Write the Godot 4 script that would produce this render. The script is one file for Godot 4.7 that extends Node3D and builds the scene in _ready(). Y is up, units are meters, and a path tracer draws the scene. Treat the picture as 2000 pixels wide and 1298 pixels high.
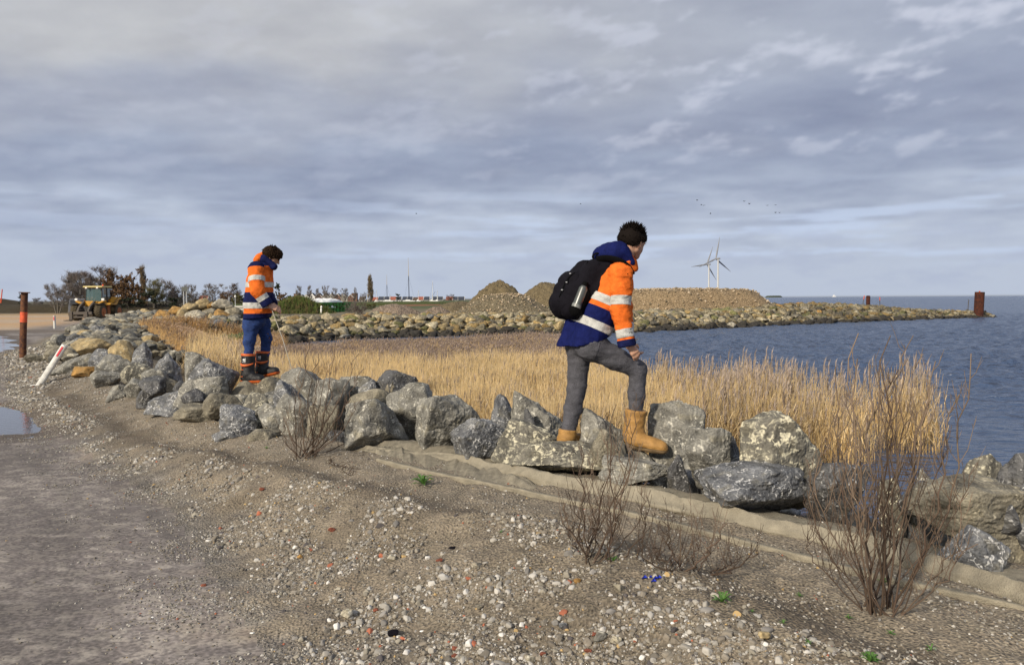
extends Node3D

const FPX := 1500.0
var cam: Camera3D
var rng := RandomNumberGenerator.new()
var nz := FastNoiseLite.new()
var nz2 := FastNoiseLite.new()
var mats := {}
var used_names := {}
var t0 := 0


func _ready() -> void:
	t0 = Time.get_ticks_msec()
	rng.seed = 7
	# ---------- camera ----------
	cam = Camera3D.new()
	cam.name = "camera"
	cam.fov = rad_to_deg(2.0 * atan(649.0 / FPX))
	cam.near = 0.05
	cam.far = 20000.0
	cam.position = Vector3(0, 1.55, 0)
	cam.rotation_degrees = Vector3(-2.519, 0, -0.35)
	add_child(cam)
	cam.current = true
	# ---------- sky, sun, exposure ----------
	var env := Environment.new()
	env.background_mode = Environment.BG_SKY
	env.tonemap_mode = Environment.TONE_MAPPER_LINEAR
	env.tonemap_exposure = 1.28
	env.sdfgi_enabled = true
	env.ssao_enabled = true
	env.ssil_enabled = true
	var sky := Sky.new()
	var pano := PanoramaSkyMaterial.new()
	pano.panorama = make_sky()
	pano.energy_multiplier = 1.0
	sky.sky_material = pano
	env.sky = sky
	var we := WorldEnvironment.new()
	we.name = "world_environment"
	we.environment = env
	add_child(we)
	var sun := DirectionalLight3D.new()
	sun.name = "sun"
	sun.light_energy = 1.15
	sun.light_color = Color(1.0, 0.95, 0.87)
	sun.light_angular_distance = 5.0
	sun.shadow_enabled = true
	add_child(sun)
	sun.look_at_from_position(Vector3(-0.62, 0.56, 0.8), Vector3.ZERO)
	nz.seed = 11
	nz.noise_type = FastNoiseLite.TYPE_SIMPLEX_SMOOTH
	nz.frequency = 1.0
	nz.fractal_octaves = 4
	nz2.seed = 23
	nz2.noise_type = FastNoiseLite.TYPE_SIMPLEX
	nz2.frequency = 1.0
	nz2.fractal_octaves = 2
	make_materials()
	lap("materials")
	# ---------- large structure ----------
	build_ground()
	lap("ground")
	build_water()
	build_far_land()
	lap("far land")
	# ---------- objects ----------
	build_near_rocks()
	lap("near rocks")
	build_far_rocks()
	lap("far rocks")
	build_reeds()
	lap("reeds")
	build_fabric()
	build_shrubs()
	lap("shrubs")
	build_person_front()
	build_person_back()
	lap("people")
	build_loader()
	build_posts()
	build_far_things()
	lap("far things")
	build_gravel()
	build_small_things()
	lap("small things")


func lap(s: String) -> void:
	print(s, " ", Time.get_ticks_msec() - t0)


# ---------- from the photograph's measurements to places ----------
func W(px: float, py: float, d: float) -> Vector3:
	return cam.position + cam.basis * Vector3((px - 1000.0) / FPX * d, -(py - 649.0) / FPX * d, -d)


func onto(px: float, py: float) -> Vector3:
	var dir := cam.basis * Vector3((px - 1000.0) / FPX, -(py - 649.0) / FPX, -1.0)
	var t := 2.0
	var last := t
	while t < 400.0:
		var q := cam.position + dir * t
		if q.y < land(q.x, -q.z):
			break
		last = t
		t *= 1.015
	for k in 14:
		var m := 0.5 * (last + t)
		var q := cam.position + dir * m
		if q.y < land(q.x, -q.z):
			t = m
		else:
			last = m
	return cam.position + dir * t


# ---------- naming ----------
func numbered(n: String) -> String:
	if not used_names.has(n):
		used_names[n] = 0
		return n
	used_names[n] += 1
	return "%s_%03d" % [n, used_names[n]]


func tag(o: Node, label := "", category := "", group := "", kind := "") -> void:
	if label:
		o.set_meta("label", label)
	if category:
		o.set_meta("category", category)
	if group:
		o.set_meta("group", group)
	if kind:
		o.set_meta("kind", kind)


func thing(n: String, at: Vector3, label: String, category: String, group := "") -> Node3D:
	var o := Node3D.new()
	o.name = numbered(n)
	o.position = at
	tag(o, label, category, group)
	add_child(o)
	return o


func part(parent: Node, n: String, m: Mesh, mat: Material) -> MeshInstance3D:
	var o := MeshInstance3D.new()
	o.name = n if parent != self else numbered(n)
	o.mesh = m
	o.material_override = mat
	parent.add_child(o, true)
	return o


func solo(n: String, at: Vector3, m: Mesh, mat: Material, label: String, category: String, group := "") -> MeshInstance3D:
	var o := part(self, n, m, mat)
	o.position = at
	tag(o, label, category, group)
	return o


# ---------- mesh building ----------
class MB:
	var v := PackedVector3Array()
	var n := PackedVector3Array()
	var c := PackedColorArray()
	var i := PackedInt32Array()
	var col := Color(1, 1, 1)
	var colored := false

	func p(a: Vector3) -> int:
		v.append(a)
		if colored:
			c.append(col)
		return v.size() - 1

	func tri(a: int, b: int, d: int) -> void:
		i.append(a)
		i.append(b)
		i.append(d)

	func poly(pts: Array, center: Vector3) -> void:  # a flat face that looks away from center
		var mid := Vector3.ZERO
		for q in pts:
			mid += q
		mid /= pts.size()
		var nn: Vector3 = (pts[2] - pts[0]).cross(pts[1] - pts[0])
		var f := v.size()
		for q in pts:
			p(q)
		for k in range(1, pts.size() - 1):
			if nn.dot(mid - center) >= 0.0:
				tri(f, f + k, f + k + 1)
			else:
				tri(f, f + k + 1, f + k)

	func box(x: Transform3D, s: Vector3, b := 0.0) -> void:
		var h := s * 0.5
		var o := x.origin
		for ax in 3:
			for sg in [-1.0, 1.0]:
				var q := []
				var u := (ax + 1) % 3
				var w := (ax + 2) % 3
				for st in [[-1, -1], [1, -1], [1, 1], [-1, 1]]:
					var e := Vector3.ZERO
					e[ax] = sg * h[ax]
					e[u] = st[0] * (h[u] - b)
					e[w] = st[1] * (h[w] - b)
					q.append(x * e)
				poly(q, o)
				if b > 0.0 and sg > 0.0:
					for s1 in [-1.0, 1.0]:
						for s2 in [-1.0, 1.0]:
							var g := []
							for t in [[-1, 0], [1, 0], [1, 1], [-1, 1]]:
								var e := Vector3.ZERO
								e[ax] = t[0] * (h[ax] - b)
								e[u] = s1 * (h[u] - (b if t[1] == 0 else 0.0))
								e[w] = s2 * (h[w] - (0.0 if t[1] == 0 else b))
								g.append(x * e)
							poly(g, o)
		if b > 0.0:
			for s1 in [-1.0, 1.0]:
				for s2 in [-1.0, 1.0]:
					for s3 in [-1.0, 1.0]:
						poly([x * Vector3(s1 * h.x, s2 * (h.y - b), s3 * (h.z - b)), x * Vector3(s1 * (h.x - b), s2 * h.y, s3 * (h.z - b)), x * Vector3(s1 * (h.x - b), s2 * (h.y - b), s3 * h.z)], o)

	func prism(pts: Array, z0: float, z1: float, x := Transform3D()) -> void:  # outline in x, y drawn out along z
		var mid := Vector3.ZERO
		for q in pts:
			mid += Vector3(q.x, q.y, 0)
		mid /= pts.size()
		mid = x * Vector3(mid.x, mid.y, (z0 + z1) * 0.5)
		for z in [z0, z1]:
			var f := []
			for q in pts:
				f.append(x * Vector3(q.x, q.y, z))
			poly(f, mid)
		for k in pts.size():
			var a: Vector2 = pts[k]
			var b: Vector2 = pts[(k + 1) % pts.size()]
			poly([x * Vector3(a.x, a.y, z0), x * Vector3(b.x, b.y, z0), x * Vector3(b.x, b.y, z1), x * Vector3(a.x, a.y, z1)], mid)

	func tube(pts: PackedVector3Array, r: PackedFloat32Array, sides: int, caps := true, flat := 1.0, side := Vector3.ZERO) -> void:
		var m := pts.size()
		var dir := (pts[1] - pts[0]).normalized()
		var a := dir.cross(Vector3.UP if absf(dir.y) < 0.9 else Vector3.RIGHT).normalized()
		if side != Vector3.ZERO:
			a = (side - dir * side.dot(dir)).normalized()
		var first := v.size()
		for k in m:
			var t := (pts[mini(k + 1, m - 1)] - pts[maxi(k - 1, 0)]).normalized()
			a = (a - t * a.dot(t)).normalized()
			var b := t.cross(a)
			for s in sides:
				var an := TAU * s / sides
				p(pts[k] + (a * cos(an) + b * sin(an) * flat) * r[k])
		for k in m - 1:
			for s in sides:
				var q := first + k * sides + s
				var w := first + k * sides + (s + 1) % sides
				i.append_array([q, q + sides, w, w, q + sides, w + sides])
		if caps:
			for e in [0, m - 1]:
				var f := []
				for s in sides:
					f.append(v[first + e * sides + s])
				poly(f, pts[1] if e == 0 else pts[m - 2])

	func cyl(a: Vector3, b: Vector3, r0: float, r1: float, sides: int) -> void:
		tube(PackedVector3Array([a, b]), PackedFloat32Array([r0, r1]), sides)

	func ball(at: Vector3, r: Vector3, b := Basis(), rows := 8, cols := 12) -> void:
		var f := v.size()
		for y in rows + 1:
			var e := PI * y / rows
			for x in cols:
				var g := TAU * x / cols
				p(at + b * (Vector3(sin(e) * cos(g), cos(e), sin(e) * sin(g)) * r))
		for y in rows:
			for x in cols:
				var q := f + y * cols + x
				var w := f + y * cols + (x + 1) % cols
				i.append_array([q, w, q + cols, w, w + cols, q + cols])

	func add(o: MB, x: Transform3D) -> void:
		var f := v.size()
		for q in o.v:
			v.append(x * q)
			if colored:
				c.append(col)
		for q in o.i:
			i.append(q + f)

	func mesh() -> ArrayMesh:
		if n.size() != v.size():
			n = PackedVector3Array()
			n.resize(v.size())
			for k in range(0, i.size(), 3):
				var a := v[i[k]]
				var g := (v[i[k + 2]] - a).cross(v[i[k + 1]] - a)
				n[i[k]] += g
				n[i[k + 1]] += g
				n[i[k + 2]] += g
			for k in n.size():
				n[k] = n[k].normalized() if n[k].length_squared() > 0.0 else Vector3.UP
		var arr := []
		arr.resize(Mesh.ARRAY_MAX)
		arr[Mesh.ARRAY_VERTEX] = v
		arr[Mesh.ARRAY_NORMAL] = n
		arr[Mesh.ARRAY_INDEX] = i
		if colored:
			arr[Mesh.ARRAY_COLOR] = c
		var am := ArrayMesh.new()
		am.add_surface_from_arrays(Mesh.PRIMITIVE_TRIANGLES, arr)
		return am


func boxm(s: Vector3, b := 0.0, at := Vector3.ZERO) -> ArrayMesh:
	var m := MB.new()
	m.box(Transform3D(Basis(), at), s, b)
	return m.mesh()


var icos := {}


func ico(sub: int) -> Array:
	if icos.has(sub):
		return icos[sub]
	var vs := PackedVector3Array()
	var id := PackedInt32Array()
	if sub == 0:
		var t := (1.0 + sqrt(5.0)) / 2.0
		for q in [[-1, t, 0], [1, t, 0], [-1, -t, 0], [1, -t, 0], [0, -1, t], [0, 1, t], [0, -1, -t], [0, 1, -t], [t, 0, -1], [t, 0, 1], [-t, 0, -1], [-t, 0, 1]]:
			vs.append(Vector3(q[0], q[1], q[2]).normalized())
		for q in [[0, 11, 5], [0, 5, 1], [0, 1, 7], [0, 7, 10], [0, 10, 11], [1, 5, 9], [5, 11, 4], [11, 10, 2], [10, 7, 6], [7, 1, 8], [3, 9, 4], [3, 4, 2], [3, 2, 6], [3, 6, 8], [3, 8, 9], [4, 9, 5], [2, 4, 11], [6, 2, 10], [8, 6, 7], [9, 8, 1]]:
			id.append_array([q[0], q[2], q[1]])
	else:
		var low := ico(sub - 1)
		vs = low[0].duplicate()
		var old: PackedInt32Array = low[1]
		var mid := {}
		for k in range(0, old.size(), 3):
			var e := [0, 0, 0]
			for s in 3:
				var a := old[k + s]
				var b := old[k + (s + 1) % 3]
				var key := mini(a, b) * 1000000 + maxi(a, b)
				if not mid.has(key):
					mid[key] = vs.size()
					vs.append((vs[a] + vs[b]).normalized())
				e[s] = mid[key]
			id.append_array([old[k], e[0], e[2], old[k + 1], e[1], e[0], old[k + 2], e[2], e[1], e[0], e[1], e[2]])
	icos[sub] = [vs, id]
	return icos[sub]


# a stone: a rounded many-sided block with chips and layers; fills the box of the given size, standing on y = 0
func stone(size: Vector3, sub: int, sd: int, sharp := 13.0, rough := 0.07, planes := 12, block := 0.0) -> ArrayMesh:
	var r := RandomNumberGenerator.new()
	r.seed = sd
	var base := ico(sub)
	var pn := PackedVector3Array()
	for k in planes:
		var y := 1.0 - 2.0 * (k + 0.5) / planes
		var a := 2.39996 * k + r.randf_range(-0.5, 0.5)
		y = clampf(y + r.randf_range(-0.2, 0.2), -1, 1)
		var q := sqrt(1.0 - y * y)
		pn.append(Vector3(q * cos(a), y, q * sin(a)) / r.randf_range(0.72, 1.12))
	if block > 0.0:
		# a quarry block: six broken faces, roughly square to each other, and a few bevels
		pn = pn.slice(0, 5)
		var turn := Basis(Vector3.UP, r.randf() * TAU) * Basis(Vector3.RIGHT, r.randf_range(-0.42, 0.42)) * Basis(Vector3.BACK, r.randf_range(-0.42, 0.42))
		for q in [Vector3(1, 0, 0), Vector3(-1, 0, 0), Vector3(0, 1, 0), Vector3(0, -1, 0), Vector3(0, 0, 1), Vector3(0, 0, -1)]:
			var e: Vector3 = turn * (q + Vector3(r.randf_range(-0.55, 0.55), r.randf_range(-0.45, 0.45), r.randf_range(-0.55, 0.55)))
			pn.append(e.normalized() / r.randf_range(0.62, 0.86))
		for k in 5:
			pn[k] = pn[k].normalized() / r.randf_range(0.74, 0.98)
	var tilt := Basis(Vector3(r.randf_range(-1, 1), r.randf_range(-1, 1), r.randf_range(-1, 1)).normalized(), r.randf() * TAU)
	if block > 0.0:
		tilt = Basis()
	var off := Vector3(r.randf() * 90, r.randf() * 90, r.randf() * 90)
	var layer := Vector3(r.randf_range(-0.6, 0.6), 1, r.randf_range(-0.6, 0.6)).normalized()
	var m := MB.new()
	var lo := Vector3.ONE * 9
	var hi := -lo
	for u: Vector3 in base[0]:
		var s := 0.0
		var d := tilt * u
		for g in pn:
			var w := d.dot(g)
			if w > 0.12:
				s += pow(w, sharp)
		var q := u * pow(maxf(s, pow(0.55, sharp)), -1.0 / sharp)
		var h := nz.get_noise_3dv(q * 1.1 + off) * 1.4 + absf(nz2.get_noise_3dv(q * 3.3 + off)) * 0.55
		h += nz2.get_noise_3dv(Vector3(q.dot(layer) * 7.0, off.x, q.x * 0.6)) * 0.25
		q += u * h * rough
		m.v.append(q)
		lo = lo.min(q)
		hi = hi.max(q)
	var sc := size / (hi - lo)
	for k in m.v.size():
		var q := m.v[k]
		m.v[k] = Vector3((q.x - (lo.x + hi.x) * 0.5) * sc.x, (q.y - lo.y) * sc.y, (q.z - (lo.z + hi.z) * 0.5) * sc.z)
	m.i = base[1]
	return m.mesh()


# ---------- curves read at a depth ----------
func at_depth(t: Array, d: float) -> float:
	if d <= t[0][0]:
		return t[0][1]
	for k in range(1, t.size()):
		if d < t[k][0]:
			return lerpf(t[k - 1][1], t[k][1], (d - t[k - 1][0]) / (t[k][0] - t[k - 1][0]))
	return t[-1][1]


func inv_noise() -> float:
	return rng.randf() + rng.randf() - 1.0


# ---------- sky: grey layered cloud, paler near the horizon, with torn white wisps ----------
const SKW := 3072
var sky_rows := []
var sky_lock := Mutex.new()
var sn := []


func make_sky() -> ImageTexture:
	for k in 4:
		var f := FastNoiseLite.new()
		f.seed = 40 + k
		f.noise_type = FastNoiseLite.TYPE_SIMPLEX_SMOOTH
		f.frequency = 1.0
		f.fractal_octaves = [5, 6, 5, 2][k]
		f.fractal_gain = [0.5, 0.55, 0.5, 0.5][k]
		sn.append(f)
	sky_rows.resize(24)
	var job := WorkerThreadPool.add_group_task(sky_chunk, 24, -1, true)
	WorkerThreadPool.wait_for_group_task_completion(job)
	var bytes := PackedByteArray()
	for c in sky_rows:
		bytes.append_array(c)
	var low := PackedByteArray()
	low.resize(SKW * (SKW / 4) * 3)
	low.fill(120)
	bytes.append_array(low)
	return ImageTexture.create_from_image(Image.create_from_data(SKW, SKW / 2, false, Image.FORMAT_RGB8, bytes))


func sky_chunk(n: int) -> void:
	var rows := SKW / 4 / 24
	var out := PackedByteArray()
	out.resize(rows * SKW * 3)
	var r := RandomNumberGenerator.new()
	r.seed = 900 + n
	var o := 0
	var f0: FastNoiseLite = sn[0]
	var f1: FastNoiseLite = sn[1]
	var f2: FastNoiseLite = sn[2]
	var f3: FastNoiseLite = sn[3]
	for y in rows:
		var el := (1.0 - (n * rows + y + 0.5) / (SKW / 4.0)) * 90.0
		var te := tan(deg_to_rad(minf(el, 89.5)))
		var sl := sin(deg_to_rad(el))
		for x in SKW:
			var az := fposmod((x + 0.5) / SKW * 360.0 + 180.0, 360.0) - 180.0
			var ar := deg_to_rad(az)
			var w := 1.0 / (sl + 0.13)
			var pl := Vector2(sin(ar), -cos(ar)) * w * cos(deg_to_rad(el))
			# heights shift slowly along the horizon
			var sh := f3.get_noise_2d(cos(ar) * 1.6 + 5.0, sin(ar) * 1.6) * 2.2
			var e := el + sh + f0.get_noise_2d(pl.x * 0.9, pl.y * 0.9) * 3.2
			var big := f0.get_noise_2d(pl.x * 0.55 + 7.0, pl.y * 0.8)
			var col := Color(0.655, 0.690, 0.752)
			col = col.lerp(Color(0.553, 0.590, 0.668), smoothstep(3.2, 7.5, e))
			col = col.lerp(Color(0.568, 0.592, 0.655), smoothstep(9.0, 12.5, e))
			col = col.lerp(Color(0.672, 0.680, 0.698), smoothstep(12.0, 17.0, e))
			# to the right of the view the grey sheet thins and bluer air shows
			var open := smoothstep(-0.25, 0.75, sin(ar + 0.12)) * smoothstep(7.0, 13.0, el) * smoothstep(85.0, 45.0, el)
			col = col.lerp(Color(0.525, 0.563, 0.650), open * 0.75)
			# soft lumps
			var l := big * 0.075 + f1.get_noise_2d(pl.x * 2.2 + 3.0, pl.y * 3.2) * 0.045
			col += Color(l, l, l * 0.85) * smoothstep(1.0, 7.0, el)
			# torn wisps, drawn out along the wind
			var a3 := ar - deg_to_rad(el * 0.9)
			var q := f1.get_noise_3d(sin(a3) * 6.5, cos(a3) * 6.5, el * 0.30 + 9.0) + 0.35 * f2.get_noise_3d(sin(a3) * 26.0, cos(a3) * 26.0, el * 1.0)
			var wi := smoothstep(0.0, 0.5, q) * (0.22 + 0.78 * open) * smoothstep(2.0, 8.0, el)
			col = col.lerp(Color(0.735, 0.752, 0.805), wi * 0.8)
			# level bright streaks low over the horizon
			var s := f2.get_noise_3d(sin(ar) * 3.2, cos(ar) * 3.2, el * 0.85) + 0.3 * f1.get_noise_3d(sin(ar) * 12.0, cos(ar) * 12.0, el * 2.2)
			var band := smoothstep(1.6, 3.2, el) * smoothstep(9.5, 5.0, el) * (0.4 + 0.6 * smoothstep(-0.5, 0.2, sin(ar)))
			col = col.lerp(Color(0.690, 0.740, 0.825), smoothstep(0.06, 0.48, s) * band * 0.85)
			# faint puffs below
			var pf := f1.get_noise_3d(sin(ar) * 9.0, cos(ar) * 9.0, el * 0.5 + 30.0)
			col = col.lerp(Color(0.625, 0.66, 0.735), smoothstep(-0.1, 0.4, pf) * smoothstep(0.1, 1.2, el) * smoothstep(7.0, 3.0, el) * 0.75)
			var dz := r.randf() - 0.5
			out[o] = clampi(int(col.r * 255.0 + 0.5 + dz), 0, 255)
			out[o + 1] = clampi(int(col.g * 255.0 + 0.5 + dz), 0, 255)
			out[o + 2] = clampi(int(col.b * 255.0 + 0.5 + dz), 0, 255)
			o += 3
	sky_lock.lock()
	sky_rows[n] = out
	sky_lock.unlock()


# ---------- computed textures ----------
func noise_img(size: int, type: int, freq: float, oct: int, sd: int, fractal := 1, cell := 0) -> PackedByteArray:
	var f := FastNoiseLite.new()
	f.noise_type = type
	f.frequency = freq
	f.fractal_octaves = oct
	f.fractal_type = fractal
	f.seed = sd
	f.cellular_return_type = cell
	f.cellular_jitter = 1.0
	var im := f.get_seamless_image(size, size, false, false, 0.15)
	im.convert(Image.FORMAT_L8)
	return im.get_data()


func tex(size: int, f: Callable) -> ImageTexture:
	var b := PackedByteArray()
	b.resize(size * size * 3)
	for k in size * size:
		var c: Color = f.call(k)
		b[k * 3] = clampi(int(c.r * 255.0), 0, 255)
		b[k * 3 + 1] = clampi(int(c.g * 255.0), 0, 255)
		b[k * 3 + 2] = clampi(int(c.b * 255.0), 0, 255)
	return ImageTexture.create_from_image(Image.create_from_data(size, size, false, Image.FORMAT_RGB8, b))


func gray_tex(size: int, b: PackedByteArray) -> ImageTexture:
	return ImageTexture.create_from_image(Image.create_from_data(size, size, false, Image.FORMAT_L8, b))


func mixb(a: PackedByteArray, wa: float, b: PackedByteArray, wb: float) -> PackedByteArray:
	var o := PackedByteArray()
	o.resize(a.size())
	for k in a.size():
		o[k] = clampi(int(a[k] * wa + b[k] * wb), 0, 255)
	return o


func lin(r: float, g: float, b: float) -> Color:
	return Color(r, g, b).linear_to_srgb()


func mat(n: String, c: Color, rough := 0.85, metal := 0.0) -> StandardMaterial3D:
	var m := StandardMaterial3D.new()
	m.resource_name = n
	m.albedo_color = c
	m.roughness = rough
	m.metallic = metal
	mats[n] = m
	return m


func world_tex(m: StandardMaterial3D, albedo: Texture2D, bump: Texture2D, scale: float, depth: float, world := true, stretch := Vector3.ONE) -> void:
	m.uv1_triplanar = true
	m.uv1_world_triplanar = world
	m.uv1_scale = Vector3.ONE * scale * stretch
	m.uv1_triplanar_sharpness = 4.0
	if albedo:
		m.albedo_texture = albedo
	if bump:
		m.heightmap_enabled = true
		m.heightmap_texture = bump
		m.heightmap_scale = depth


func make_materials() -> void:
	var N := 512
	var fine := noise_img(N, FastNoiseLite.TYPE_SIMPLEX, 0.09, 5, 1)
	var mid := noise_img(N, FastNoiseLite.TYPE_SIMPLEX_SMOOTH, 0.012, 5, 2)
	var ridge := noise_img(N, FastNoiseLite.TYPE_SIMPLEX, 0.014, 4, 3, FastNoiseLite.FRACTAL_RIDGED)
	var ridge2 := noise_img(N, FastNoiseLite.TYPE_SIMPLEX, 0.02, 3, 4, FastNoiseLite.FRACTAL_RIDGED)
	var blot := noise_img(N, FastNoiseLite.TYPE_SIMPLEX, 0.022, 6, 5)
	var cell := noise_img(N, FastNoiseLite.TYPE_CELLULAR, 0.11, 1, 6, 0, FastNoiseLite.RETURN_DISTANCE)
	var cellv := noise_img(N, FastNoiseLite.TYPE_CELLULAR, 0.11, 1, 6, 0, FastNoiseLite.RETURN_CELL_VALUE)
	var crack := noise_img(N, FastNoiseLite.TYPE_CELLULAR, 0.018, 2, 8, 1, FastNoiseLite.RETURN_DISTANCE2_SUB)
	var net := noise_img(N, FastNoiseLite.TYPE_CELLULAR, 0.016, 1, 18, 0, FastNoiseLite.RETURN_DISTANCE2_SUB)
	var broad := noise_img(N, FastNoiseLite.TYPE_SIMPLEX_SMOOTH, 0.008, 3, 19)

	# ground: sand with grit, shell specks and crumbs
	var r := RandomNumberGenerator.new()
	r.seed = 5
	var sand := tex(N, func(k: int):
		var s := 0.82 + (fine[k] - 128) / 255.0 * 0.50 + (mid[k] - 128) / 255.0 * 0.22
		var c := Color(s, s * 0.985, s * 0.95)
		var q := cellv[k] / 255.0
		if cell[k] < 60:
			if q > 0.86:
				c = c.lerp(Color(1, 0.98, 0.93), 0.75)
			elif q < 0.12:
				c = c.lerp(Color(0.25, 0.22, 0.2), 0.6)
			elif q < 0.4:
				c = c * (0.75 + q)
		return c)
	var sandb := mixb(fine, 0.45, cell, -0.35)
	for k in sandb.size():
		sandb[k] = clampi(int(90 + (fine[k] - 128) * 0.5 + (mid[k] - 128) * 0.4 + maxf(0.0, 90.0 - cell[k]) * 0.8), 0, 255)
	var m := mat("ground", Color.WHITE, 0.95)
	m.vertex_color_use_as_albedo = true
	world_tex(m, sand, gray_tex(N, sandb), 0.95, 1.6)
	# road: packed grey silt with pale worn patches
	var road := tex(N, func(k: int):
		var s := 0.78 + (fine[k] - 128) / 255.0 * 0.36
		var pale := smoothstep(0.46, 0.66, blot[k] / 255.0 * 0.7 + fine[k] / 255.0 * 0.3)
		var c := Color(s, s * 0.97, s * 0.96).lerp(Color(1.0, 0.98, 0.94), pale * 0.6)
		if cell[k] < 40 and cellv[k] > 228:
			c = c.lerp(Color(1, 1, 0.97), 0.6)
		return c)
	m = mat("road", Color.WHITE, 0.9)
	m.vertex_color_use_as_albedo = true
	world_tex(m, road, gray_tex(N, mixb(fine, 0.5, mid, 0.5)), 0.62, 0.5, true, Vector3(0.8, 1, 1.0))
	# rocks
	var rockb := PackedByteArray()
	rockb.resize(N * N)
	for k in N * N:
		rockb[k] = clampi(int(mid[k] * 0.7 + fine[k] * 0.12 + mini(crack[k] * 3, 120) * 0.35), 0, 255)
	var rock_bump := gray_tex(N, rockb)
	# body, marks, how much of it the blotches leave free, how strong the veins
	var kinds := {
		"rock_grey": [Color(0.475, 0.47, 0.45), Color(0.84, 0.83, 0.79), 0.75, 0.8],
		"rock_slate": [Color(0.39, 0.398, 0.415), Color(0.90, 0.90, 0.90), 0.78, 1.0],
		"rock_lichen": [Color(0.425, 0.415, 0.385), Color(0.93, 0.905, 0.80), 0.66, 0.9],
		"rock_brown": [Color(0.475, 0.455, 0.405), Color(0.78, 0.75, 0.67), 0.82, 0.5],
		"rock_dark": [Color(0.300, 0.302, 0.312), Color(0.82, 0.82, 0.82), 0.82, 0.7],
		"rock_yellow": [Color(0.62, 0.55, 0.41), Color(0.80, 0.77, 0.68), 0.78, 0.3],
		"rock_ochre": [Color(0.61, 0.47, 0.26), Color(0.74, 0.66, 0.50), 0.80, 0.2],
		"rock_pale": [Color(0.63, 0.605, 0.545), Color(0.84, 0.82, 0.77), 0.74, 0.4],
	}
	var z := 0
	for name in kinds:
		var q: Array = kinds[name]
		z += 97
		var shift := z * 331
		var t := tex(N, func(k: int):
			var j := (k + shift) % (N * N)
			var g := fine[k] / 255.0 - 0.5
			var w := broad[j] / 255.0
			var base: Color = q[0] * (1.0 + g * 0.42 + (mid[k] / 255.0 - 0.5) * 0.45 + (w - 0.5) * 0.55)
			base = base.lerp(Color(base.g * 1.06, base.g, base.g * 0.82), smoothstep(0.5, 0.8, mid[j] / 255.0) * 0.4)
			var vein := smoothstep(0.745, 0.80, (ridge[j] if z % 2 else ridge2[j]) / 255.0 + g * 0.08) * smoothstep(0.35, 0.6, broad[k] / 255.0)
			var line := (1.0 - smoothstep(2.0, 10.0, net[j] + g * 12.0)) * smoothstep(0.4, 0.62, broad[(j * 3 + 77) % (N * N)] / 255.0)
			var patch := smoothstep(q[2] - 0.02, q[2] + 0.09, blot[j] / 255.0 + g * 0.24 + (w - 0.5) * 0.16)
			return base.lerp(q[1] * (0.92 + g * 0.3), clampf((vein * 0.85 + line * 0.9) * q[3] + patch * 0.85, 0.0, 0.92)))
		m = mat(name, Color(0.97, 0.965, 0.95), 0.88)
		world_tex(m, t, rock_bump, 0.85 + 0.12 * (z % 3), 2.6)
		m.uv1_offset = Vector3(z * 0.137, z * 0.071, z * 0.213)
		if name in ["rock_slate", "rock_dark"]:
			m.roughness = 0.62
	m = mats.rock_grey.duplicate()
	m.vertex_color_use_as_albedo = true
	mats.tinted_rock = m
	# the boulder clay of heaps
	var heap := tex(N, func(k: int):
		var s := 0.86 + (cellv[k] / 255.0 - 0.5) * 0.6 + (fine[k] / 255.0 - 0.5) * 0.3
		var c := Color(s, s * 0.97, s * 0.92)
		return c * (0.68 + minf(1.0, (200 - cell[k]) / 130.0) * 0.38))
	var heapb := PackedByteArray()
	heapb.resize(N * N)
	for k in N * N:
		heapb[k] = 255 - cell[k]
	var hb := gray_tex(N, heapb)
	for q in [["heap_tan", lin(0.36, 0.275, 0.175)], ["heap_brown", lin(0.235, 0.19, 0.112)], ["heap_pink", lin(0.36, 0.29, 0.235)], ["heap_grey", lin(0.25, 0.215, 0.145)]]:
		m = mat(q[0], q[1], 0.95)
		world_tex(m, heap, hb, 0.28, 9.0)
	# water
	var wb := PackedByteArray()
	wb.resize(N * N)
	var w1 := noise_img(N, FastNoiseLite.TYPE_SIMPLEX, 0.012, 5, 61, FastNoiseLite.FRACTAL_RIDGED)
	var w2 := noise_img(N, FastNoiseLite.TYPE_SIMPLEX_SMOOTH, 0.03, 4, 62)
	for k in N * N:
		wb[k] = clampi(int(w1[k] * 0.5 + w2[k] * 0.5), 0, 255)
	m = mat("water", lin(0.048, 0.078, 0.150), 0.22)
	m.metallic_specular = 0.5
	world_tex(m, null, gray_tex(N, wb), 0.19, 27.0, true, Vector3(0.7, 1.0, 1.15))
	m = mat("calm_water", lin(0.10, 0.095, 0.09), 0.04)
	m.metallic_specular = 1.0
	world_tex(m, null, gray_tex(N, w2), 0.7, 0.12)
	# cloth
	var weave := PackedByteArray()
	weave.resize(N * N)
	for k in N * N:
		var x := k % N
		var y := k / N
		weave[k] = clampi(int(128 + 50 * sin(x * TAU / 8.0) * sin(y * TAU / 8.0) + (fine[k] - 128) * 0.5 + (mid[k] - 128) * 0.5), 0, 255)
	var wt := gray_tex(N, weave)
	var soft := tex(N, func(k: int):
		var s := 0.88 + (mid[k] / 255.0 - 0.5) * 0.22 + (fine[k] / 255.0 - 0.5) * 0.14
		return Color(s, s, s))
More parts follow.
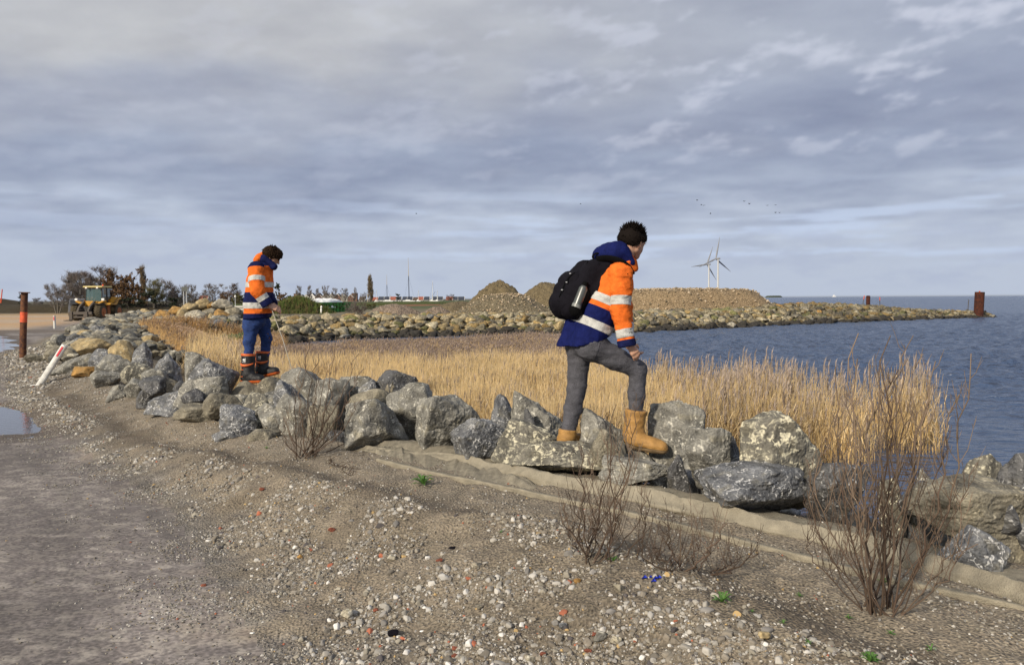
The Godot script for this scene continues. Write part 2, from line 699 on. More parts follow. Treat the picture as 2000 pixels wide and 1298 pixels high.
	for q in [["orange_cloth", lin(1.0, 0.205, 0.03), 0.75], ["navy_cloth", lin(0.011, 0.016, 0.082), 0.8], ["blue_cloth", lin(0.0085, 0.0145, 0.105), 0.75], ["reflective", lin(0.66, 0.66, 0.63), 0.5],
			["black_cloth", lin(0.009, 0.008, 0.0125), 0.8], ["black_webbing", lin(0.003, 0.003, 0.0035), 0.8], ["boot_yellow", lin(0.50, 0.27, 0.075), 0.6], ["boot_sole", lin(0.27, 0.18, 0.09), 0.8],
			["boot_black", lin(0.010, 0.010, 0.012), 0.45], ["boot_orange", lin(0.85, 0.17, 0.03), 0.5], ["geotextile", lin(0.365, 0.325, 0.245), 0.92]]:
		m = mat(q[0], q[1], q[2])
		world_tex(m, soft, wt, 2.2, 0.35, false)
	mats["geotextile"].heightmap_scale = 0.8
	for q in ["black_cloth", "black_webbing", "blue_cloth", "navy_cloth", "orange_cloth"]:
		mats[q].metallic_specular = 0.22
	var denim := tex(N, func(k: int):
		var x := k % N
		var y := k / N
		var s := 0.80 + 0.08 * sin((x + y) * TAU / 6.0) + (fine[k] / 255.0 - 0.5) * 0.3 + (mid[k] / 255.0 - 0.5) * 0.26
		return Color(s, s, s * 1.03))
	m = mat("grey_jeans", lin(0.125, 0.125, 0.138), 0.9)
	world_tex(m, denim, wt, 1.8, 0.5, false)
	m = mat("blue_jeans", lin(0.022, 0.066, 0.24), 0.9)
	world_tex(m, denim, wt, 1.8, 0.5, false)
	m = mat("skin", lin(0.50, 0.285, 0.19), 0.55)
	m.subsurf_scatter_enabled = true
	m.subsurf_scatter_strength = 0.12
	mat("black_hair", lin(0.010, 0.0075, 0.0065), 0.75).metallic_specular = 0.15
	mat("brown_hair", lin(0.022, 0.013, 0.008), 0.8).metallic_specular = 0.15
	mat("eye", lin(0.7, 0.7, 0.7), 0.3)
	mat("lip", lin(0.42, 0.19, 0.15), 0.5)
	# metal, paint
	var rusty := tex(N, func(k: int):
		var s := mid[k] / 255.0
		var c := Color(0.47, 0.30, 0.20).lerp(Color(0.33, 0.21, 0.17), smoothstep(0.35, 0.65, s))
		return c.lerp(Color(0.56, 0.36, 0.20), smoothstep(0.62, 0.8, blot[k] / 255.0)) * (0.8 + fine[k] / 255.0 * 0.4))
	m = mat("rust", Color(0.86, 0.88, 0.9), 0.9)
	world_tex(m, rusty, gray_tex(N, fine), 0.8, 0.5, false)
	m = mat("rust_red", Color(0.64, 0.50, 0.46), 0.9)
	world_tex(m, rusty, gray_tex(N, fine), 0.35, 1.5, false)
	m = mat("orange_paint", lin(0.9, 0.13, 0.04), 0.6)
	world_tex(m, soft, null, 1.5, 0.0, false)
	m = mat("white_plastic", lin(0.80, 0.79, 0.74), 0.5)
	world_tex(m, soft, null, 1.2, 0.0, false)
	mat("red_reflector", lin(0.62, 0.02, 0.04), 0.35)
	m = mat("loader_yellow", lin(0.72, 0.36, 0.03), 0.45)
	world_tex(m, soft, null, 0.4, 0.0, false)
	mat("loader_cream", lin(0.62, 0.52, 0.22), 0.5)
	m = mat("loader_dark", lin(0.028, 0.025, 0.022), 0.7)
	m = mat("loader_steel", lin(0.085, 0.070, 0.058), 0.75)
	m = mat("tyre", lin(0.075, 0.058, 0.033), 0.9)
	mat("tyre_rim", lin(0.35, 0.11, 0.03), 0.7)
	m = mat("glass", Color(0.35, 0.45, 0.45, 0.45), 0.06)
	m.transparency = BaseMaterial3D.TRANSPARENCY_ALPHA
	mat("lamp_white", lin(0.85, 0.83, 0.78), 0.3)
	mat("mark_white", lin(0.82, 0.82, 0.82), 0.6)
	m = mat("container_green", lin(0.055, 0.27, 0.05), 0.7)
	world_tex(m, tex(256, func(k: int):
		var j := (k / 256) * 2 * N + (k % 256) * 2
		return Color(1, 1, 1).lerp(Color(1.0, 0.32, 0.5), smoothstep(0.56, 0.66, blot[j] / 255.0))), null, 0.3, 0.0)
	m = mat("white_sheet", lin(0.74, 0.75, 0.76), 0.7)
	m = mat("concrete", lin(0.52, 0.50, 0.44), 0.9)
	mat("pole_grey", lin(0.42, 0.43, 0.44), 0.5)
	mat("sign_back", lin(0.16, 0.17, 0.15), 0.7)
	mat("turbine", lin(0.52, 0.52, 0.50), 0.6)
	mat("turbine_blade", lin(0.24, 0.245, 0.26), 0.6)
	mat("bird", lin(0.05, 0.05, 0.06), 0.9)
	for q in [["house_brick", lin(0.15, 0.085, 0.06)], ["house_white", lin(0.66, 0.65, 0.62)], ["house_grey", lin(0.30, 0.28, 0.24)], ["roof_dark", lin(0.035, 0.042, 0.062)], ["roof_brown", lin(0.085, 0.060, 0.045)], ["roof_red", lin(0.27, 0.085, 0.055)], ["window_dark", lin(0.03, 0.035, 0.045)], ["hull_white", lin(0.7, 0.7, 0.68)], ["mast_dark", lin(0.03, 0.034, 0.05)], ["mast_tan", lin(0.42, 0.36, 0.27)]]:
		mat(q[0], q[1], 0.85)
	for q in [["bark_grey", lin(0.12, 0.105, 0.085)], ["bark_dark", lin(0.075, 0.055, 0.042)], ["twig_grey", lin(0.165, 0.14, 0.125)], ["twig_mauve", lin(0.13, 0.098, 0.085)], ["leaf_brown", lin(0.155, 0.088, 0.04)], ["leaf_olive", lin(0.115, 0.105, 0.032)], ["leaf_poplar", lin(0.16, 0.115, 0.06)], ["leaf_dark", lin(0.035, 0.045, 0.022)]]:
		mat(q[0], q[1], 0.9)
	m = mat("tinted", Color.WHITE, 0.9)
	m.vertex_color_use_as_albedo = true
	m = mat("leaf_green", lin(0.065, 0.15, 0.025), 0.6)
	m.backlight_enabled = true
	m.backlight = lin(0.08, 0.16, 0.03)
	m = mat("reed", Color.WHITE, 0.8)
	m.vertex_color_use_as_albedo = true
	m.backlight_enabled = true
	m.backlight = Color(0.7, 0.7, 0.7)
	mat("blue_scrap", lin(0.02, 0.05, 0.55), 0.5)
	m = mat("brick_red", lin(0.33, 0.10, 0.055), 0.9)
	world_tex(m, soft, gray_tex(N, fine), 6.0, 0.5)


# ---------- the lie of the land; d is the distance ahead of the photographer, y = 0 the track ----------
const TRACK := [[-60.0, 44.0], [0.0, 1.3], [3.2, -1.05], [5.57, -2.53], [8.67, -5.19], [12.81, -8.58], [22.57, -15.08], [38.0, -22.6], [63.0, -31.6], [96.0, -44.0], [200.0, -80.0]]
const TOE := [[-60.0, 52.0], [0.0, 5.1], [3.47, 2.13], [4.36, 1.41], [5.49, 0.31], [6.63, -1.21], [7.35, -2.67], [8.51, -3.77], [12.16, -6.76], [17.16, -10.32], [24.0, -13.8], [37.0, -20.5], [63.0, -29.0], [96.0, -41.0], [200.0, -75.0]]
const RIDGE := [[-60.0, 47.0], [0.0, 3.0], [2.9, 1.05], [4.3, 0.25], [4.6, -0.5], [5.6, -1.45], [8.0, -4.1], [12.4, -7.6], [200.0, -79.0]]
const WATER := -0.5
var shore := PackedVector2Array([Vector2(-13.2, 30.5), Vector2(-12.5, 32.9), Vector2(-10.2, 38.6), Vector2(-8.2, 40.9), Vector2(-5.0, 42.8), Vector2(0, 44.6), Vector2(7.2, 45.4), Vector2(18.3, 54.9), Vector2(31, 64.2), Vector2(43.5, 72.4), Vector2(46.2, 73.7),
	Vector2(46.5, 75.0), Vector2(41, 77), Vector2(34, 77), Vector2(29, 84), Vector2(31, 110), Vector2(40, 150), Vector2(60, 300), Vector2(120, 700), Vector2(-500, 700), Vector2(-180, 300), Vector2(-62, 110), Vector2(-34, 66), Vector2(-24, 46), Vector2(-18.5, 36), Vector2(-15.5, 31)])


func shore_depth(x: float, d: float) -> float:  # metres inland of the far shore, negative over water
	if d < 24.0:
		return -9.0
	var q := Vector2(x, d)
	var best := 1e9
	for k in 16:
		var a := shore[k]
		var e := shore[k + 1] - a
		var t := clampf((q - a).dot(e) / e.length_squared(), 0, 1)
		best = minf(best, q.distance_squared_to(a + e * t))
	best = sqrt(best)
	if d > 28.0 and Geometry2D.is_point_in_polygon(q, shore):
		# the back edge towards the track is no shore
		return best
	return -best


func puddle_depth(x: float, d: float) -> float:
	var p := -2.0
	var a := Vector2((x + 7.2) / 2.1, (d - 9.9) / 1.35)
	a.x += a.y * 0.35
	p = maxf(p, 1.0 - a.length() + nz.get_noise_2d(x * 0.9, d * 0.9) * 0.35)
	a = Vector2((x + 20.0 - (d - 28.0) * -0.62) / 1.9, (d - 28.0) / 8.5)
	p = maxf(p, 1.0 - a.length() + nz.get_noise_2d(x * 0.5, d * 0.5) * 0.45)
	return p


func land(x: float, d: float) -> float:
	var rr := (x - at_depth(TRACK, d)) * 0.74
	var s := (x - at_depth(TOE, d)) * 0.72
	var y := 0.0
	if rr < 0.4:
		y += nz.get_noise_2d(x * 0.35, d * 0.35) * 0.012
		if rr < -1.0:
			y += sin(x * 0.8 + d * 1.05) * 0.006
		if d < 60.0:
			var pd := puddle_depth(x, d)
			y -= smoothstep(-0.25, 0.35, pd) * 0.05 * smoothstep(0.4, -0.2, rr)
			y += 0.012 * smoothstep(-1.2, -0.3, pd)
	if d < 130.0:
		var fall := smoothstep(130.0, 80.0, d)
		y += 0.25 * smoothstep(0.0, 1.3, rr + nz.get_noise_2d(x * 0.8, d * 0.8) * 0.25) * fall
		var g := (x - at_depth(RIDGE, d)) * 0.74
		y += 0.055 * smoothstep(-0.55, -0.05, g) * smoothstep(0.22, 0.0, g) * smoothstep(14.0, 9.0, d)
		if rr > -0.6 and s < 1.0:
			y += (nz.get_noise_2d(x * 1.3, d * 1.3) * 0.022 + nz.get_noise_2d(x * 4.5 + 9.0, d * 4.5) * 0.016 + nz2.get_noise_2d(x * 14.0, d * 14.0) * 0.007) * smoothstep(-0.3, 0.5, rr)
	var lift := 0.0
	if s > 0.0:
		var wide := lerpf(2.4, 4.2, smoothstep(9.0, 20.0, d))
		lift = 0.42 * smoothstep(10.0, 17.0, d) * smoothstep(0.0, 1.3, s) * smoothstep(70.0, 40.0, d)
		y += lift - maxf(0.0, s - 0.3) * 0.30 - smoothstep(wide - 1.6, wide + 0.4, s) * (0.35 + lift)
		y = maxf(y, -1.5)
	if d > 24.0 and x > -190.0 and s > -2.0:
		var sd := shore_depth(x, d)
		if sd > -4.0:
			var crest := 0.38
			if x > 20.0 and d < 84.0:
				crest = lerpf(0.75, -0.1, smoothstep(24.0, 44.5, x))
			var f := clampf(-0.9 + (sd + 1.0) * 0.45, -1.5, crest)
			f += nz.get_noise_2d(x * 0.2, d * 0.2) * 0.10 * smoothstep(1.0, 4.0, sd)
			y = maxf(y, f)
	return y


func ground_color(x: float, d: float) -> Color:
	var rr := (x - at_depth(TRACK, d)) * 0.74
	var s := (x - at_depth(TOE, d)) * 0.72
	var n1 := nz.get_noise_2d(x * 0.5 + 40.0, d * 0.5)
	var n2 := nz.get_noise_2d(x * 2.3, d * 2.3 + 70.0)
	var n3 := nz.get_noise_2d(x * 3.6 + 11.0, d * 7.5)
	var road := Color(0.232, 0.216, 0.208) * (1.0 + n1 * 0.25 + n2 * 0.16)
	road = road.lerp(Color(0.47, 0.447, 0.42), smoothstep(0.02, 0.42, n3 + n1 * 0.5) * 0.55)
	road = road.lerp(Color(0.40, 0.375, 0.35), smoothstep(0.1, 0.6, n1 + n2 * 0.5) * 0.6)
	road *= 1.0 + 0.38 * nz.get_noise_2d(rr * 1.7, (d - x) * 0.10 + 60.0) + 0.18 * nz.get_noise_2d(rr * 5.0, (d - x) * 0.25)
	if d < 40.0:
		road = road.lerp(Color(0.145, 0.122, 0.108), smoothstep(-0.5, 0.0, puddle_depth(x, d)))
	if d > 36.0:
		var far := smoothstep(36.0, 44.0, d + n1 * 3.0)
		var sandy := Color(0.66, 0.46, 0.26).lerp(Color(0.62, 0.50, 0.36), smoothstep(-0.1, 0.25, sin(d * 0.33 + n1 * 2.0)))
		road = road.lerp(sandy, far * smoothstep(-1.0, -3.5, rr))
		if d < 46.0:
			road = road.lerp(Color(0.17, 0.14, 0.11), smoothstep(37.0, 39.0, d + n2) * smoothstep(43.0, 41.0, d + n1) * 0.8)
		road = road.lerp(Color(0.12, 0.11, 0.07), smoothstep(85.0, 110.0, d))
	var dirt := Color(0.305, 0.262, 0.208) * (1.0 + n1 * 0.35 + n2 * 0.22)
	dirt = dirt.lerp(Color(0.235, 0.195, 0.145), smoothstep(0.05, 0.5, nz.get_noise_2d(x * 1.1 + 20.0, d * 1.1)) * 0.7)
	var g := (x - at_depth(RIDGE, d)) * 0.74
	if d < 14.0:
		dirt = dirt.lerp(Color(0.335, 0.292, 0.238), smoothstep(0.05, 0.5, g) * 0.75)
		dirt = dirt.lerp(Color(0.165, 0.135, 0.105), smoothstep(0.22, 0.06, absf(g - 0.10 + n2 * 0.12)) * 0.7)
	var c := road.lerp(dirt, smoothstep(-0.15, 0.5, rr + n2 * 0.35 + n1 * 0.3))
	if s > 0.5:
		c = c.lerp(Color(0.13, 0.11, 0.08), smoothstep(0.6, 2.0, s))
	if d > 30.0 and s > 2.0:
		c = c.lerp(Color(0.30, 0.26, 0.18) * (1.0 + n1 * 0.4), 0.8)
		c = c.lerp(Color(0.10, 0.13, 0.04), smoothstep(70.0, 110.0, d))
	return c


func build_ground() -> void:
	# one sheet in rings round the place where the photograph was taken, finer near it; the track and the rest of the land share its corners
	var angs := PackedFloat32Array()
	var a := -52.0
	while a < 48.0:
		angs.append(a)
		a += 0.42
	while a < 308.0:
		angs.append(a)
		a += 4.0
	var rads := PackedFloat32Array()
	var r := 0.4
	while r < 9000.0:
		rads.append(r)
		r *= 1.35 if r < 2.2 else 1.0085 if r < 16.0 else 1.022 if r < 110.0 else 1.12
	var na := angs.size()
	var V := PackedVector3Array()
	var C := PackedColorArray()
	var on_road := PackedByteArray()
	V.resize(na * rads.size())
	C.resize(V.size())
	on_road.resize(V.size())
	var k := 0
	for q in rads:
		for an in angs:
			var x := q * sin(deg_to_rad(an))
			var d := q * cos(deg_to_rad(an))
			var y := land(x, d)
			if q > 900.0 and x / maxf(d, 1.0) > 0.0:
				y = -1.5
			V[k] = Vector3(x, y, -d)
			C[k] = ground_color(x, d)
			on_road[k] = 1 if x < at_depth(TRACK, d) and d < 84.0 else 0
			k += 1
	var I := [PackedInt32Array(), PackedInt32Array()]
	for j in rads.size() - 1:
		for n in na:
			var p0 := j * na + n
			var p1 := j * na + (n + 1) % na
			var which: int = on_road[p0]
			I[which].append_array([p0, p0 + na, p1, p1, p0 + na, p1 + na])
	var N := PackedVector3Array()
	N.resize(V.size())
	for w in 2:
		var id: PackedInt32Array = I[w]
		for t in range(0, id.size(), 3):
			var g := (V[id[t + 2]] - V[id[t]]).cross(V[id[t + 1]] - V[id[t]])
			N[id[t]] += g
			N[id[t + 1]] += g
			N[id[t + 2]] += g
	for t in N.size():
		N[t] = N[t].normalized() if N[t].length_squared() > 0 else Vector3.UP
	for w in 2:
		var m := MB.new()
		m.colored = true
		var remap := {}
		for t in I[w]:
			if not remap.has(t):
				remap[t] = m.v.size()
				m.v.append(V[t])
				m.n.append(N[t])
				m.c.append(C[t])
			m.i.append(remap[t])
		var name: String = ["ground", "track"][w]
		var o := part(self, name, m.mesh(), mats[["ground", "road"][w]])
		tag(o, ["gravel and sand bank along the water and the land beyond", "packed grey dirt track with pale worn patches"][w], "", "", "structure")


func sheet(n: String, x0: float, x1: float, d0: float, d1: float, y: float, m: Material, label: String) -> void:
	var b := MB.new()
	b.v = PackedVector3Array([Vector3(x0, y, -d0), Vector3(x0, y, -d1), Vector3(x1, y, -d1), Vector3(x1, y, -d0)])
	b.n = PackedVector3Array([Vector3.UP, Vector3.UP, Vector3.UP, Vector3.UP])
	b.i = PackedInt32Array([0, 1, 2, 0, 2, 3])
	tag(part(self, n, b.mesh(), m), label, "", "", "structure")


func build_water() -> void:
	# wind-blown sea: real waves near the bank, one wide sheet beyond
	var b := MB.new()
	var f := FastNoiseLite.new()
	f.seed = 77
	f.noise_type = FastNoiseLite.TYPE_SIMPLEX_SMOOTH
	f.frequency = 1.0
	f.fractal_octaves = 3
	var d := 2.5
	var rows := 0
	var cols := 420
	while d < 7000.0:
		var calm := smoothstep(9.0, 22.0, d)
		for k in cols + 1:
			var an := lerpf(-34.0, 52.0, k / float(cols))
			var x := d * tan(deg_to_rad(an))
			var h := 0.0
			if d < 160.0:
				h = (absf(f.get_noise_2d(x * 0.6, d * 1.1)) * 0.19 + f.get_noise_2d(x * 1.7 + 50.0, d * 2.6) * 0.035) * (0.12 + 0.88 * calm) * smoothstep(160.0, 90.0, d)
				h *= smoothstep(-6.0, 6.0, x) * 0.85 + 0.15
			b.v.append(Vector3(x, WATER + h - 0.03, -d))
		rows += 1
		d *= 1.0075 if d < 90.0 else 1.03 if d < 400.0 else 1.3
	for j in rows - 1:
		for k in cols:
			var p := j * (cols + 1) + k
			b.i.append_array([p, p + cols + 1, p + 1, p + 1, p + cols + 1, p + cols + 2])
	tag(part(self, "water", b.mesh(), mats.water), "choppy blue water of the bay and the open sea", "", "", "structure")
	sheet("puddle", -12.0, -4.2, 7.4, 12.6, -0.012, mats.calm_water, "shallow puddle on the track at the left edge")
	sheet("puddle", -32.0, -13.0, 18.0, 37.5, -0.014, mats.calm_water, "long puddle on the track behind the rusty pole")


func hump(n: String, c: Vector2, sx: float, sz: float, top: float, base: float, flat: float, m: Material, label: String, category: String, kind := "", turn := 0.0, rough := 0.12, sharp := 1.0, group := "") -> MeshInstance3D:
	# a heap of loose stuff: steep sides, rounded or flat top, uneven outline
	var b := MB.new()
	var rings := 30
	var segs := 72
	var off := rng.randf() * 100.0
	b.v.append(Vector3(0, top - base, 0))
	for j in range(1, rings + 1):
		var t := j / float(rings)
		for k in segs:
			var an := TAU * k / segs
			var u := Vector2(cos(an), sin(an))
			var rr := t * (1.0 + 0.18 * nz.get_noise_2d(u.x * 1.1 + off, u.y * 1.1))
			var h := 1.0 - smoothstep(flat, 1.0, t) if sharp == 1.0 else 1.0 - pow(maxf(0.0, (t - flat) / (1.0 - flat)), sharp)
			h = lerpf(h, 1.0 - maxf(0.0, (t - flat) / (1.0 - flat)), 0.5)
			var p := Vector3(u.x * rr * sx, 0, u.y * rr * sz)
			var bump := (nz.get_noise_2d(p.x * 0.45 + off, p.z * 0.45) * 1.0 + nz2.get_noise_2d(p.x * 1.6 + off, p.z * 1.6) * 0.5 + nz2.get_noise_2d(p.x * 4.5 + off, p.z * 4.5) * 0.25) * rough * (top - base)
			p.y = maxf(-0.5, h * (top - base) + bump * smoothstep(1.0, 0.8, t) * smoothstep(0.0, 0.25, h + 0.1) - 0.25 * t * t)
			b.v.append(p)
	for k in segs:
		b.i.append_array([0, 1 + k, 1 + (k + 1) % segs])
	for j in rings - 1:
		for k in segs:
			var p := 1 + j * segs + k
			var q := 1 + j * segs + (k + 1) % segs
			b.i.append_array([p, p + segs, q, q, p + segs, q + segs])
	var o := part(self, n, b.mesh(), m)
	o.position = Vector3(c.x, base, -c.y)
	o.rotation.y = turn
	tag(o, label, category, group, kind)
	return o


func build_far_land() -> void:
	hump("gravel_heap", Vector2(15.4, 72.0), 9.8, 7.0, 2.32, 0.35, 0.70, mats.heap_tan, "long flat-topped heap of tan gravel behind the walker with the backpack", "gravel heap", "", -0.1, 0.03)
	hump("gravel_heap", Vector2(-1.9, 113.0), 6.3, 6.0, 4.15, 0.3, 0.0, mats.heap_brown, "tall pointed brown heap, the highest peak left of the backpack", "gravel heap", "", 0.3, 0.14)
	hump("gravel_heap", Vector2(5.2, 116.0), 6.6, 6.0, 3.9, 0.3, 0.10, mats.heap_brown, "rounded brown heap peeping out just left of the backpack", "gravel heap", "", 1.1, 0.08)
	hump("gravel_heap", Vector2(-0.6, 63.0), 4.9, 4.6, 1.88, 0.3, 0.28, mats.heap_grey, "speckled stone heap in front of the pointed brown heap", "gravel heap", "", 2.0, 0.06)
	hump("gravel_heap", Vector2(-9.0, 58.5), 3.1, 2.6, 1.2, 0.3, 0.1, mats.heap_pink, "low pinkish heap right of the green container", "gravel heap", "", 0.5, 0.12)
	hump("gravel_heap", Vector2(-4.6, 66.0), 4.6, 3.5, 1.3, 0.3, 0.15, mats.heap_brown, "low smooth grey-brown heap between the pink heap and the speckled heap", "gravel heap", "", 0.9, 0.08)
	hump("gravel_heap", Vector2(-5.6, 57.0), 1.9, 1.7, 0.98, 0.3, 0.1, mats.heap_pink, "small pink-grey heap at the foot of the low smooth heap", "gravel heap", "", 0.2, 0.12)
	var grass := mat("grass", lin(0.105, 0.145, 0.03), 0.95)
	world_tex(grass, mats.heap_tan.albedo_texture, mats.heap_tan.heightmap_texture, 0.5, 8.0)
	hump("dyke", Vector2(-23, 158.0), 17.0, 9.0, 1.05, 0.0, 0.6, grass, "low green dyke before the harbour houses", "", "structure", 0.0, 0.05)
	hump("bare_earth", Vector2(-17.0, 140.0), 10.0, 4.0, 0.62, 0.0, 0.6, mat("red_earth", lin(0.16, 0.075, 0.04), 0.95), "reddish bare earth below the green dyke", "", "structure", 0.0, 0.05)
	hump("dyke", Vector2(-45, 150.0), 16.0, 9.0, 0.9, 0.0, 0.6, grass, "low green dyke left of the container", "", "structure", 0.0, 0.05)
	var em := mat("dark_grass", lin(0.085, 0.068, 0.036), 0.95)
	world_tex(em, mats.heap_tan.albedo_texture, mats.heap_tan.heightmap_texture, 0.4, 10.0)
	hump("embankment", Vector2(-93, 118.0), 24.0, 12.0, 2.35, -0.1, 0.45, em, "dark overgrown embankment behind the rusty pole", "", "structure", 0.25, 0.06)
	hump("embankment", Vector2(-64, 112.0), 22.0, 8.0, 1.15, -0.1, 0.6, em, "low dark bank at the foot of the trees", "", "structure", 0.1, 0.08)
	var gm := mat("mound_grass", lin(0.12, 0.135, 0.035), 0.95)
	world_tex(gm, mats.heap_tan.albedo_texture, mats.heap_tan.heightmap_texture, 0.9, 14.0)
	var o := hump("grass_mound", Vector2(-18.6, 67.0), 3.3, 3.0, 1.45, 0.2, 0.25, gm, "green weedy mound left of the green container", "mound", "", 0.3, 0.14)
	tufts(o, 2400, 2.9, 1.15, [Color(0.07, 0.12, 0.02), Color(0.12, 0.15, 0.03), Color(0.17, 0.13, 0.05)], 0.38)


# grass blades on a mound, as a part of it
func tufts(o: MeshInstance3D, count: int, reach: float, top: float, cols: Array, tall: float) -> void:
	var b := MB.new()
	b.colored = true
	for s in 5:
		var an := TAU * s / 5.0
		var q := Vector3(cos(an), 0, sin(an))
		var w := Vector3(-q.z, 0, q.x) * 0.05
		var f := b.v.size()
		b.p(-w)
		b.p(w)
		b.p(q * 0.35 + Vector3.UP)
		b.i.append_array([f, f + 2, f + 1])
	var mm := MultiMesh.new()
	mm.transform_format = MultiMesh.TRANSFORM_3D
	mm.use_colors = true
	mm.mesh = b.mesh()
	mm.instance_count = count
	var arr: Array = o.mesh.surface_get_arrays(0)
	var vs: PackedVector3Array = arr[Mesh.ARRAY_VERTEX]
	for k in count:
		var p := vs[rng.randi() % vs.size()] + Vector3(inv_noise(), 0, inv_noise()) * 0.3
		var h := tall * rng.randf_range(0.5, 1.2)
		mm.set_instance_transform(k, Transform3D(Basis(Vector3.UP, rng.randf() * TAU).scaled(Vector3(h, h, h)), p))
		mm.set_instance_color(k, cols[rng.randi() % cols.size()] * rng.randf_range(0.7, 1.2))
	var mi := MultiMeshInstance3D.new()
	mi.name = "weeds"
	mi.multimesh = mm
	mi.material_override = mats.tinted
	mi.set_meta("kind", "stuff")
	o.add_child(mi, true)


# ---------- the boulders of the bank, each measured in the photograph: left, top, right, bottom, row ----------
func front_depth(px: float) -> float:
	return at_depth([[60, 18.6], [100.0, 17.16], [170.0, 12.16], [260, 9.9], [340.0, 8.6], [460.0, 7.4], [600, 7.0], [730.0, 6.63], [880, 6.2], [1085.0, 5.49], [1300, 5.0], [1480.0, 4.36], [1700, 3.9], [1900.0, 3.5], [2050, 3.3]], px)


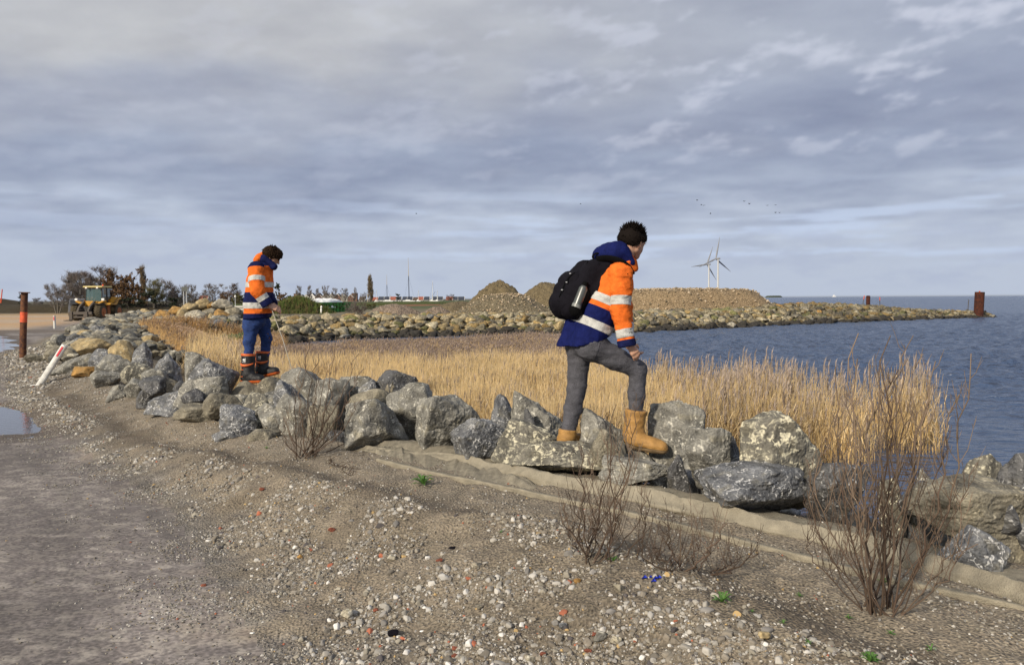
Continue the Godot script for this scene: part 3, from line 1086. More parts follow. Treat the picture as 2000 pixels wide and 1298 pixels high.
func build_near_rocks() -> void:
	var list := [
		[676, 776, 790, 879, 0.0, "rock_grey", "upright grey boulder, frosted white on top, left of the fabric sheet", 5],
		[808, 766, 953, 869, 0.3, "rock_grey", "big grey boulder tilted like a wedge above the wrinkled fabric", 5],
		[877, 816, 983, 888, 0.0, "rock_slate", "dark blue-grey boulder resting on the wrinkled fabric", 5],
		[756, 744, 876, 832, 1.1, "rock_grey", "grey boulder with a pointed top behind the frosted upright one", 4],
		[683, 756, 775, 800, 1.3, "rock_brown", "flat brown-grey boulder with a scrap of fabric on its right end", 4],
		[735, 722, 815, 772, 2.3, "rock_dark", "dark striped boulder, highest of the row below the tall reeds", 4],
		[655, 731, 745, 774, 2.1, "rock_grey", "grey layered boulder left of the dark striped one", 4],
		[700, 739, 745, 764, 2.0, "rock_slate", "small white-streaked stone between two grey boulders", 4],
		[598, 738, 682, 806, 1.3, "rock_grey", "grey boulder with a brown underside right of the white one", 4],
		[530, 740, 600, 802, 1.4, "rock_slate", "white-crusted boulder in front of the pole man's toes", 5],
		[548, 717, 638, 748, 2.6, "rock_grey", "low boulder on which the thin rod ends", 4],
		[496, 735, 560, 775, 2.9, "rock_brown", "flat-topped boulder under the front boot of the pole man", 4],
		[446, 743, 524, 779, 2.9, "rock_brown", "smooth brown boulder under the rear boot of the pole man", 4],
		[472, 766, 534, 818, 1.0, "rock_lichen", "square boulder with pale cracks below the pole man", 4],
		[419, 791, 507, 850, 0.1, "rock_slate", "blue-grey pyramid boulder at the edge of the gravel", 5],
		[395, 765, 482, 822, 0.8, "rock_brown", "tan boulder behind the blue-grey pyramid", 4],
		[504, 788, 562, 852, 0.5, "rock_grey", "leaning grey slab right of the blue-grey pyramid", 4],
		[530, 768, 612, 836, 0.6, "rock_grey", "rounded grey boulder behind the small bare shrub", 4],
		[418, 838, 475, 872, -0.2, "rock_slate", "half buried pale blue stone in front of the pyramid", 4],
		[487, 837, 545, 870, -0.1, "rock_brown", "half buried stone with a yellow cloth edge", 4],
		[374, 699, 456, 768, 2.0, "rock_slate", "sharp grey boulder with white veins left of the pole man's boots", 5],
		[347, 733, 450, 776, 1.3, "rock_grey", "broad grey boulder below the sharp veined one", 5],
		[352, 687, 408, 738, 2.4, "rock_grey", "upright grey boulder behind the sharp veined one", 4],
		[294, 688, 350, 738, 2.3, "rock_slate", "blue-grey boulder leaning left by the water", 4],
		[278, 718, 337, 762, 1.6, "rock_grey", "rounded grey boulder under the blue-grey leaning one", 4],
		[233, 707, 300, 750, 1.6, "rock_lichen", "cracked boulder with a white cheek on its left", 4],
		[249, 738, 286, 782, 0.9, "rock_grey", "narrow upright stone beside the gravel slope", 4],
		[266, 760, 314, 798, 0.3, "rock_dark", "small dark slate stone stuck in the gravel", 4],
		[296, 762, 400, 818, 0.5, "rock_slate", "large grey boulder with a broad white vein over its top", 5],
		[294, 738, 353, 768, 1.2, "rock_brown", "tan stone wedged above the large veined boulder", 4],
		[341, 787, 430, 836, 0.2, "rock_brown", "tan block with one white vein at the gravel edge", 4],
		[170, 724, 240, 760, 0.5, "rock_grey", "long low grey boulder right of the leaning white post", 4],
		[142, 715, 192, 745, 0.9, "rock_ochre", "yellow boulder behind the leaning white post", 4],
		[113, 688, 216, 734, 1.6, "rock_grey", "long grey boulder with a white spot behind the post", 4],
		[190, 690, 272, 728, 2.0, "rock_grey", "broad flat boulder in the middle of the left bank", 4],
		[174, 680, 218, 699, 2.6, "rock_slate", "white-topped stone on the left bank", 4],
		[135, 660, 214, 693, 3.2, "rock_yellow", "big buff and pink boulder above the leaning post", 4],
		[214, 663, 265, 691, 3.4, "rock_yellow", "buff boulder right of the big buff and pink one", 4],
		[258, 669, 294, 692, 3.6, "rock_slate", "dark grey stone at the edge of the brown grass", 3],
		[54, 690, 108, 723, 0.3, "rock_brown", "weathered boulder at the foot of the rusty pole", 4],
		[124, 650, 155, 675, 3.6, "rock_dark", "dark pointed stone above the white post's tip", 3],
		[98, 652, 128, 681, 2.8, "rock_grey", "grey block right of the rusty pole", 3],
		[212, 750, 258, 766, 0.0, "rock_grey", "flat grey slab lying on the gravel", 4],
		[996, 859, 1168, 936, 0.0, "rock_lichen", "wide lichen-netted boulder under the walker's rear boot", 5],
		[960, 818, 1093, 902, 0.45, "rock_lichen", "boulder with a cream splash left of the walker's rear boot", 5],
		[984, 762, 1100, 845, 1.1, "rock_grey", "grey boulder with white scratches behind the cream-splashed one", 5],
		[1128, 797, 1224, 870, 0.75, "rock_grey", "boulder with a bluish flat top between the walker's legs", 5],
		[1150, 836, 1218, 906, 0.3, "rock_brown", "brown-grey stone right of the wide lichen-netted boulder", 4],
		[1165, 889, 1306, 951, 0.1, "rock_grey", "grey boulder under the walker's front boot", 5],
		[1262, 782, 1384, 883, 1.35, "rock_grey", "large round boulder with white flecks right of the front boot", 5],
		[1302, 886, 1354, 941, 0.45, "rock_dark", "dark stone with a white stripe under the toe of the front boot", 4],
		[1333, 831, 1433, 955, 0.35, "rock_grey", "steep leaning boulder left of the big dark veined one", 5],
		[1402, 852, 1450, 907, 1.0, "rock_dark", "wet black stone in the gap behind the leaning boulder", 4],
		[1437, 800, 1597, 918, 0.75, "rock_lichen", "large upright boulder blotched with cream lichen before the reeds", 5],
		[1368, 904, 1592, 1027, 0.1, "rock_slate", "biggest dark boulder with white veins behind the fabric fold", 5],
		[948, 769, 1018, 840, 0.9, "rock_slate", "dark boulder between the wedge boulder and the scratched one", 4],
		[1585, 903, 1706, 1008, 0.75, "rock_dark", "dark boulder half hidden by the tall bare shrub", 5],
		[1760, 928, 2004, 1050, 0.6, "rock_brown", "big flat brown boulder at the right edge", 5],
		[1868, 881, 1957, 936, 1.5, "rock_lichen", "speckled boulder behind the big flat brown one", 4],
		[1950, 880, 2040, 945, 1.4, "rock_dark", "black boulder at the right edge of the picture", 4],
		[1836, 1025, 1964, 1133, 0.15, "rock_slate", "pale rounded boulder lowest at the right by the fabric fold", 5],
		[1714, 930, 1772, 992, 1.1, "rock_lichen", "whitish stone seen through the tall bare shrub", 4],
		[1976, 940, 2060, 1010, 0.9, "rock_slate", "grey boulder cut off by the right edge", 4],
		[1772, 912, 1855, 960, 1.4, "rock_grey", "grey boulder right of the whitish stone", 4],
		[1020, 798, 1060, 830, 0.9, "rock_dark", "small dark stone wedged above the cream-splashed boulder", 3],
		[600, 790, 660, 835, 0.7, "rock_brown", "sunken stone behind the crumpled fabric", 4],
	]
	var sd := 100
	for q in list:
		sd += 1
		var w: float = q[2] - q[0]
		var cx: float = (q[0] + q[2]) * 0.5
		var d0: float = front_depth(cx)
		var row: float = q[4]
		var d := d0 + row * lerpf(0.62, 1.15, smoothstep(7.0, 14.0, d0))
		var width := w / FPX * d
		var deep := width * (0.85 if w > 60.0 else 0.95)
		d += deep * 0.36
		width = w / FPX * d
		var top := W(cx, q[1], d)
		var bottom := W(cx, q[3], d - deep * 0.3)
		var g := land(top.x, -top.z) - 0.05
		var y0 := bottom.y
		if row > 0.2:
			y0 = minf(y0, maxf(g, y0 - 0.35))
		else:
			y0 = minf(y0, g)
		var size := Vector3(width * 1.02, maxf(0.08, top.y - y0), deep)
		var name := "boulder"
		var smooth: bool = str(q[6]).ends_with("boot of the pole man")
		var m := stone(size, q[7], sd, 5.0 if smooth else 18.0 + (sd % 5) * 5.0, 0.05 if smooth else 0.08, 14 if smooth else 9, 0.0 if smooth else 1.0)
		solo(name, Vector3(top.x, y0, top.z), m, mats[q[5]], q[6], "boulder", "boulders of the near bank")
	# smaller stones that fill the gaps
	var fill := []
	for k in 4:
		fill.append(stone(Vector3(1, 0.75, 0.9), 3, 300 + k, 14.0, 0.08, 10))
	var n := 0
	while n < 72:
		var px := rng.randf_range(300, 1950)
		var d := front_depth(px) + rng.randf_range(0.5, 1.9)
		var p := W(px, 800, d)
		var s := rng.randf_range(0.22, 0.42)
		p.y = land(p.x, d) - s * 0.2 + rng.randf_range(0.0, 0.22)
		if p.y < -0.45:
			continue
		var o := solo("stone", p, fill[n % 4], mats[["rock_dark", "rock_grey", "rock_slate"][n % 3]], gap_label(n, px), "stone", "stones in the gaps of the near bank")
		o.rotation.y = rng.randf() * TAU
		o.scale = Vector3(s, s * rng.randf_range(0.8, 1.2), s)
		n += 1


# what sets a distant boulder apart: colour, size, place on the slope, and what it lies below or beside
func far_label(kind: String, r: float, x: float, y: float, d: float, s: float, wide: float) -> String:
	var px := x / d * FPX + 1000.0
	var tone: String = {"rock_grey": "grey", "rock_slate": "blue-grey", "rock_brown": "brown", "rock_yellow": "buff", "rock_lichen": "speckled", "rock_pale": "pale", "rock_ochre": "yellow", "rock_dark": "dark"}[kind]
	var size := "small" if r < 0.58 else ("middling" if r < 0.75 else "big")
	var where := ""
	for q in [[110, "right of the rusty pole"], [150, "left of the wheel loader's forks"], [200, "below the wheel loader's wheels"], [235, "right of the wheel loader"], [275, "left of the yellow boulder pile"], [330, "before the yellow boulder pile"], [475, "at the foot of the yellow pile"], [545, "behind the pole man"], [600, "below the green weedy mound"], [670, "below the green container"], [735, "below the grey bare bush"], [800, "below the pink heap's left side"], [860, "below the pink heap's right side"], [930, "below the low smooth heap"], [1000, "below the speckled heap"], [1080, "left of the backpack"], [1240, "behind the walker"], [1330, "below the left of the flat heap"], [1420, "below the wind turbines"], [1515, "below the right of the flat heap"], [1600, "left of the shorter pile"], [1690, "below the red-topped stake"], [1760, "right of the shorter pile"], [1850, "towards the pier's end"], [3000, "beside the tall pile"]]:
		if px < q[0]:
			where = q[1]
			break
	var slope := "at the waterline" if s < wide * 0.3 else ("half way up" if s < wide * 0.68 else "near the top")
	if d < 60.0 and px < 340:
		slope = "in front" if d < 24.0 else ("in the middle" if d < 38.0 else "far back")
	return "%s %s boulder %s, %s" % [size, tone, slope, where]


func gap_label(n: int, px: float) -> String:
	var where := ""
	for q in [[345, "beside the large white-veined boulder"], [430, "beside the tan block"], [520, "below the pole man"], [620, "behind the small bare shrub"], [700, "behind the crumpled fabric"], [800, "right of the frosted boulder"], [900, "by the wedge boulder"], [990, "left of the cream-splashed boulder"], [1080, "by the cream-splashed boulder"], [1170, "between the walker's feet"], [1270, "under the walker's front boot"], [1340, "by the round flecked boulder"], [1440, "by the leaning boulder"], [1490, "left of the big dark veined boulder"], [1530, "below the lichen-blotched boulder"], [1570, "above the big dark veined boulder"], [1620, "right of the big dark veined boulder"], [1720, "behind the tall shrub"], [1830, "by the whitish stone"], [3000, "by the flat brown boulder"]]:
		if px < q[0]:
			where = q[1]
			break
	return "%s small stone wedged in the gap %s" % [["dark", "grey", "blue-grey"][n % 3], where]


func build_far_rocks() -> void:
	var sharp := []
	var round_ := []
	for k in 6:
		sharp.append(stone(Vector3(1, 0.8, 0.9), 3, 400 + k, 15.0, 0.10, 9, 1.0))
		round_.append(stone(Vector3(1, 0.75, 0.9), 3, 500 + k, 6.0, 0.07, 9))
	# the grey bank running away to the wheel loader
	var n := 0
	var placed := []
	var tries := 0
	while n < 118 and tries < 4000:
		tries += 1
		var d := 15.5 * pow(3.6, rng.randf())
		var s := rng.randf_range(0.05, 4.6)
		var x := at_depth(TOE, d) + s / 0.72
		var r := rng.randf_range(0.34, 0.66) * lerpf(1.0, 1.5, smoothstep(25.0, 50.0, d))
		var ok := true
		for q in placed:
			if Vector2(x - q.x, (d - q.y) * 0.8).length() < (r + q.z) * 0.34:
				ok = false
				break
		var y := land(x, d)
		if not ok or y < -0.45 or (d < 21.0 and x / d * FPX + 1000 > 150 and d < 17.0):
			continue
		placed.append(Vector3(x, d, r))
		var kind: String = ["rock_grey", "rock_slate", "rock_brown", "rock_grey", "rock_yellow", "rock_lichen", "rock_pale"][n % 7]
		var o := solo("boulder", Vector3(x, y - r * 0.12, -d), sharp[n % 6], mats[kind], far_label(kind, r, x, y, d, s, 4.6), "boulder", "boulders of the bank towards the loader" if kind != "rock_yellow" else "buff boulders of the bank towards the loader")
		o.rotation = Vector3(inv_noise() * 0.4, rng.randf() * TAU, inv_noise() * 0.4)
		o.scale = Vector3(r * rng.randf_range(0.9, 1.3), r * rng.randf_range(0.8, 1.1), r)
		n += 1
	var lm := MultiMesh.new()
	lm.transform_format = MultiMesh.TRANSFORM_3D
	lm.use_colors = true
	lm.mesh = stone(Vector3(1, 0.8, 0.9), 2, 431, 16.0, 0.10, 9, 1.0)
	lm.instance_count = 900
	var greys := [Color(0.27, 0.26, 0.24), Color(0.21, 0.205, 0.20), Color(0.34, 0.33, 0.30), Color(0.30, 0.27, 0.21), Color(0.17, 0.175, 0.18), Color(0.40, 0.39, 0.36)]
	for k in 900:
		var d := 16.0 * pow(3.9, rng.randf())
		var s := rng.randf_range(-0.2, 5.2)
		var x := at_depth(TOE, d) + s / 0.72
		var r := rng.randf_range(0.22, 0.5) * lerpf(0.8, 1.2, smoothstep(18.0, 45.0, d))
		lm.set_instance_transform(k, Transform3D(Basis.from_euler(Vector3(inv_noise() * 0.6, rng.randf() * TAU, inv_noise() * 0.6)).scaled_local(Vector3(r * rng.randf_range(0.9, 1.4), r, r)), Vector3(x, maxf(land(x, d), -0.7) + r * 0.15, -d)))
		lm.set_instance_color(k, greys[rng.randi() % greys.size()] * rng.randf_range(2.5, 4.4))
	var li := MultiMeshInstance3D.new()
	li.name = numbered("bank_stones")
	li.multimesh = lm
	li.material_override = mats.tinted_rock
	tag(li, "mass of smaller grey stones of the rubble bank towards the wheel loader", "", "", "stuff")
	add_child(li)
	# the pile of big yellow boulders: left, top, right, bottom in the photograph, and how far back
	var pile := [
		[304, 605, 334, 630, 0, "rock_ochre", "round orange boulder at the left end of the yellow pile"], [346, 604, 368, 624, 0.6, "rock_yellow", "pinkish boulder right of the round orange one"], [365, 606, 404, 634, -0.3, "rock_pale", "big pale boulder low in the middle of the yellow pile"],
		[418, 604, 449, 629, -0.3, "rock_ochre", "big golden boulder low at the right of the yellow pile"], [416, 584, 450, 606, 1.0, "rock_pale", "broad pale boulder on top of the yellow pile"], [380, 583, 408, 603, 1.2, "rock_yellow", "brown-topped boulder, highest of the yellow pile"],
		[352, 592, 388, 612, 1.0, "rock_yellow", "long pink-buff boulder on the left shoulder of the pile"], [398, 590, 420, 606, 1.3, "rock_ochre", "shadowed boulder between the two top ones"], [396, 602, 424, 622, 0.4, "rock_brown", "dark brown boulder behind the golden one"],
		[404, 612, 420, 632, -0.4, "rock_yellow", "narrow tilted stone left of the golden boulder"], [448, 600, 474, 620, 0.5, "rock_brown", "brown boulder at the right end of the yellow pile"], [440, 596, 458, 610, 0.8, "rock_brown", "small brown stone under the broad pale boulder"],
		[436, 604, 452, 618, 0.6, "rock_pale", "white stone behind the golden boulder"], [330, 598, 356, 616, 1.2, "rock_ochre", "mossy yellow boulder behind the orange one"], [338, 616, 362, 636, 0, "rock_yellow", "low yellow boulder below the pinkish one"],
		[358, 632, 386, 652, -1.2, "rock_pale", "pale boulder at the foot of the yellow pile"], [388, 622, 410, 640, -0.8, "rock_yellow", "buff stone with a red end in the yellow pile"], [396, 634, 424, 646, -1.2, "rock_yellow", "flat slanting stone at the foot of the pile"],
		[448, 617, 466, 628, -0.4, "rock_pale", "small white stone below the brown one"], [460, 622, 480, 636, -0.8, "rock_pale", "pale flat stone at the right foot of the pile"], [316, 630, 344, 648, -0.8, "rock_yellow", "buff boulder at the left foot of the pile"],
		[420, 634, 444, 650, -1.2, "rock_ochre", "yellow stone at the right foot of the pile"], [284, 622, 308, 640, 0, "rock_grey", "grey boulder left of the orange one"], [296, 636, 320, 652, -1, "rock_brown", "brown stone at the grassy foot of the pile"],
	]
	var sd := 600
	for q in pile:
		sd += 1
		var d: float = 37.5 + q[4] * 1.2
		var cx: float = (q[0] + q[2]) * 0.5
		var w: float = (q[2] - q[0]) / FPX * d * 1.12
		var top := W(cx, q[1] - 1, d)
		var y0 := minf(W(cx, q[3] + 1, d).y, top.y - 0.3)
		if q[4] <= 0:
			y0 = minf(y0, land(top.x, d))
		solo("boulder", Vector3(top.x, y0, top.z), stone(Vector3(w, top.y - y0, w * 0.9), 3, sd, 7.0, 0.07, 9), mats[q[5]], q[6], "boulder", "yellow boulders of the pile")
	hump("rubble_core", Vector2(-15.6, 39.3), 3.0, 1.7, 1.15, -0.2, 0.2, mats.heap_brown, "dark earth inside the yellow boulder pile", "", "stuff", 0.0, 0.1)
	# the far bank and the pier: the largest ones singly, the rest as one mass
	n = 0
	tries = 0
	placed = []
	var lens := PackedFloat32Array()
	var total := 0.0
	for k in 11:
		total += shore[k].distance_to(shore[k + 1])
		lens.append(total)
	var mm := MultiMesh.new()
	mm.transform_format = MultiMesh.TRANSFORM_3D
	mm.use_colors = true
	var rest := []
	while tries < 7600:
		tries += 1
		var t := rng.randf() * total
		var k := 0
		while lens[k] < t:
			k += 1
		var a := shore[k]
		var e := (shore[k + 1] - a).normalized()
		var q := a + e * (t - (lens[k - 1] if k else 0.0))
		var inl := Vector2(-e.y, e.x)
		var s := rng.randf_range(-0.35, 5.0 if q.x < 22.0 else 3.6)
		q += inl * s
		var y := land(q.x, q.y)
		if y < -0.75:
			continue
		var r := rng.randf_range(0.24, 0.56) if rng.randf() < 0.8 else rng.randf_range(0.55, 0.85)
		if q.x > 34.0:
			r *= 0.8
		var x := Transform3D(Basis.from_euler(Vector3(inv_noise() * 0.35, rng.randf() * TAU, inv_noise() * 0.35)).scaled_local(Vector3(r * rng.randf_range(0.9, 1.4), r * rng.randf_range(0.7, 1.0), r)), Vector3(q.x, y - r * 0.2, -q.y))
		var clear := true
		if r > 0.5 and n < 120:
			for z in placed:
				if z.distance_squared_to(q) < 0.7:
					clear = false
					break
			if clear:
				placed.append(q)
				var pale := q.x < 16.0
				var kind: String = (["rock_yellow", "rock_pale", "rock_brown", "rock_ochre", "rock_yellow", "rock_grey"] if pale else ["rock_brown", "rock_grey", "rock_yellow", "rock_brown", "rock_dark", "rock_ochre"])[n % 6]
				var o := solo("boulder", Vector3.ZERO, round_[n % 6], mats[kind], far_label(kind, r, q.x, y, q.y, s, 4.5 if q.x < 22.0 else 3.2), "boulder", "boulders of the far bank" if pale else "boulders of the pier")
				o.transform = x
				n += 1
				continue
		rest.append(x)
	mm.mesh = round_[0]
	mm.mesh = stone(Vector3(1, 0.75, 0.9), 2, 551, 7.0, 0.08, 9)
	mm.instance_count = rest.size()
	var tones := [Color(0.36, 0.29, 0.17), Color(0.30, 0.27, 0.20), Color(0.42, 0.37, 0.27), Color(0.22, 0.19, 0.14), Color(0.33, 0.24, 0.11), Color(0.15, 0.14, 0.12), Color(0.47, 0.43, 0.34), Color(0.20, 0.20, 0.09)]
	for k in rest.size():
		mm.set_instance_transform(k, rest[k])
		var c: Color = tones[rng.randi() % tones.size()] * rng.randf_range(0.6, 1.05)
		var hgt: float = rest[k].origin.y
		if hgt < -0.5:
			c = Color(0.05, 0.045, 0.04)
		elif rest[k].origin.x > 20.0:
			c = c * 0.75
		mm.set_instance_color(k, c * (4.3 if hgt > -0.35 else 3.0))
	var mi := MultiMeshInstance3D.new()
	mi.name = numbered("bank_stones")
	mi.multimesh = mm
	mi.material_override = mats.tinted_rock
	tag(mi, "mass of smaller weathered stones of the far bank and pier", "", "", "stuff")
	add_child(mi)
	# stones on the heaps
	for z in [[Vector2(15.4, 72.0), 9.3, 6.6, 2.25, 2600, 0.16, "heap_stones", "stones of the long flat-topped gravel heap"], [Vector2(-0.6, 63.0), 4.6, 4.3, 1.8, 900, 0.13, "heap_stones", "stones of the speckled heap"]]:
		var hm := MultiMesh.new()
		hm.transform_format = MultiMesh.TRANSFORM_3D
		hm.use_colors = true
		hm.mesh = stone(Vector3(1, 0.7, 0.9), 1, 560, 9.0, 0.06, 9)
		hm.instance_count = z[4]
		var heap: MeshInstance3D
		for ch in get_children():
			if ch is MeshInstance3D and str(ch.name).begins_with("gravel_heap") and Vector2(ch.position.x, -ch.position.z).distance_to(z[0]) < 0.1:
				heap = ch
		var vs: PackedVector3Array = heap.mesh.surface_get_arrays(0)[Mesh.ARRAY_VERTEX]
		for k in z[4]:
			var i0 := rng.randi_range(1, vs.size() - 80)
			var p := vs[i0].lerp(vs[i0 + 72] if i0 + 72 < vs.size() else vs[i0], rng.randf()) + Vector3(inv_noise(), 0, inv_noise()) * 0.15
			var r: float = z[5] * rng.randf_range(0.6, 1.6)
			hm.set_instance_transform(k, Transform3D(Basis.from_euler(Vector3(rng.randf() * 6, rng.randf() * 6, 0)).scaled_local(Vector3(r, r, r)), p))
			hm.set_instance_color(k, [Color(0.40, 0.30, 0.19), Color(0.31, 0.24, 0.15), Color(0.48, 0.39, 0.28), Color(0.20, 0.16, 0.10)][rng.randi() % 4] * rng.randf_range(0.8, 1.1))
		var hi := MultiMeshInstance3D.new()
		hi.name = "stones"
		hi.multimesh = hm
		hi.material_override = mats.tinted
		hi.set_meta("kind", "stuff")
		heap.add_child(hi, true)


# ---------- reeds ----------
func reed_clump(sd: int, stalks: int, plume: float) -> ArrayMesh:
	var r := RandomNumberGenerator.new()
	r.seed = sd
	var b := MB.new()
	b.colored = true
	for k in stalks:
		var h := 1.1 - 0.62 * pow(r.randf(), 1.6)
		var base := Vector3(r.randf_range(-0.27, 0.27), -0.1, r.randf_range(-0.27, 0.27))
		var lean := Vector3(r.randf_range(-0.10, 0.16), 0, r.randf_range(-0.12, 0.12))
		var w := r.randf_range(0.0022, 0.0038)
		var tone := r.randf_range(0.75, 1.15)
		var prev := []
		for s in 4:
			var t := s / 3.0
			var p := base + Vector3(0, h * t + (0.1 if s else 0.0), 0) + lean * t * t
			b.col = Color(0.79, 0.555, 0.225).lerp(Color(0.77, 0.595, 0.32), t) * tone
			var ring := []
			for q in 3:
				var an := TAU * q / 3.0 + k
				ring.append(b.p(p + Vector3(cos(an), 0, sin(an)) * w * (1.1 - t * 0.5)))
			if s:
				for q in 3:
					b.i.append_array([prev[q], ring[q], prev[(q + 1) % 3], prev[(q + 1) % 3], ring[q], ring[(q + 1) % 3]])
			prev = ring
		# long thin leaves
		for l in 3:
			var t := r.randf_range(0.25, 0.9)
			var p := base + Vector3(0, h * t, 0) + lean * t * t
			var an := r.randf() * TAU
			var o := Vector3(cos(an), 0, sin(an))
			var sw := Vector3(-o.z, 0, o.x) * 0.0042
			b.col = Color(0.81, 0.60, 0.27).lerp(Color(0.74, 0.59, 0.37), t) * tone
			var f := b.v.size()
			b.p(p - sw)
			b.p(p + sw)
			b.p(p + o * 0.09 + Vector3(0, 0.13, 0) - sw * 0.7)
			b.p(p + o * 0.09 + Vector3(0, 0.13, 0) + sw * 0.7)
			b.p(p + o * 0.22 + Vector3(0.03, r.randf_range(0.08, 0.2), 0))
			b.i.append_array([f, f + 2, f + 1, f + 1, f + 2, f + 3, f + 2, f + 4, f + 3])
		# feathery head
		if r.randf() < plume:
			var tip := base + Vector3(0, h + 0.1, 0) + lean
			b.col = Color(0.34, 0.265, 0.205).lerp(Color(0.52, 0.43, 0.36), r.randf()) * tone
			for q in 7:
				var an := TAU * q / 7.0 + k
				var y := -0.02 + 0.02 * q
				var o := Vector3(cos(an), 0, sin(an))
				var f := b.v.size()
				b.p(tip + Vector3(0, y - 0.03, 0) - Vector3(-o.z, 0, o.x) * 0.007)
				b.p(tip + Vector3(0, y - 0.03, 0) + Vector3(-o.z, 0, o.x) * 0.007)
				b.p(tip + o * 0.028 + Vector3(0.02, y + 0.075, 0))
				b.i.append_array([f, f + 2, f + 1])
	return b.mesh()


func reed_field(n: String, label: String, poly: PackedVector2Array, count: int, mesh: ArrayMesh, hmin: float, hmax: float, tint: Color, edge: float) -> void:
	var lo := Vector2(1e9, 1e9)
	var hi := -lo
	for q in poly:
		lo = lo.min(q)
		hi = hi.max(q)
	var places := []
	var guard := 0
	while places.size() < count and guard < count * 40:
		guard += 1
		# closer clumps thicker, so that the bed looks equally full
		var d := lo.y * pow(hi.y / lo.y, rng.randf())
		var q := Vector2(rng.randf_range(lo.x, hi.x), d)
		if not Geometry2D.is_point_in_polygon(q, poly):
			continue
		if nz.get_noise_2d(q.x * 0.35, q.y * 0.35) < -0.32 + edge * rng.randf():
			continue
		places.append(q)
	var mm := MultiMesh.new()
	mm.transform_format = MultiMesh.TRANSFORM_3D
	mm.use_colors = true
	mm.mesh = mesh
	mm.instance_count = places.size()
	for k in places.size():
		var q: Vector2 = places[k]
		var h := rng.randf_range(hmin, hmax) * (1.0 + 0.16 * nz.get_noise_2d(q.x * 0.5 + 50, q.y * 0.5))
		var wd := lerpf(1.0, 1.5, smoothstep(10.0, 30.0, q.y))
		var y := maxf(WATER - 0.05, land(q.x, q.y))
		mm.set_instance_transform(k, Transform3D(Basis(Vector3.UP, rng.randf_range(-0.9, 0.9)).scaled_local(Vector3(wd, h, wd)), Vector3(q.x, y, -q.y)))
		var c := tint * rng.randf_range(0.82, 1.12)
		mm.set_instance_color(k, Color(c.r, c.g, c.b))
	var o := MultiMeshInstance3D.new()
	o.name = numbered(n)
	o.multimesh = mm
	o.material_override = mats.reed
	tag(o, label, "", "", "stuff")
	add_child(o)


func build_reeds() -> void:
	var a := reed_clump(1, 34, 0.16)
	var b := reed_clump(2, 34, 0.3)
	var c := reed_clump(3, 30, 0.55)
	var main := PackedVector2Array([Vector2(-4.6, 11.6), Vector2(-2.3, 10.4), Vector2(0.2, 9.2), Vector2(1.2, 8.7), Vector2(2.4, 9.0), Vector2(3.2, 9.3), Vector2(3.2, 12.0), Vector2(2.5, 14.2), Vector2(1.4, 19.0), Vector2(-5.0, 19.0), Vector2(-6.2, 15.0)])
	reed_field("reed_bed", "tall golden reeds standing in the water behind the boulders", main, 1900, a, 0.60, 0.88, Color(1, 1, 1), 0.45)
	reed_field("reed_bed", "golden reeds at the thin right end of the bed beside open water", PackedVector2Array([Vector2(2.0, 8.9), Vector2(4.0, 9.2), Vector2(5.5, 9.9), Vector2(5.9, 10.8), Vector2(5.2, 12.2), Vector2(4.2, 13.4), Vector2(2.5, 14.5)]), 165, b, 0.58, 1.04, Color(1.03, 1.02, 1.0), 0.6)
	reed_field("reed_bed", "mauve-headed far part of the reed bed before the stone bank", PackedVector2Array([Vector2(-6.8, 16.5), Vector2(-1.0, 17.0), Vector2(2.0, 17.5), Vector2(2.6, 24.0), Vector2(2.7, 32.0), Vector2(0.5, 35.0), Vector2(-2.0, 31.0), Vector2(-7.0, 28.0), Vector2(-9.0, 22.0)]), 2600, c, 0.42, 0.60, Color(0.93, 0.90, 0.92), 0.35)
	reed_field("reed_bed", "brown grass and reeds on the shore below the yellow boulder pile", PackedVector2Array([Vector2(-7.0, 17.5), Vector2(-7.8, 22.0), Vector2(-9.2, 30.0), Vector2(-11.0, 36.0), Vector2(-14.6, 33.5), Vector2(-15.0, 31.0), Vector2(-11.8, 26.0), Vector2(-9.4, 21.0)]), 1300, b, 0.36, 0.58, Color(0.95, 0.82, 0.66), 0.3)
	reed_field("grass_patch", "green tussock in the brown shore grass", PackedVector2Array([Vector2(-12.0, 31.0), Vector2(-11.2, 31.2), Vector2(-11.2, 32.6), Vector2(-12.2, 32.6)]), 60, b, 0.45, 0.6, Color(0.34, 0.62, 0.35), -2.0)


# ---------- geotextile along the boulders ----------
func smooth_path(pts: Array, steps: int) -> PackedVector3Array:
	var c := Curve3D.new()
	for k in pts.size():
		var a: Vector3 = pts[maxi(k - 1, 0)]
		var b: Vector3 = pts[mini(k + 1, pts.size() - 1)]
		c.add_point(pts[k], (a - b) * 0.16, (b - a) * 0.16)
	var out := PackedVector3Array()
	for k in steps + 1:
		out.append(c.sample_baked(c.get_baked_length() * k / steps, true))
	return out


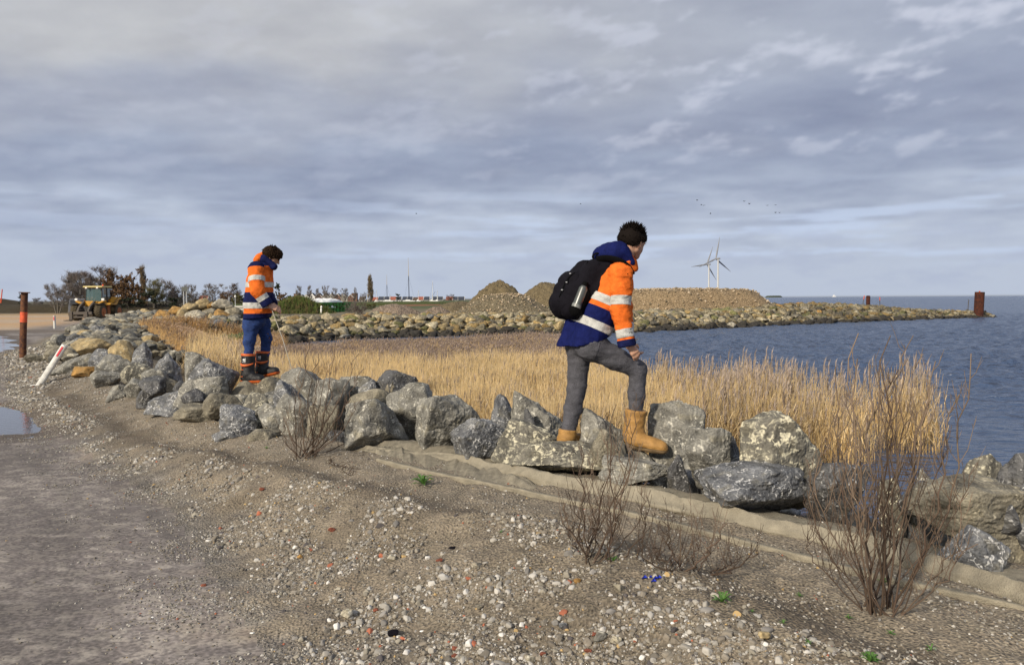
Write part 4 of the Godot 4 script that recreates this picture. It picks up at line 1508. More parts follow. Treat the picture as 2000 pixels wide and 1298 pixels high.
func build_fabric() -> void:
	var pts := []
	for q in [[700, 874], [745, 882], [850, 893], [960, 918], [1040, 940], [1130, 954], [1250, 976], [1400, 1008], [1560, 1046], [1680, 1076], [1780, 1102], [1900, 1138], [2010, 1175], [2140, 1225], [2400, 1345], [2800, 1560]]:
		pts.append(onto(q[0], q[1]))
	var path := smooth_path(pts, 320)
	var b := MB.new()
	# across: from under the boulders, over the raised fold, to the thin edge on the sand
	var prof := [[-0.85, -0.03], [-0.62, 0.0], [-0.46, 0.006], [-0.34, 0.01], [-0.24, 0.012], [-0.14, 0.014], [-0.07, 0.022], [-0.036, 0.05], [-0.018, 0.09], [-0.007, 0.114], [0.003, 0.116], [0.011, 0.100], [0.024, 0.072], [0.041, 0.046], [0.057, 0.028], [0.068, 0.014], [0.066, -0.002], [0.056, -0.014], [0.05, -0.03], [0.05, -0.05]]
	var np := prof.size()
	for k in path.size():
		var t := k / float(path.size() - 1)
		var dir := (path[mini(k + 1, path.size() - 1)] - path[maxi(k - 1, 0)]).normalized()
		var out := Vector3(-dir.z, 0, dir.x).normalized()  # towards the camera side
		var fold := smoothstep(0.08, 0.28, t)
		var grow := (0.26 + 0.44 * fold) * (1.0 + 0.30 * nz.get_noise_2d(t * 11.0, 3.0))
		for q in np:
			var u: float = prof[q][0]
			var h: float = prof[q][1]
			if u > 0.05:
				u *= 1.0 + 0.5 * nz.get_noise_2d(t * 7.0, 12.0) - 0.1
			if q > 5 and q < 17:
				u += nz.get_noise_2d(t * 16.0, 20.0) * 0.012
			var p := path[k] + out * u
			var g := lerpf(land(p.x, -p.z), path[k].y - 0.012, smoothstep(-0.2, -0.09, u) if u < 0.0 else 1.0)
			h *= grow if q > 5 and q < 17 else 1.0
			if u < -0.1:
				h = h + pow(absf(nz.get_noise_2d(t * 5.0, u * 11.0 + t * 6.0)), 0.7) * 0.055 * (1.0 - fold) + (0.022 * (1.0 - fold) - 0.02 * fold * smoothstep(-0.2, -0.45, u))
			h += nz.get_noise_2d(t * 34.0, u * 9.0 + 5.0) * 0.005 + (nz.get_noise_2d(t * 14.0 + u * 25.0, u * 60.0) * 0.016 if q > 8 and q < 17 else 0.0) - (0.012 * maxf(0.0, nz.get_noise_2d(t * 15.0, 33.0)) if q > 6 else 0.0)
			b.v.append(Vector3(p.x, g + maxf(h, -0.07) + 0.012, p.z))
	for k in path.size() - 1:
		for q in np - 1:
			var a := k * np + q
			b.i.append_array([a, a + 1, a + np, a + 1, a + np + 1, a + np])
	solo("geotextile_sheet", Vector3.ZERO, b.mesh(), mats.geotextile, "long beige geotextile sheet with a raised fold along the near boulders", "fabric sheet")
	# a second edge peeping from the sand
	var low := []
	for q in [[735, 900], [850, 928], [960, 950], [1100, 980], [1250, 1012], [1420, 1055], [1600, 1102], [1780, 1146], [1900, 1172], [2010, 1198], [2140, 1240], [2400, 1365], [2800, 1590]]:
		low.append(onto(q[0], q[1]))
	path = smooth_path(low, 200)
	b = MB.new()
	prof = [[-0.15, -0.03], [-0.10, -0.008], [-0.045, 0.006], [-0.012, 0.015], [0.0, 0.013], [0.002, 0.002], [0.0, -0.03]]
	np = prof.size()
	for k in path.size():
		var t := k / float(path.size() - 1)
		var dir := (path[mini(k + 1, path.size() - 1)] - path[maxi(k - 1, 0)]).normalized()
		var out := Vector3(-dir.z, 0, dir.x).normalized()
		for q in np:
			var p: Vector3 = path[k] + out * (prof[q][0] + nz.get_noise_2d(t * 22.0, 4.0) * 0.012)
			b.v.append(Vector3(p.x, path[k].y + prof[q][1] + 0.008 + nz.get_noise_2d(t * 20.0, q * 0.5) * 0.004, p.z))
	for k in path.size() - 1:
		for q in np - 1:
			var a := k * np + q
			b.i.append_array([a, a + 1, a + np, a + 1, a + np + 1, a + np])
	solo("geotextile_edge", Vector3.ZERO, b.mesh(), mats.geotextile, "lower edge of beige geotextile showing through the sand before the fold", "fabric sheet")
	# the loose wrinkled end
	var ra := []
	var rb := []
	for q in [[722, 872], [760, 866], [850, 868], [960, 893], [1030, 918], [1090, 938]]:
		ra.append(onto(q[0], q[1]))
	for q in [[728, 884], [765, 902], [850, 930], [960, 952], [1030, 960], [1090, 962]]:
		rb.append(onto(q[0], q[1]))
	var pa := smooth_path(ra, 120)
	var pb := smooth_path(rb, 120)
	b = MB.new()
	for k in 121:
		var t := k / 120.0
		for q in 46:
			var u := q / 45.0
			var p := pa[k].lerp(pb[k], u)
			var edge := smoothstep(0.0, 0.1, u) * smoothstep(1.0, 0.93, u) * smoothstep(0.0, 0.06, t) * smoothstep(1.0, 0.85, t)
			var w := pow(1.0 - absf(nz.get_noise_2d(t * 1.6 + u * 0.8, u * 5.2 - t * 2.0)) * 1.6, 3.0) * 0.034 + nz.get_noise_2d(t * 6.0, u * 14.0) * 0.008
			b.v.append(Vector3(p.x, land(p.x, -p.z) + 0.012 + maxf(w, 0.0) * edge - 0.03 * (1.0 - edge), p.z))
	for k in 120:
		for q in 45:
			var a := k * 46 + q
			b.i.append_array([a, a + 1, a + 46, a + 1, a + 47, a + 46])
	solo("geotextile_end", Vector3.ZERO, b.mesh(), mats.geotextile, "wrinkled loose end of beige geotextile below the wedge boulder", "fabric sheet")
	# crumpled pieces
	crumple(Vector2(645, 838), 0.30, 0.30, 5, "crumpled beige fabric standing up left of the frosted boulder")
	crumple(Vector2(668, 815), 0.16, 0.24, 9, "twisted fabric strip sticking up behind the crumpled piece")
	crumple(Vector2(762, 790), 0.10, 0.26, 12, "scrap of pale fabric hanging between two grey boulders", 7.6)
	crumple(Vector2(524, 850), 0.14, 0.12, 15, "small yellowish fabric end on a half buried stone")


func crumple(px: Vector2, wide: float, tall: float, sd: int, label: String, depth := 0.0) -> void:
	var b := MB.new()
	var at := onto(px.x, px.y) if depth == 0.0 else W(px.x, px.y, depth)
	var n := 26
	for y in n:
		for x in n:
			var u := x / float(n - 1) - 0.5
			var v := y / float(n - 1)
			var f := nz.get_noise_3d(u * 2.6 + sd, v * 2.2, sd) * 0.5 + absf(nz.get_noise_3d(u * 5.0 + sd, v * 3.0, sd + 9)) * 0.25
			b.v.append(Vector3(u * wide * (1.25 - v * 0.7) + nz.get_noise_2d(v * 3.0, sd) * wide * 0.3, v * tall * (0.7 + 0.3 * sin(u * 7.0 + sd)) - 0.03, f * wide * 0.8 - v * wide * 0.25))
	for y in n - 1:
		for x in n - 1:
			var a := y * n + x
			b.i.append_array([a, a + n, a + 1, a + 1, a + n, a + n + 1])
	solo("fabric_scrap", at, b.mesh(), mats.geotextile, label, "fabric scrap", "fabric scraps among the boulders")


# ---------- bare shrubs ----------
func stem_mesh(r: RandomNumberGenerator, from: Vector3, tip: Vector3, rad: float, bend: float, twigs: int, tone: float) -> ArrayMesh:
	var b := MB.new()
	b.colored = true
	var pts := PackedVector3Array()
	var rr := PackedFloat32Array()
	var side := Vector3(tip.x - from.x, 0, tip.z - from.z)
	var n := 13
	var off := r.randf() * 50.0
	for k in n:
		var t := k / float(n - 1)
		var p := from.lerp(tip, t)
		# leaves the root sideways, then turns up
		p += side * bend * sin(t * PI) * 0.55
		p += Vector3(nz.get_noise_2d(t * 6.0, off), 0, nz.get_noise_2d(t * 6.0, off + 20.0)) * 0.045 * (0.3 + t)
		pts.append(p)
		rr.append(rad * (1.0 - 0.72 * t) + 0.0011)
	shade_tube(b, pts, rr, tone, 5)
	for k in twigs:
		var t := r.randf_range(0.25, 0.97)
		var f := t * (n - 1)
		var p := pts[int(f)].lerp(pts[mini(int(f) + 1, n - 1)], f - int(f))
		var an := r.randf() * TAU
		var len := r.randf_range(0.08, 0.40) * (1.2 - t)
		var o := Vector3(cos(an) * 0.45, 0.9, sin(an) * 0.45).normalized()
		var q := PackedVector3Array([p, p + Vector3(cos(an) * 0.7, 0.9, sin(an) * 0.7) * len * 0.3, p + Vector3(cos(an) * 0.3, 0.8, sin(an) * 0.3) * len * 0.6 + o * len * 0.5])
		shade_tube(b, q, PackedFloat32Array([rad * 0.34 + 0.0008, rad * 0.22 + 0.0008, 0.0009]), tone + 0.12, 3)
		for z in 2:
			if r.randf() < 0.6:
				var a2 := r.randf() * TAU
				var e := q[1].lerp(q[2], r.randf())
				shade_tube(b, PackedVector3Array([e, e + Vector3(cos(a2) * 0.4, 0.8, sin(a2) * 0.4) * r.randf_range(0.02, 0.07)]), PackedFloat32Array([0.0013, 0.0007]), tone + 0.2, 3)
	return b.mesh()


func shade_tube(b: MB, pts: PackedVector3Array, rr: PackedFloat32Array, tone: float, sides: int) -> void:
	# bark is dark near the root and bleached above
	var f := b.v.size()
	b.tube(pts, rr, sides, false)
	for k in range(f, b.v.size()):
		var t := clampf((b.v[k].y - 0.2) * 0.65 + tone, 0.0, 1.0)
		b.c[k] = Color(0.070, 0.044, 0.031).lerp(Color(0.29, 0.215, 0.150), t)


func shrub(base: Vector3, tips: Array, rad: float, twigs: int, label: String, sd: int) -> void:
	var r := RandomNumberGenerator.new()
	r.seed = sd
	var o := thing("bare_shrub", base, label, "shrub", "bare shrubs on the sand")
	for q in tips:
		var tip: Vector3 = q[0] - base
		var root := Vector3(r.randf_range(-0.07, 0.07), -0.03, r.randf_range(-0.07, 0.07))
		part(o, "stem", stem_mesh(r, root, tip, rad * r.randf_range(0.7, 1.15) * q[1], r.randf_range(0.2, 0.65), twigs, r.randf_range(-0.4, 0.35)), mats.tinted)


func build_shrubs() -> void:
	var r := RandomNumberGenerator.new()
	r.seed = 31
	# big one at the right: tips measured in the photograph
	var base := onto(1722, 1195)
	var d := -base.z
	var tips := []
	for q in [[1662, 650], [1716, 690], [1700, 712], [1735, 655], [1772, 655], [1758, 700], [1828, 705], [1888, 690], [1650, 760], [1625, 800], [1600, 850], [1590, 985], [1640, 890], [1680, 830], [1815, 840], [1850, 850], [1880, 960], [1905, 905], [1740, 860], [1580, 900], [1570, 1040], [1895, 1060], [1632, 715], [1805, 740], [1860, 770], [1720, 760], [1668, 700], [1790, 690], [1745, 720]]:
		var far: float = d + r.randf_range(-0.32, 0.42)
		tips.append([W(q[0], q[1], far), 1.3 if q[1] < 800 else 0.75])
	shrub(base, tips, 0.0031, 15, "tallest bare shrub of many upright stems at the right, before the flat brown boulder", 71)
	# middle one in front of the walker
	base = onto(1168, 1092)
	d = -base.z
	tips = []
	for q in [[1222, 818], [1203, 790], [1240, 880], [1262, 940], [1188, 860], [1152, 905], [1120, 960], [1098, 985], [1136, 870], [1176, 945], [1212, 960], [1270, 1000], [1106, 1040], [1246, 780], [1226, 850], [1160, 990], [1192, 1000]]:
		tips.append([W(q[0], q[1], d + r.randf_range(-0.25, 0.25)), 1.0])
	shrub(base, tips, 0.0029, 11, "bare shrub before the walker's boots, its tips crossing the front boot", 72)
	# left one
	base = onto(598, 890)
	d = -base.z
	tips = []
	for q in [[600, 660], [582, 705], [648, 680], [697, 690], [652, 655], [618, 690], [705, 720], [575, 760], [560, 800], [553, 830], [620, 780], [640, 800], [668, 806], [700, 780], [570, 850], [660, 845], [610, 830], [690, 840], [590, 800], [630, 740]]:
		tips.append([W(q[0], q[1], d + r.randf_range(-0.3, 0.3)), 0.9])
	shrub(base, tips, 0.0050, 9, "small bare shrub left of the crumpled fabric, with thin upright stems", 73)
	# the flattened one
	base = onto(1345, 1112)
	d = -base.z
	tips = []
	for q in [[1250, 1048], [1242, 1085], [1280, 1070], [1308, 1045], [1300, 1020], [1418, 1022], [1440, 1090], [1480, 1078], [1390, 1060], [1360, 1060], [1322, 1084], [1270, 1100], [1425, 1108]]:
		tips.append([W(q[0], q[1], d + r.randf_range(-0.2, 0.25)), 1.0])
	shrub(base, tips, 0.0036, 8, "low sprawling bare shrub flattened on the sand between the two upright ones", 74)
	# dead rootlets along the sand edge
	var o := MB.new()
	o.colored = true
	for k in 26:
		var p := onto(640 + k * 1.8 + r.randf_range(-6, 6), 902 + k * 0.9 + r.randf_range(-5, 5))
		var q := p + Vector3(r.randf_range(-0.12, 0.12), r.randf_range(0.0, 0.03), r.randf_range(-0.06, 0.06))
		shade_tube(o, PackedVector3Array([p, (p + q) * 0.5 + Vector3(0, 0.02, 0), q]), PackedFloat32Array([0.003, 0.0025, 0.001]), -0.3, 3)
	solo("dead_roots", Vector3.ZERO, o.mesh(), mats.tinted, "dark tangle of dead roots on the sand right of the small bare shrub", "roots")


# ---------- pebbles and litter ----------
func build_gravel() -> void:
	var r := RandomNumberGenerator.new()
	r.seed = 99
	var buf := [[], [], []]
	var made := 0
	var tries := 0
	var pale := [Color(0.44, 0.415, 0.37), Color(0.36, 0.335, 0.29), Color(0.52, 0.495, 0.45), Color(0.27, 0.24, 0.195), Color(0.27, 0.255, 0.235), Color(0.33, 0.30, 0.24), Color(0.22, 0.19, 0.15), Color(0.25, 0.22, 0.175), Color(0.20, 0.18, 0.15)]
	while made < 120000 and tries < 420000:
		tries += 1
		var d := 1.8 * pow(13.5, pow(r.randf(), 1.1))
		var x0 := at_depth(TRACK, d)
		var x1 := at_depth(TOE, d)
		var x := r.randf_range(x0 - 1.6, x1 + 0.5)
		if absf(x) > d * 0.78 + 0.4:
			continue
		var rr := (x - x0) * 0.74
		var g := (x - at_depth(RIDGE, d)) * 0.74
		var spot := nz.get_noise_2d(x * 1.4, d * 1.4 + 30.0)
		var keep := smoothstep(-0.55, 0.55, rr + spot * 0.6) * smoothstep(-0.25, 0.45, spot + 0.18)
		if g > 0.0 and d < 13.0:
			keep *= 0.28
		keep = maxf(keep, 0.05 if rr > -0.5 else 0.012)
		if r.randf() > keep * 0.85:
			continue
		var s := 0.0026 + 0.0062 * pow(r.randf(), 2.2) + (0.016 * pow(r.randf(), 2.2) if r.randf() < 0.16 and rr > 0.1 and g < 0.0 else 0.0)
		s *= lerpf(1.0, 2.4, smoothstep(5.0, 22.0, d))
		if g > 0.0:
			s = minf(s, 0.007 * lerpf(1.0, 2.0, smoothstep(5.0, 18.0, d)))
		var y := land(x, d)
		var c: Color = pale[r.randi() % pale.size()]
		var w := r.randf()
		if w > 0.993:
			c = Color(0.40, 0.13, 0.07)
		elif w > 0.972:
			c = Color(0.68, 0.66, 0.62)
		elif w > 0.94:
			c = Color(0.09, 0.08, 0.08)
		elif w > 0.925:
			c = Color(0.47, 0.33, 0.15)
		if rr < 0.0:
			c *= 0.8
		c *= r.randf_range(0.6, 1.08)
		var bs := Basis.from_euler(Vector3(r.randf_range(-0.5, 0.5), r.randf() * TAU, r.randf_range(-0.5, 0.5))).scaled_local(Vector3(s * r.randf_range(0.8, 1.5), s * r.randf_range(0.55, 1.0), s) * 2.0)
		var q: Array = buf[made % 3]
		q.append_array([bs.x.x, bs.y.x, bs.z.x, x, bs.x.y, bs.y.y, bs.z.y, y - s * 0.5, bs.x.z, bs.y.z, bs.z.z, -d, c.r, c.g, c.b, 1.0])
		made += 1
	for k in 3:
		var mm := MultiMesh.new()
		mm.transform_format = MultiMesh.TRANSFORM_3D
		mm.use_colors = true
		mm.mesh = stone(Vector3(1, 0.8, 0.9), 2, 700 + k, 17.0, 0.10, 8, 1.0)
		mm.instance_count = buf[k].size() / 16
		mm.buffer = PackedFloat32Array(buf[k])
		var o := MultiMeshInstance3D.new()
		o.name = numbered("gravel")
		o.multimesh = mm
		o.material_override = mats.tinted
		tag(o, "loose pale gravel scattered over the bank beside the track", "", "", "stuff")
		add_child(o)
	print("pebbles ", made, " of ", tries)


func lump(n: String, px: float, py: float, size_px: float, c: Material, label: String, cat: String, sd: int, group := "", flat := 0.7) -> void:
	var p := onto(px, py)
	var w := size_px / FPX * -p.z
	solo(n, p + Vector3(0, -w * 0.15, 0), stone(Vector3(w, w * flat, w * 0.8), 3, sd, 9.0, 0.09, 9), c, label, cat, group)


func build_small_things() -> void:
	var k := 800
	for q in [[677, 1203, 25, "rock_pale", "largest pale stone left of the middle of the gravel"], [560, 860 + 180, 14, "rock_pale", "cream stone at the track edge, upper left of the gravel"], [1173, 1248, 30, "rock_grey", "speckled grey stone low in the gravel at the picture's bottom"], [1203, 1254, 24, "rock_pale", "white stone touching the speckled grey one"],
			[1100, 1225, 18, "rock_slate", "blue-grey stone in the lower gravel"], [765, 1092, 18, "rock_pale", "white stone high in the middle gravel"], [930, 1107, 20, "rock_pale", "pale stone in the centre of the gravel"], [1208, 1152, 22, "rock_brown", "brown-grey stone on the sand below the middle shrub"], [1128, 1138, 16, "rock_ochre", "ochre stone on the sand below the middle shrub"],
			[936, 1187, 14, "rock_pale", "squarish white stone in the lower gravel"], [1036, 1290, 22, "rock_pale", "pale stone at the very bottom edge"], [585, 1090, 13, "rock_ochre", "yellow stone beside the track"], [1494, 1246, 26, "rock_yellow", "flat buff stone on the sand at bottom right"]]:
		k += 1
		lump("pebble", q[0], q[1], q[2], mats[q[3]], q[4], "stone", k, "larger stones in the gravel")
	for q in [[648, 1035, 17, "brick fragment in the upper left gravel"], [735, 1193, 15, "brick fragment right of the largest pale stone"], [890, 1268, 16, "upper one of two brick fragments at the bottom"], [888, 1282, 14, "lower one of two brick fragments at the bottom"], [1162, 1240, 13, "brick fragment beside the speckled grey stone"],
			[1148, 1272, 16, "brick fragment at the bottom right of the gravel"], [512, 956, 12, "brick fragment near the track, upper left"], [858, 1095, 14, "brick fragment in the centre of the gravel"], [397, 1144, 12, "lone red fragment on the dirt track"], [1060, 1278, 14, "brick fragment at the bottom middle"]]:
		k += 1
		lump("brick_fragment", q[0], q[1], q[2], mats.brick_red, "red " + q[3], "brick fragment", k, "red brick fragments in the gravel", 0.55)
	# blue scraps
	var p := onto(1278, 1134)
	var o := thing("plastic_scrap", p, "torn scrap of bright blue plastic on the sand below the sprawling shrub", "litter")
	for z in 7:
		var b := MB.new()
		var w := rng.randf_range(0.008, 0.016)
		for v in [Vector3(-w, 0, 0), Vector3(w, 0.006, w * 0.5), Vector3(0.4 * w, 0.012, -w), Vector3(-0.5 * w, 0.012, w)]:
			b.p(v)
		b.i.append_array([0, 1, 2, 0, 3, 1, 0, 2, 3])
		part(o, "shred", b.mesh(), mats.blue_scrap).position = Vector3(rng.randf_range(-0.06, 0.045), 0.004, rng.randf_range(-0.03, 0.03))
	# weeds
	for q in [[826, 946, 46, "largest green weed on the sand below the wrinkled fabric"], [1198, 1096, 26, "green weed at the foot of the middle shrub"], [1410, 1176, 44, "feathery green weed right of the blue scrap"], [1258, 950, 14, "tiny weed under the walker's front boot"], [1562, 1165, 18, "small weed left of the tall shrub"], [1530, 1218, 18, "small weed at the lower left of the tall shrub"],
			[1658, 1208, 20, "small weed under the tall shrub, left of its root"], [1740, 1238, 22, "leafy weed right below the tall shrub's root"], [1818, 1270, 26, "broad-leaved weed at the bottom right corner"], [1700, 1292, 46, "weed cut off by the bottom edge"], [668, 842, 16, "weed in front of the crumpled fabric"], [520, 876, 12, "tiny weed at the half buried stones"], [1470, 1195, 12, "tiny weed right of the feathery one"], [978, 1040, 12, "tiny dark weed in the middle of the sand"], [1725, 1140, 24, "yellow-green weed among the tall shrub's stems"], [1580, 1258, 20, "bluish weed at the bottom right"]]:
		weed(q[0], q[1], q[2], q[3])
	# white shell bits
	for q in [[296, 1206, 11, "white splinter on the dirt track"], [492, 1236, 10, "white splinter at the bottom of the track"], [1198, 1025, 8, "white shell bit behind the middle shrub"], [824, 1232, 9, "white scrap in the lower gravel"]]:
		k += 1
		lump("shell_bit", q[0], q[1], q[2], mats.lamp_white, q[3], "shell", k, "white bits", 0.3)
	lump("plastic_clump", 768, 1243, 22, mats.black_cloth, "dark clump of plastic in the lower gravel", "litter", 870, "", 0.8)
	lump("plastic_clump", 882, 1071, 16, mats.black_cloth, "black scrap in the upper middle gravel", "litter", 871, "", 0.4)


func weed(px: float, py: float, size_px: float, label: String) -> void:
	var p := onto(px, py)
	var s := size_px / FPX * -p.z
	var o := thing("weed", p, label, "weed", "green weeds on the sand")
	var n := 16 if size_px > 30 else 9
	for k in n:
		var an := TAU * k / n + rng.randf() * 0.6
		var dir := Vector3(cos(an), 0, sin(an))
		var sd := Vector3(-dir.z, 0, dir.x)
		var len := s * rng.randf_range(0.35, 0.6)
		var up := s * rng.randf_range(0.1, 0.45)
		var b := MB.new()
		var rows := 5
		for y in rows + 1:
			var t := y / float(rows)
			var w := s * 0.075 * sin(PI * minf(1.0, t * 0.9 + 0.08)) * (1.0 if y % 2 else 0.6)
			var mid := dir * len * t + Vector3(0, up * sin(t * 2.2), 0)
			b.p(mid - sd * w + Vector3(0, w * 0.4, 0))
			b.p(mid)
			b.p(mid + sd * w + Vector3(0, w * 0.4, 0))
		for y in rows:
			var f := y * 3
			b.i.append_array([f, f + 3, f + 1, f + 1, f + 3, f + 4, f + 1, f + 4, f + 2, f + 2, f + 4, f + 5])
		part(o, "leaf", b.mesh(), mats.leaf_green)


# ---------- bodies and clothes: tapered bones joined smoothly, meshed as surface nets ----------
func body_mesh(bones: Array, cell: float, k: float, cuts := [], fold := 0.0, ffreq := 10.0, fstretch := Vector3.ONE, extra = null) -> MB:
	var lo := Vector3.ONE * 1e9
	var hi := -lo
	for b in bones:
		for e in [[b[0], b[2]], [b[1], b[3]]]:
			lo = lo.min(e[0] - Vector3.ONE * e[1])
			hi = hi.max(e[0] + Vector3.ONE * e[1])
	lo -= Vector3.ONE * (cell * 3.0 + fold)
	hi += Vector3.ONE * (cell * 3.0 + fold)
	var nx := int((hi.x - lo.x) / cell) + 2
	var ny := int((hi.y - lo.y) / cell) + 2
	var nzz := int((hi.z - lo.z) / cell) + 2
	var S := PackedFloat32Array()
	S.resize(nx * ny * nzz)
	var K := 1.0 / k
	for b in bones:
		var a: Vector3 = b[0]
		var ba: Vector3 = b[1] - a
		var l2 := maxf(ba.length_squared(), 1e-9)
		var r0: float = b[2]
		var dr: float = b[3] - r0
		var m := maxf(r0, b[3]) + k * 3.0 + cell * 2.0 + fold
		var p0 := (a.min(b[1]) - Vector3.ONE * m - lo) / cell
		var p1 := (a.max(b[1]) + Vector3.ONE * m - lo) / cell
		for z in range(maxi(0, int(p0.z)), mini(nzz, int(p1.z) + 1)):
			for y in range(maxi(0, int(p0.y)), mini(ny, int(p1.y) + 1)):
				var row := (z * ny + y) * nx
				var q := Vector3(lo.x, lo.y + y * cell, lo.z + z * cell) - a
				for x in range(maxi(0, int(p0.x)), mini(nx, int(p1.x) + 1)):
					var w := Vector3(q.x + x * cell, q.y, q.z)
					var h := clampf(w.dot(ba) / l2, 0.0, 1.0)
					var d := (w - ba * h).length() - r0 - dr * h
					if d < m:
						S[row + x] += exp(-d * K)
	var D := S
	var near := cell * 1.9
	for i in D.size():
		if D[i] > 0.0:
			D[i] = -k * log(D[i])
		else:
			D[i] = 1.0
	for i in D.size():
		var d := D[i]
		if d > 0.09 or (d < -0.06 and cuts.is_empty()):
			continue
		var p := lo + Vector3(i % nx, (i / nx) % ny, i / (nx * ny)) * cell
		if fold > 0.0 and absf(d) < fold * 2.0 + near:
			var s := p * fstretch * ffreq
			d += fold * (nz.get_noise_3dv(s) + 0.6 * absf(nz2.get_noise_3dv(s * 1.7)))
		if extra != null:
			d = extra.call(p, d)
		for c in cuts:
			d = maxf(d, c[1].dot(p - c[0]))
		D[i] = d
	var out := MB.new()
	var idx := {}
	var sx := 1
	var sy := nx
	var sz := nx * ny
	var off := [0, sx, sy, sx + sy, sz, sz + sx, sz + sy, sz + sx + sy]
	var pos := [Vector3(0, 0, 0), Vector3(1, 0, 0), Vector3(0, 1, 0), Vector3(1, 1, 0), Vector3(0, 0, 1), Vector3(1, 0, 1), Vector3(0, 1, 1), Vector3(1, 1, 1)]
	var edges := [[0, 1], [2, 3], [4, 5], [6, 7], [0, 2], [1, 3], [4, 6], [5, 7], [0, 4], [1, 5], [2, 6], [3, 7]]
	var cells := PackedInt32Array()
	for i in D.size() - sz - sy - 1:
		if absf(D[i]) > near:
			continue
		var neg := 0
		for o in off:
			if D[i + o] < 0.0:
				neg += 1
		if neg == 0 or neg == 8:
			continue
		var sum := Vector3.ZERO
		var n := 0
		for e in edges:
			var a := D[i + off[e[0]]]
			var b := D[i + off[e[1]]]
			if (a < 0.0) != (b < 0.0):
				sum += (pos[e[0]] as Vector3).lerp(pos[e[1]], a / (a - b))
				n += 1
		idx[i] = out.v.size()
		cells.append(i)
		out.v.append(lo + (Vector3(i % nx, (i / nx) % ny, i / (nx * ny)) + sum / n) * cell)
	for i in cells:
		for ax in 3:
			var st: int = [sx, sy, sz][ax]
			var a := D[i] < 0.0
			if a == (D[i + st] < 0.0):
				continue
			var u: int = [sy, sz, sx][ax]
			var w: int = [sz, sx, sy][ax]
			if not (idx.has(i - u) and idx.has(i - w) and idx.has(i - u - w)):
				continue
			var q := [idx[i], idx[i - u], idx[i - u - w], idx[i - w]]
			if a:
				out.i.append_array([q[0], q[3], q[1], q[1], q[3], q[2]])
			else:
				out.i.append_array([q[0], q[1], q[3], q[1], q[2], q[3]])
	smooth_normals(out)
	return out


func smooth_normals(m: MB) -> void:
	m.n = PackedVector3Array()
	m.n.resize(m.v.size())
	for k in range(0, m.i.size(), 3):
		var g := (m.v[m.i[k + 2]] - m.v[m.i[k]]).cross(m.v[m.i[k + 1]] - m.v[m.i[k]])
		m.n[m.i[k]] += g
		m.n[m.i[k + 1]] += g
		m.n[m.i[k + 2]] += g
	for k in m.n.size():
		m.n[k] = m.n[k].normalized() if m.n[k].length_squared() > 0.0 else Vector3.UP


# cut a surface where a value that is known at its corners crosses zero: [below, above]
func split(m: MB, f: Callable, push := 0.0) -> Array:
	var val := PackedFloat32Array()
	val.resize(m.v.size())
	for k in m.v.size():
		val[k] = f.call(m.v[k])
	var out := [MB.new(), MB.new()]
	var maps := [{}, {}]
	var cuts := [{}, {}]
	for t in range(0, m.i.size(), 3):
		for s in 2:
			var keep := []
			for e in 3:
				var a := m.i[t + e]
				var b := m.i[t + (e + 1) % 3]
				var ina := (val[a] < 0.0) == (s == 0)
				var inb := (val[b] < 0.0) == (s == 0)
				if ina:
					if not maps[s].has(a):
						maps[s][a] = out[s].v.size()
						out[s].v.append(m.v[a])
						out[s].n.append(m.n[a])
					keep.append(maps[s][a])
				if ina != inb:
					var key := mini(a, b) * 10000000 + maxi(a, b)
					if not cuts[s].has(key):
						var h := val[a] / (val[a] - val[b])
						cuts[s][key] = out[s].v.size()
						out[s].v.append(m.v[a].lerp(m.v[b], h))
						out[s].n.append(m.n[a].lerp(m.n[b], h).normalized())
					keep.append(cuts[s][key])
			for e in range(1, keep.size() - 1):
				out[s].i.append_array([keep[0], keep[e], keep[e + 1]])
	if push > 0.0:
		for k in out[0].v.size():
			out[0].v[k] += out[0].n[k] * push
	return out


func shift(m: MB, by: Vector3) -> MB:
	for k in m.v.size():
		m.v[k] -= by
	return m


# a coat piece cut into panels along a value; each panel: [upper limit, name, material, proud by]
func panels(o: Node3D, host: String, m: MB, value: Callable, list: Array) -> void:
	var rest := m
	var first: MeshInstance3D
	var made := []
	for q in list:
		var got: Array
		if q[0] < 900.0:
			got = split(rest, func(p): return value.call(p) - q[0], q[3])
			rest = got[1]
		else:
			got = [rest]
		if got[0].i.size() == 0:
			continue
		made.append([q, got[0]])
	for z in made:
		if z[0][1] == host and first == null:
			first = part(o, host, shift(z[1], o.position).mesh(), mats[z[0][2]])
	for z in made:
		if z[0][1] != host:
			part(first if first else o, z[0][1], shift(z[1], o.position).mesh(), mats[z[0][2]])
	var seconds := 0
	for z in made:
		if z[0][1] == host:
			seconds += 1
			if seconds > 1:
				part(first, "panel", shift(z[1], o.position).mesh(), mats[z[0][2]])


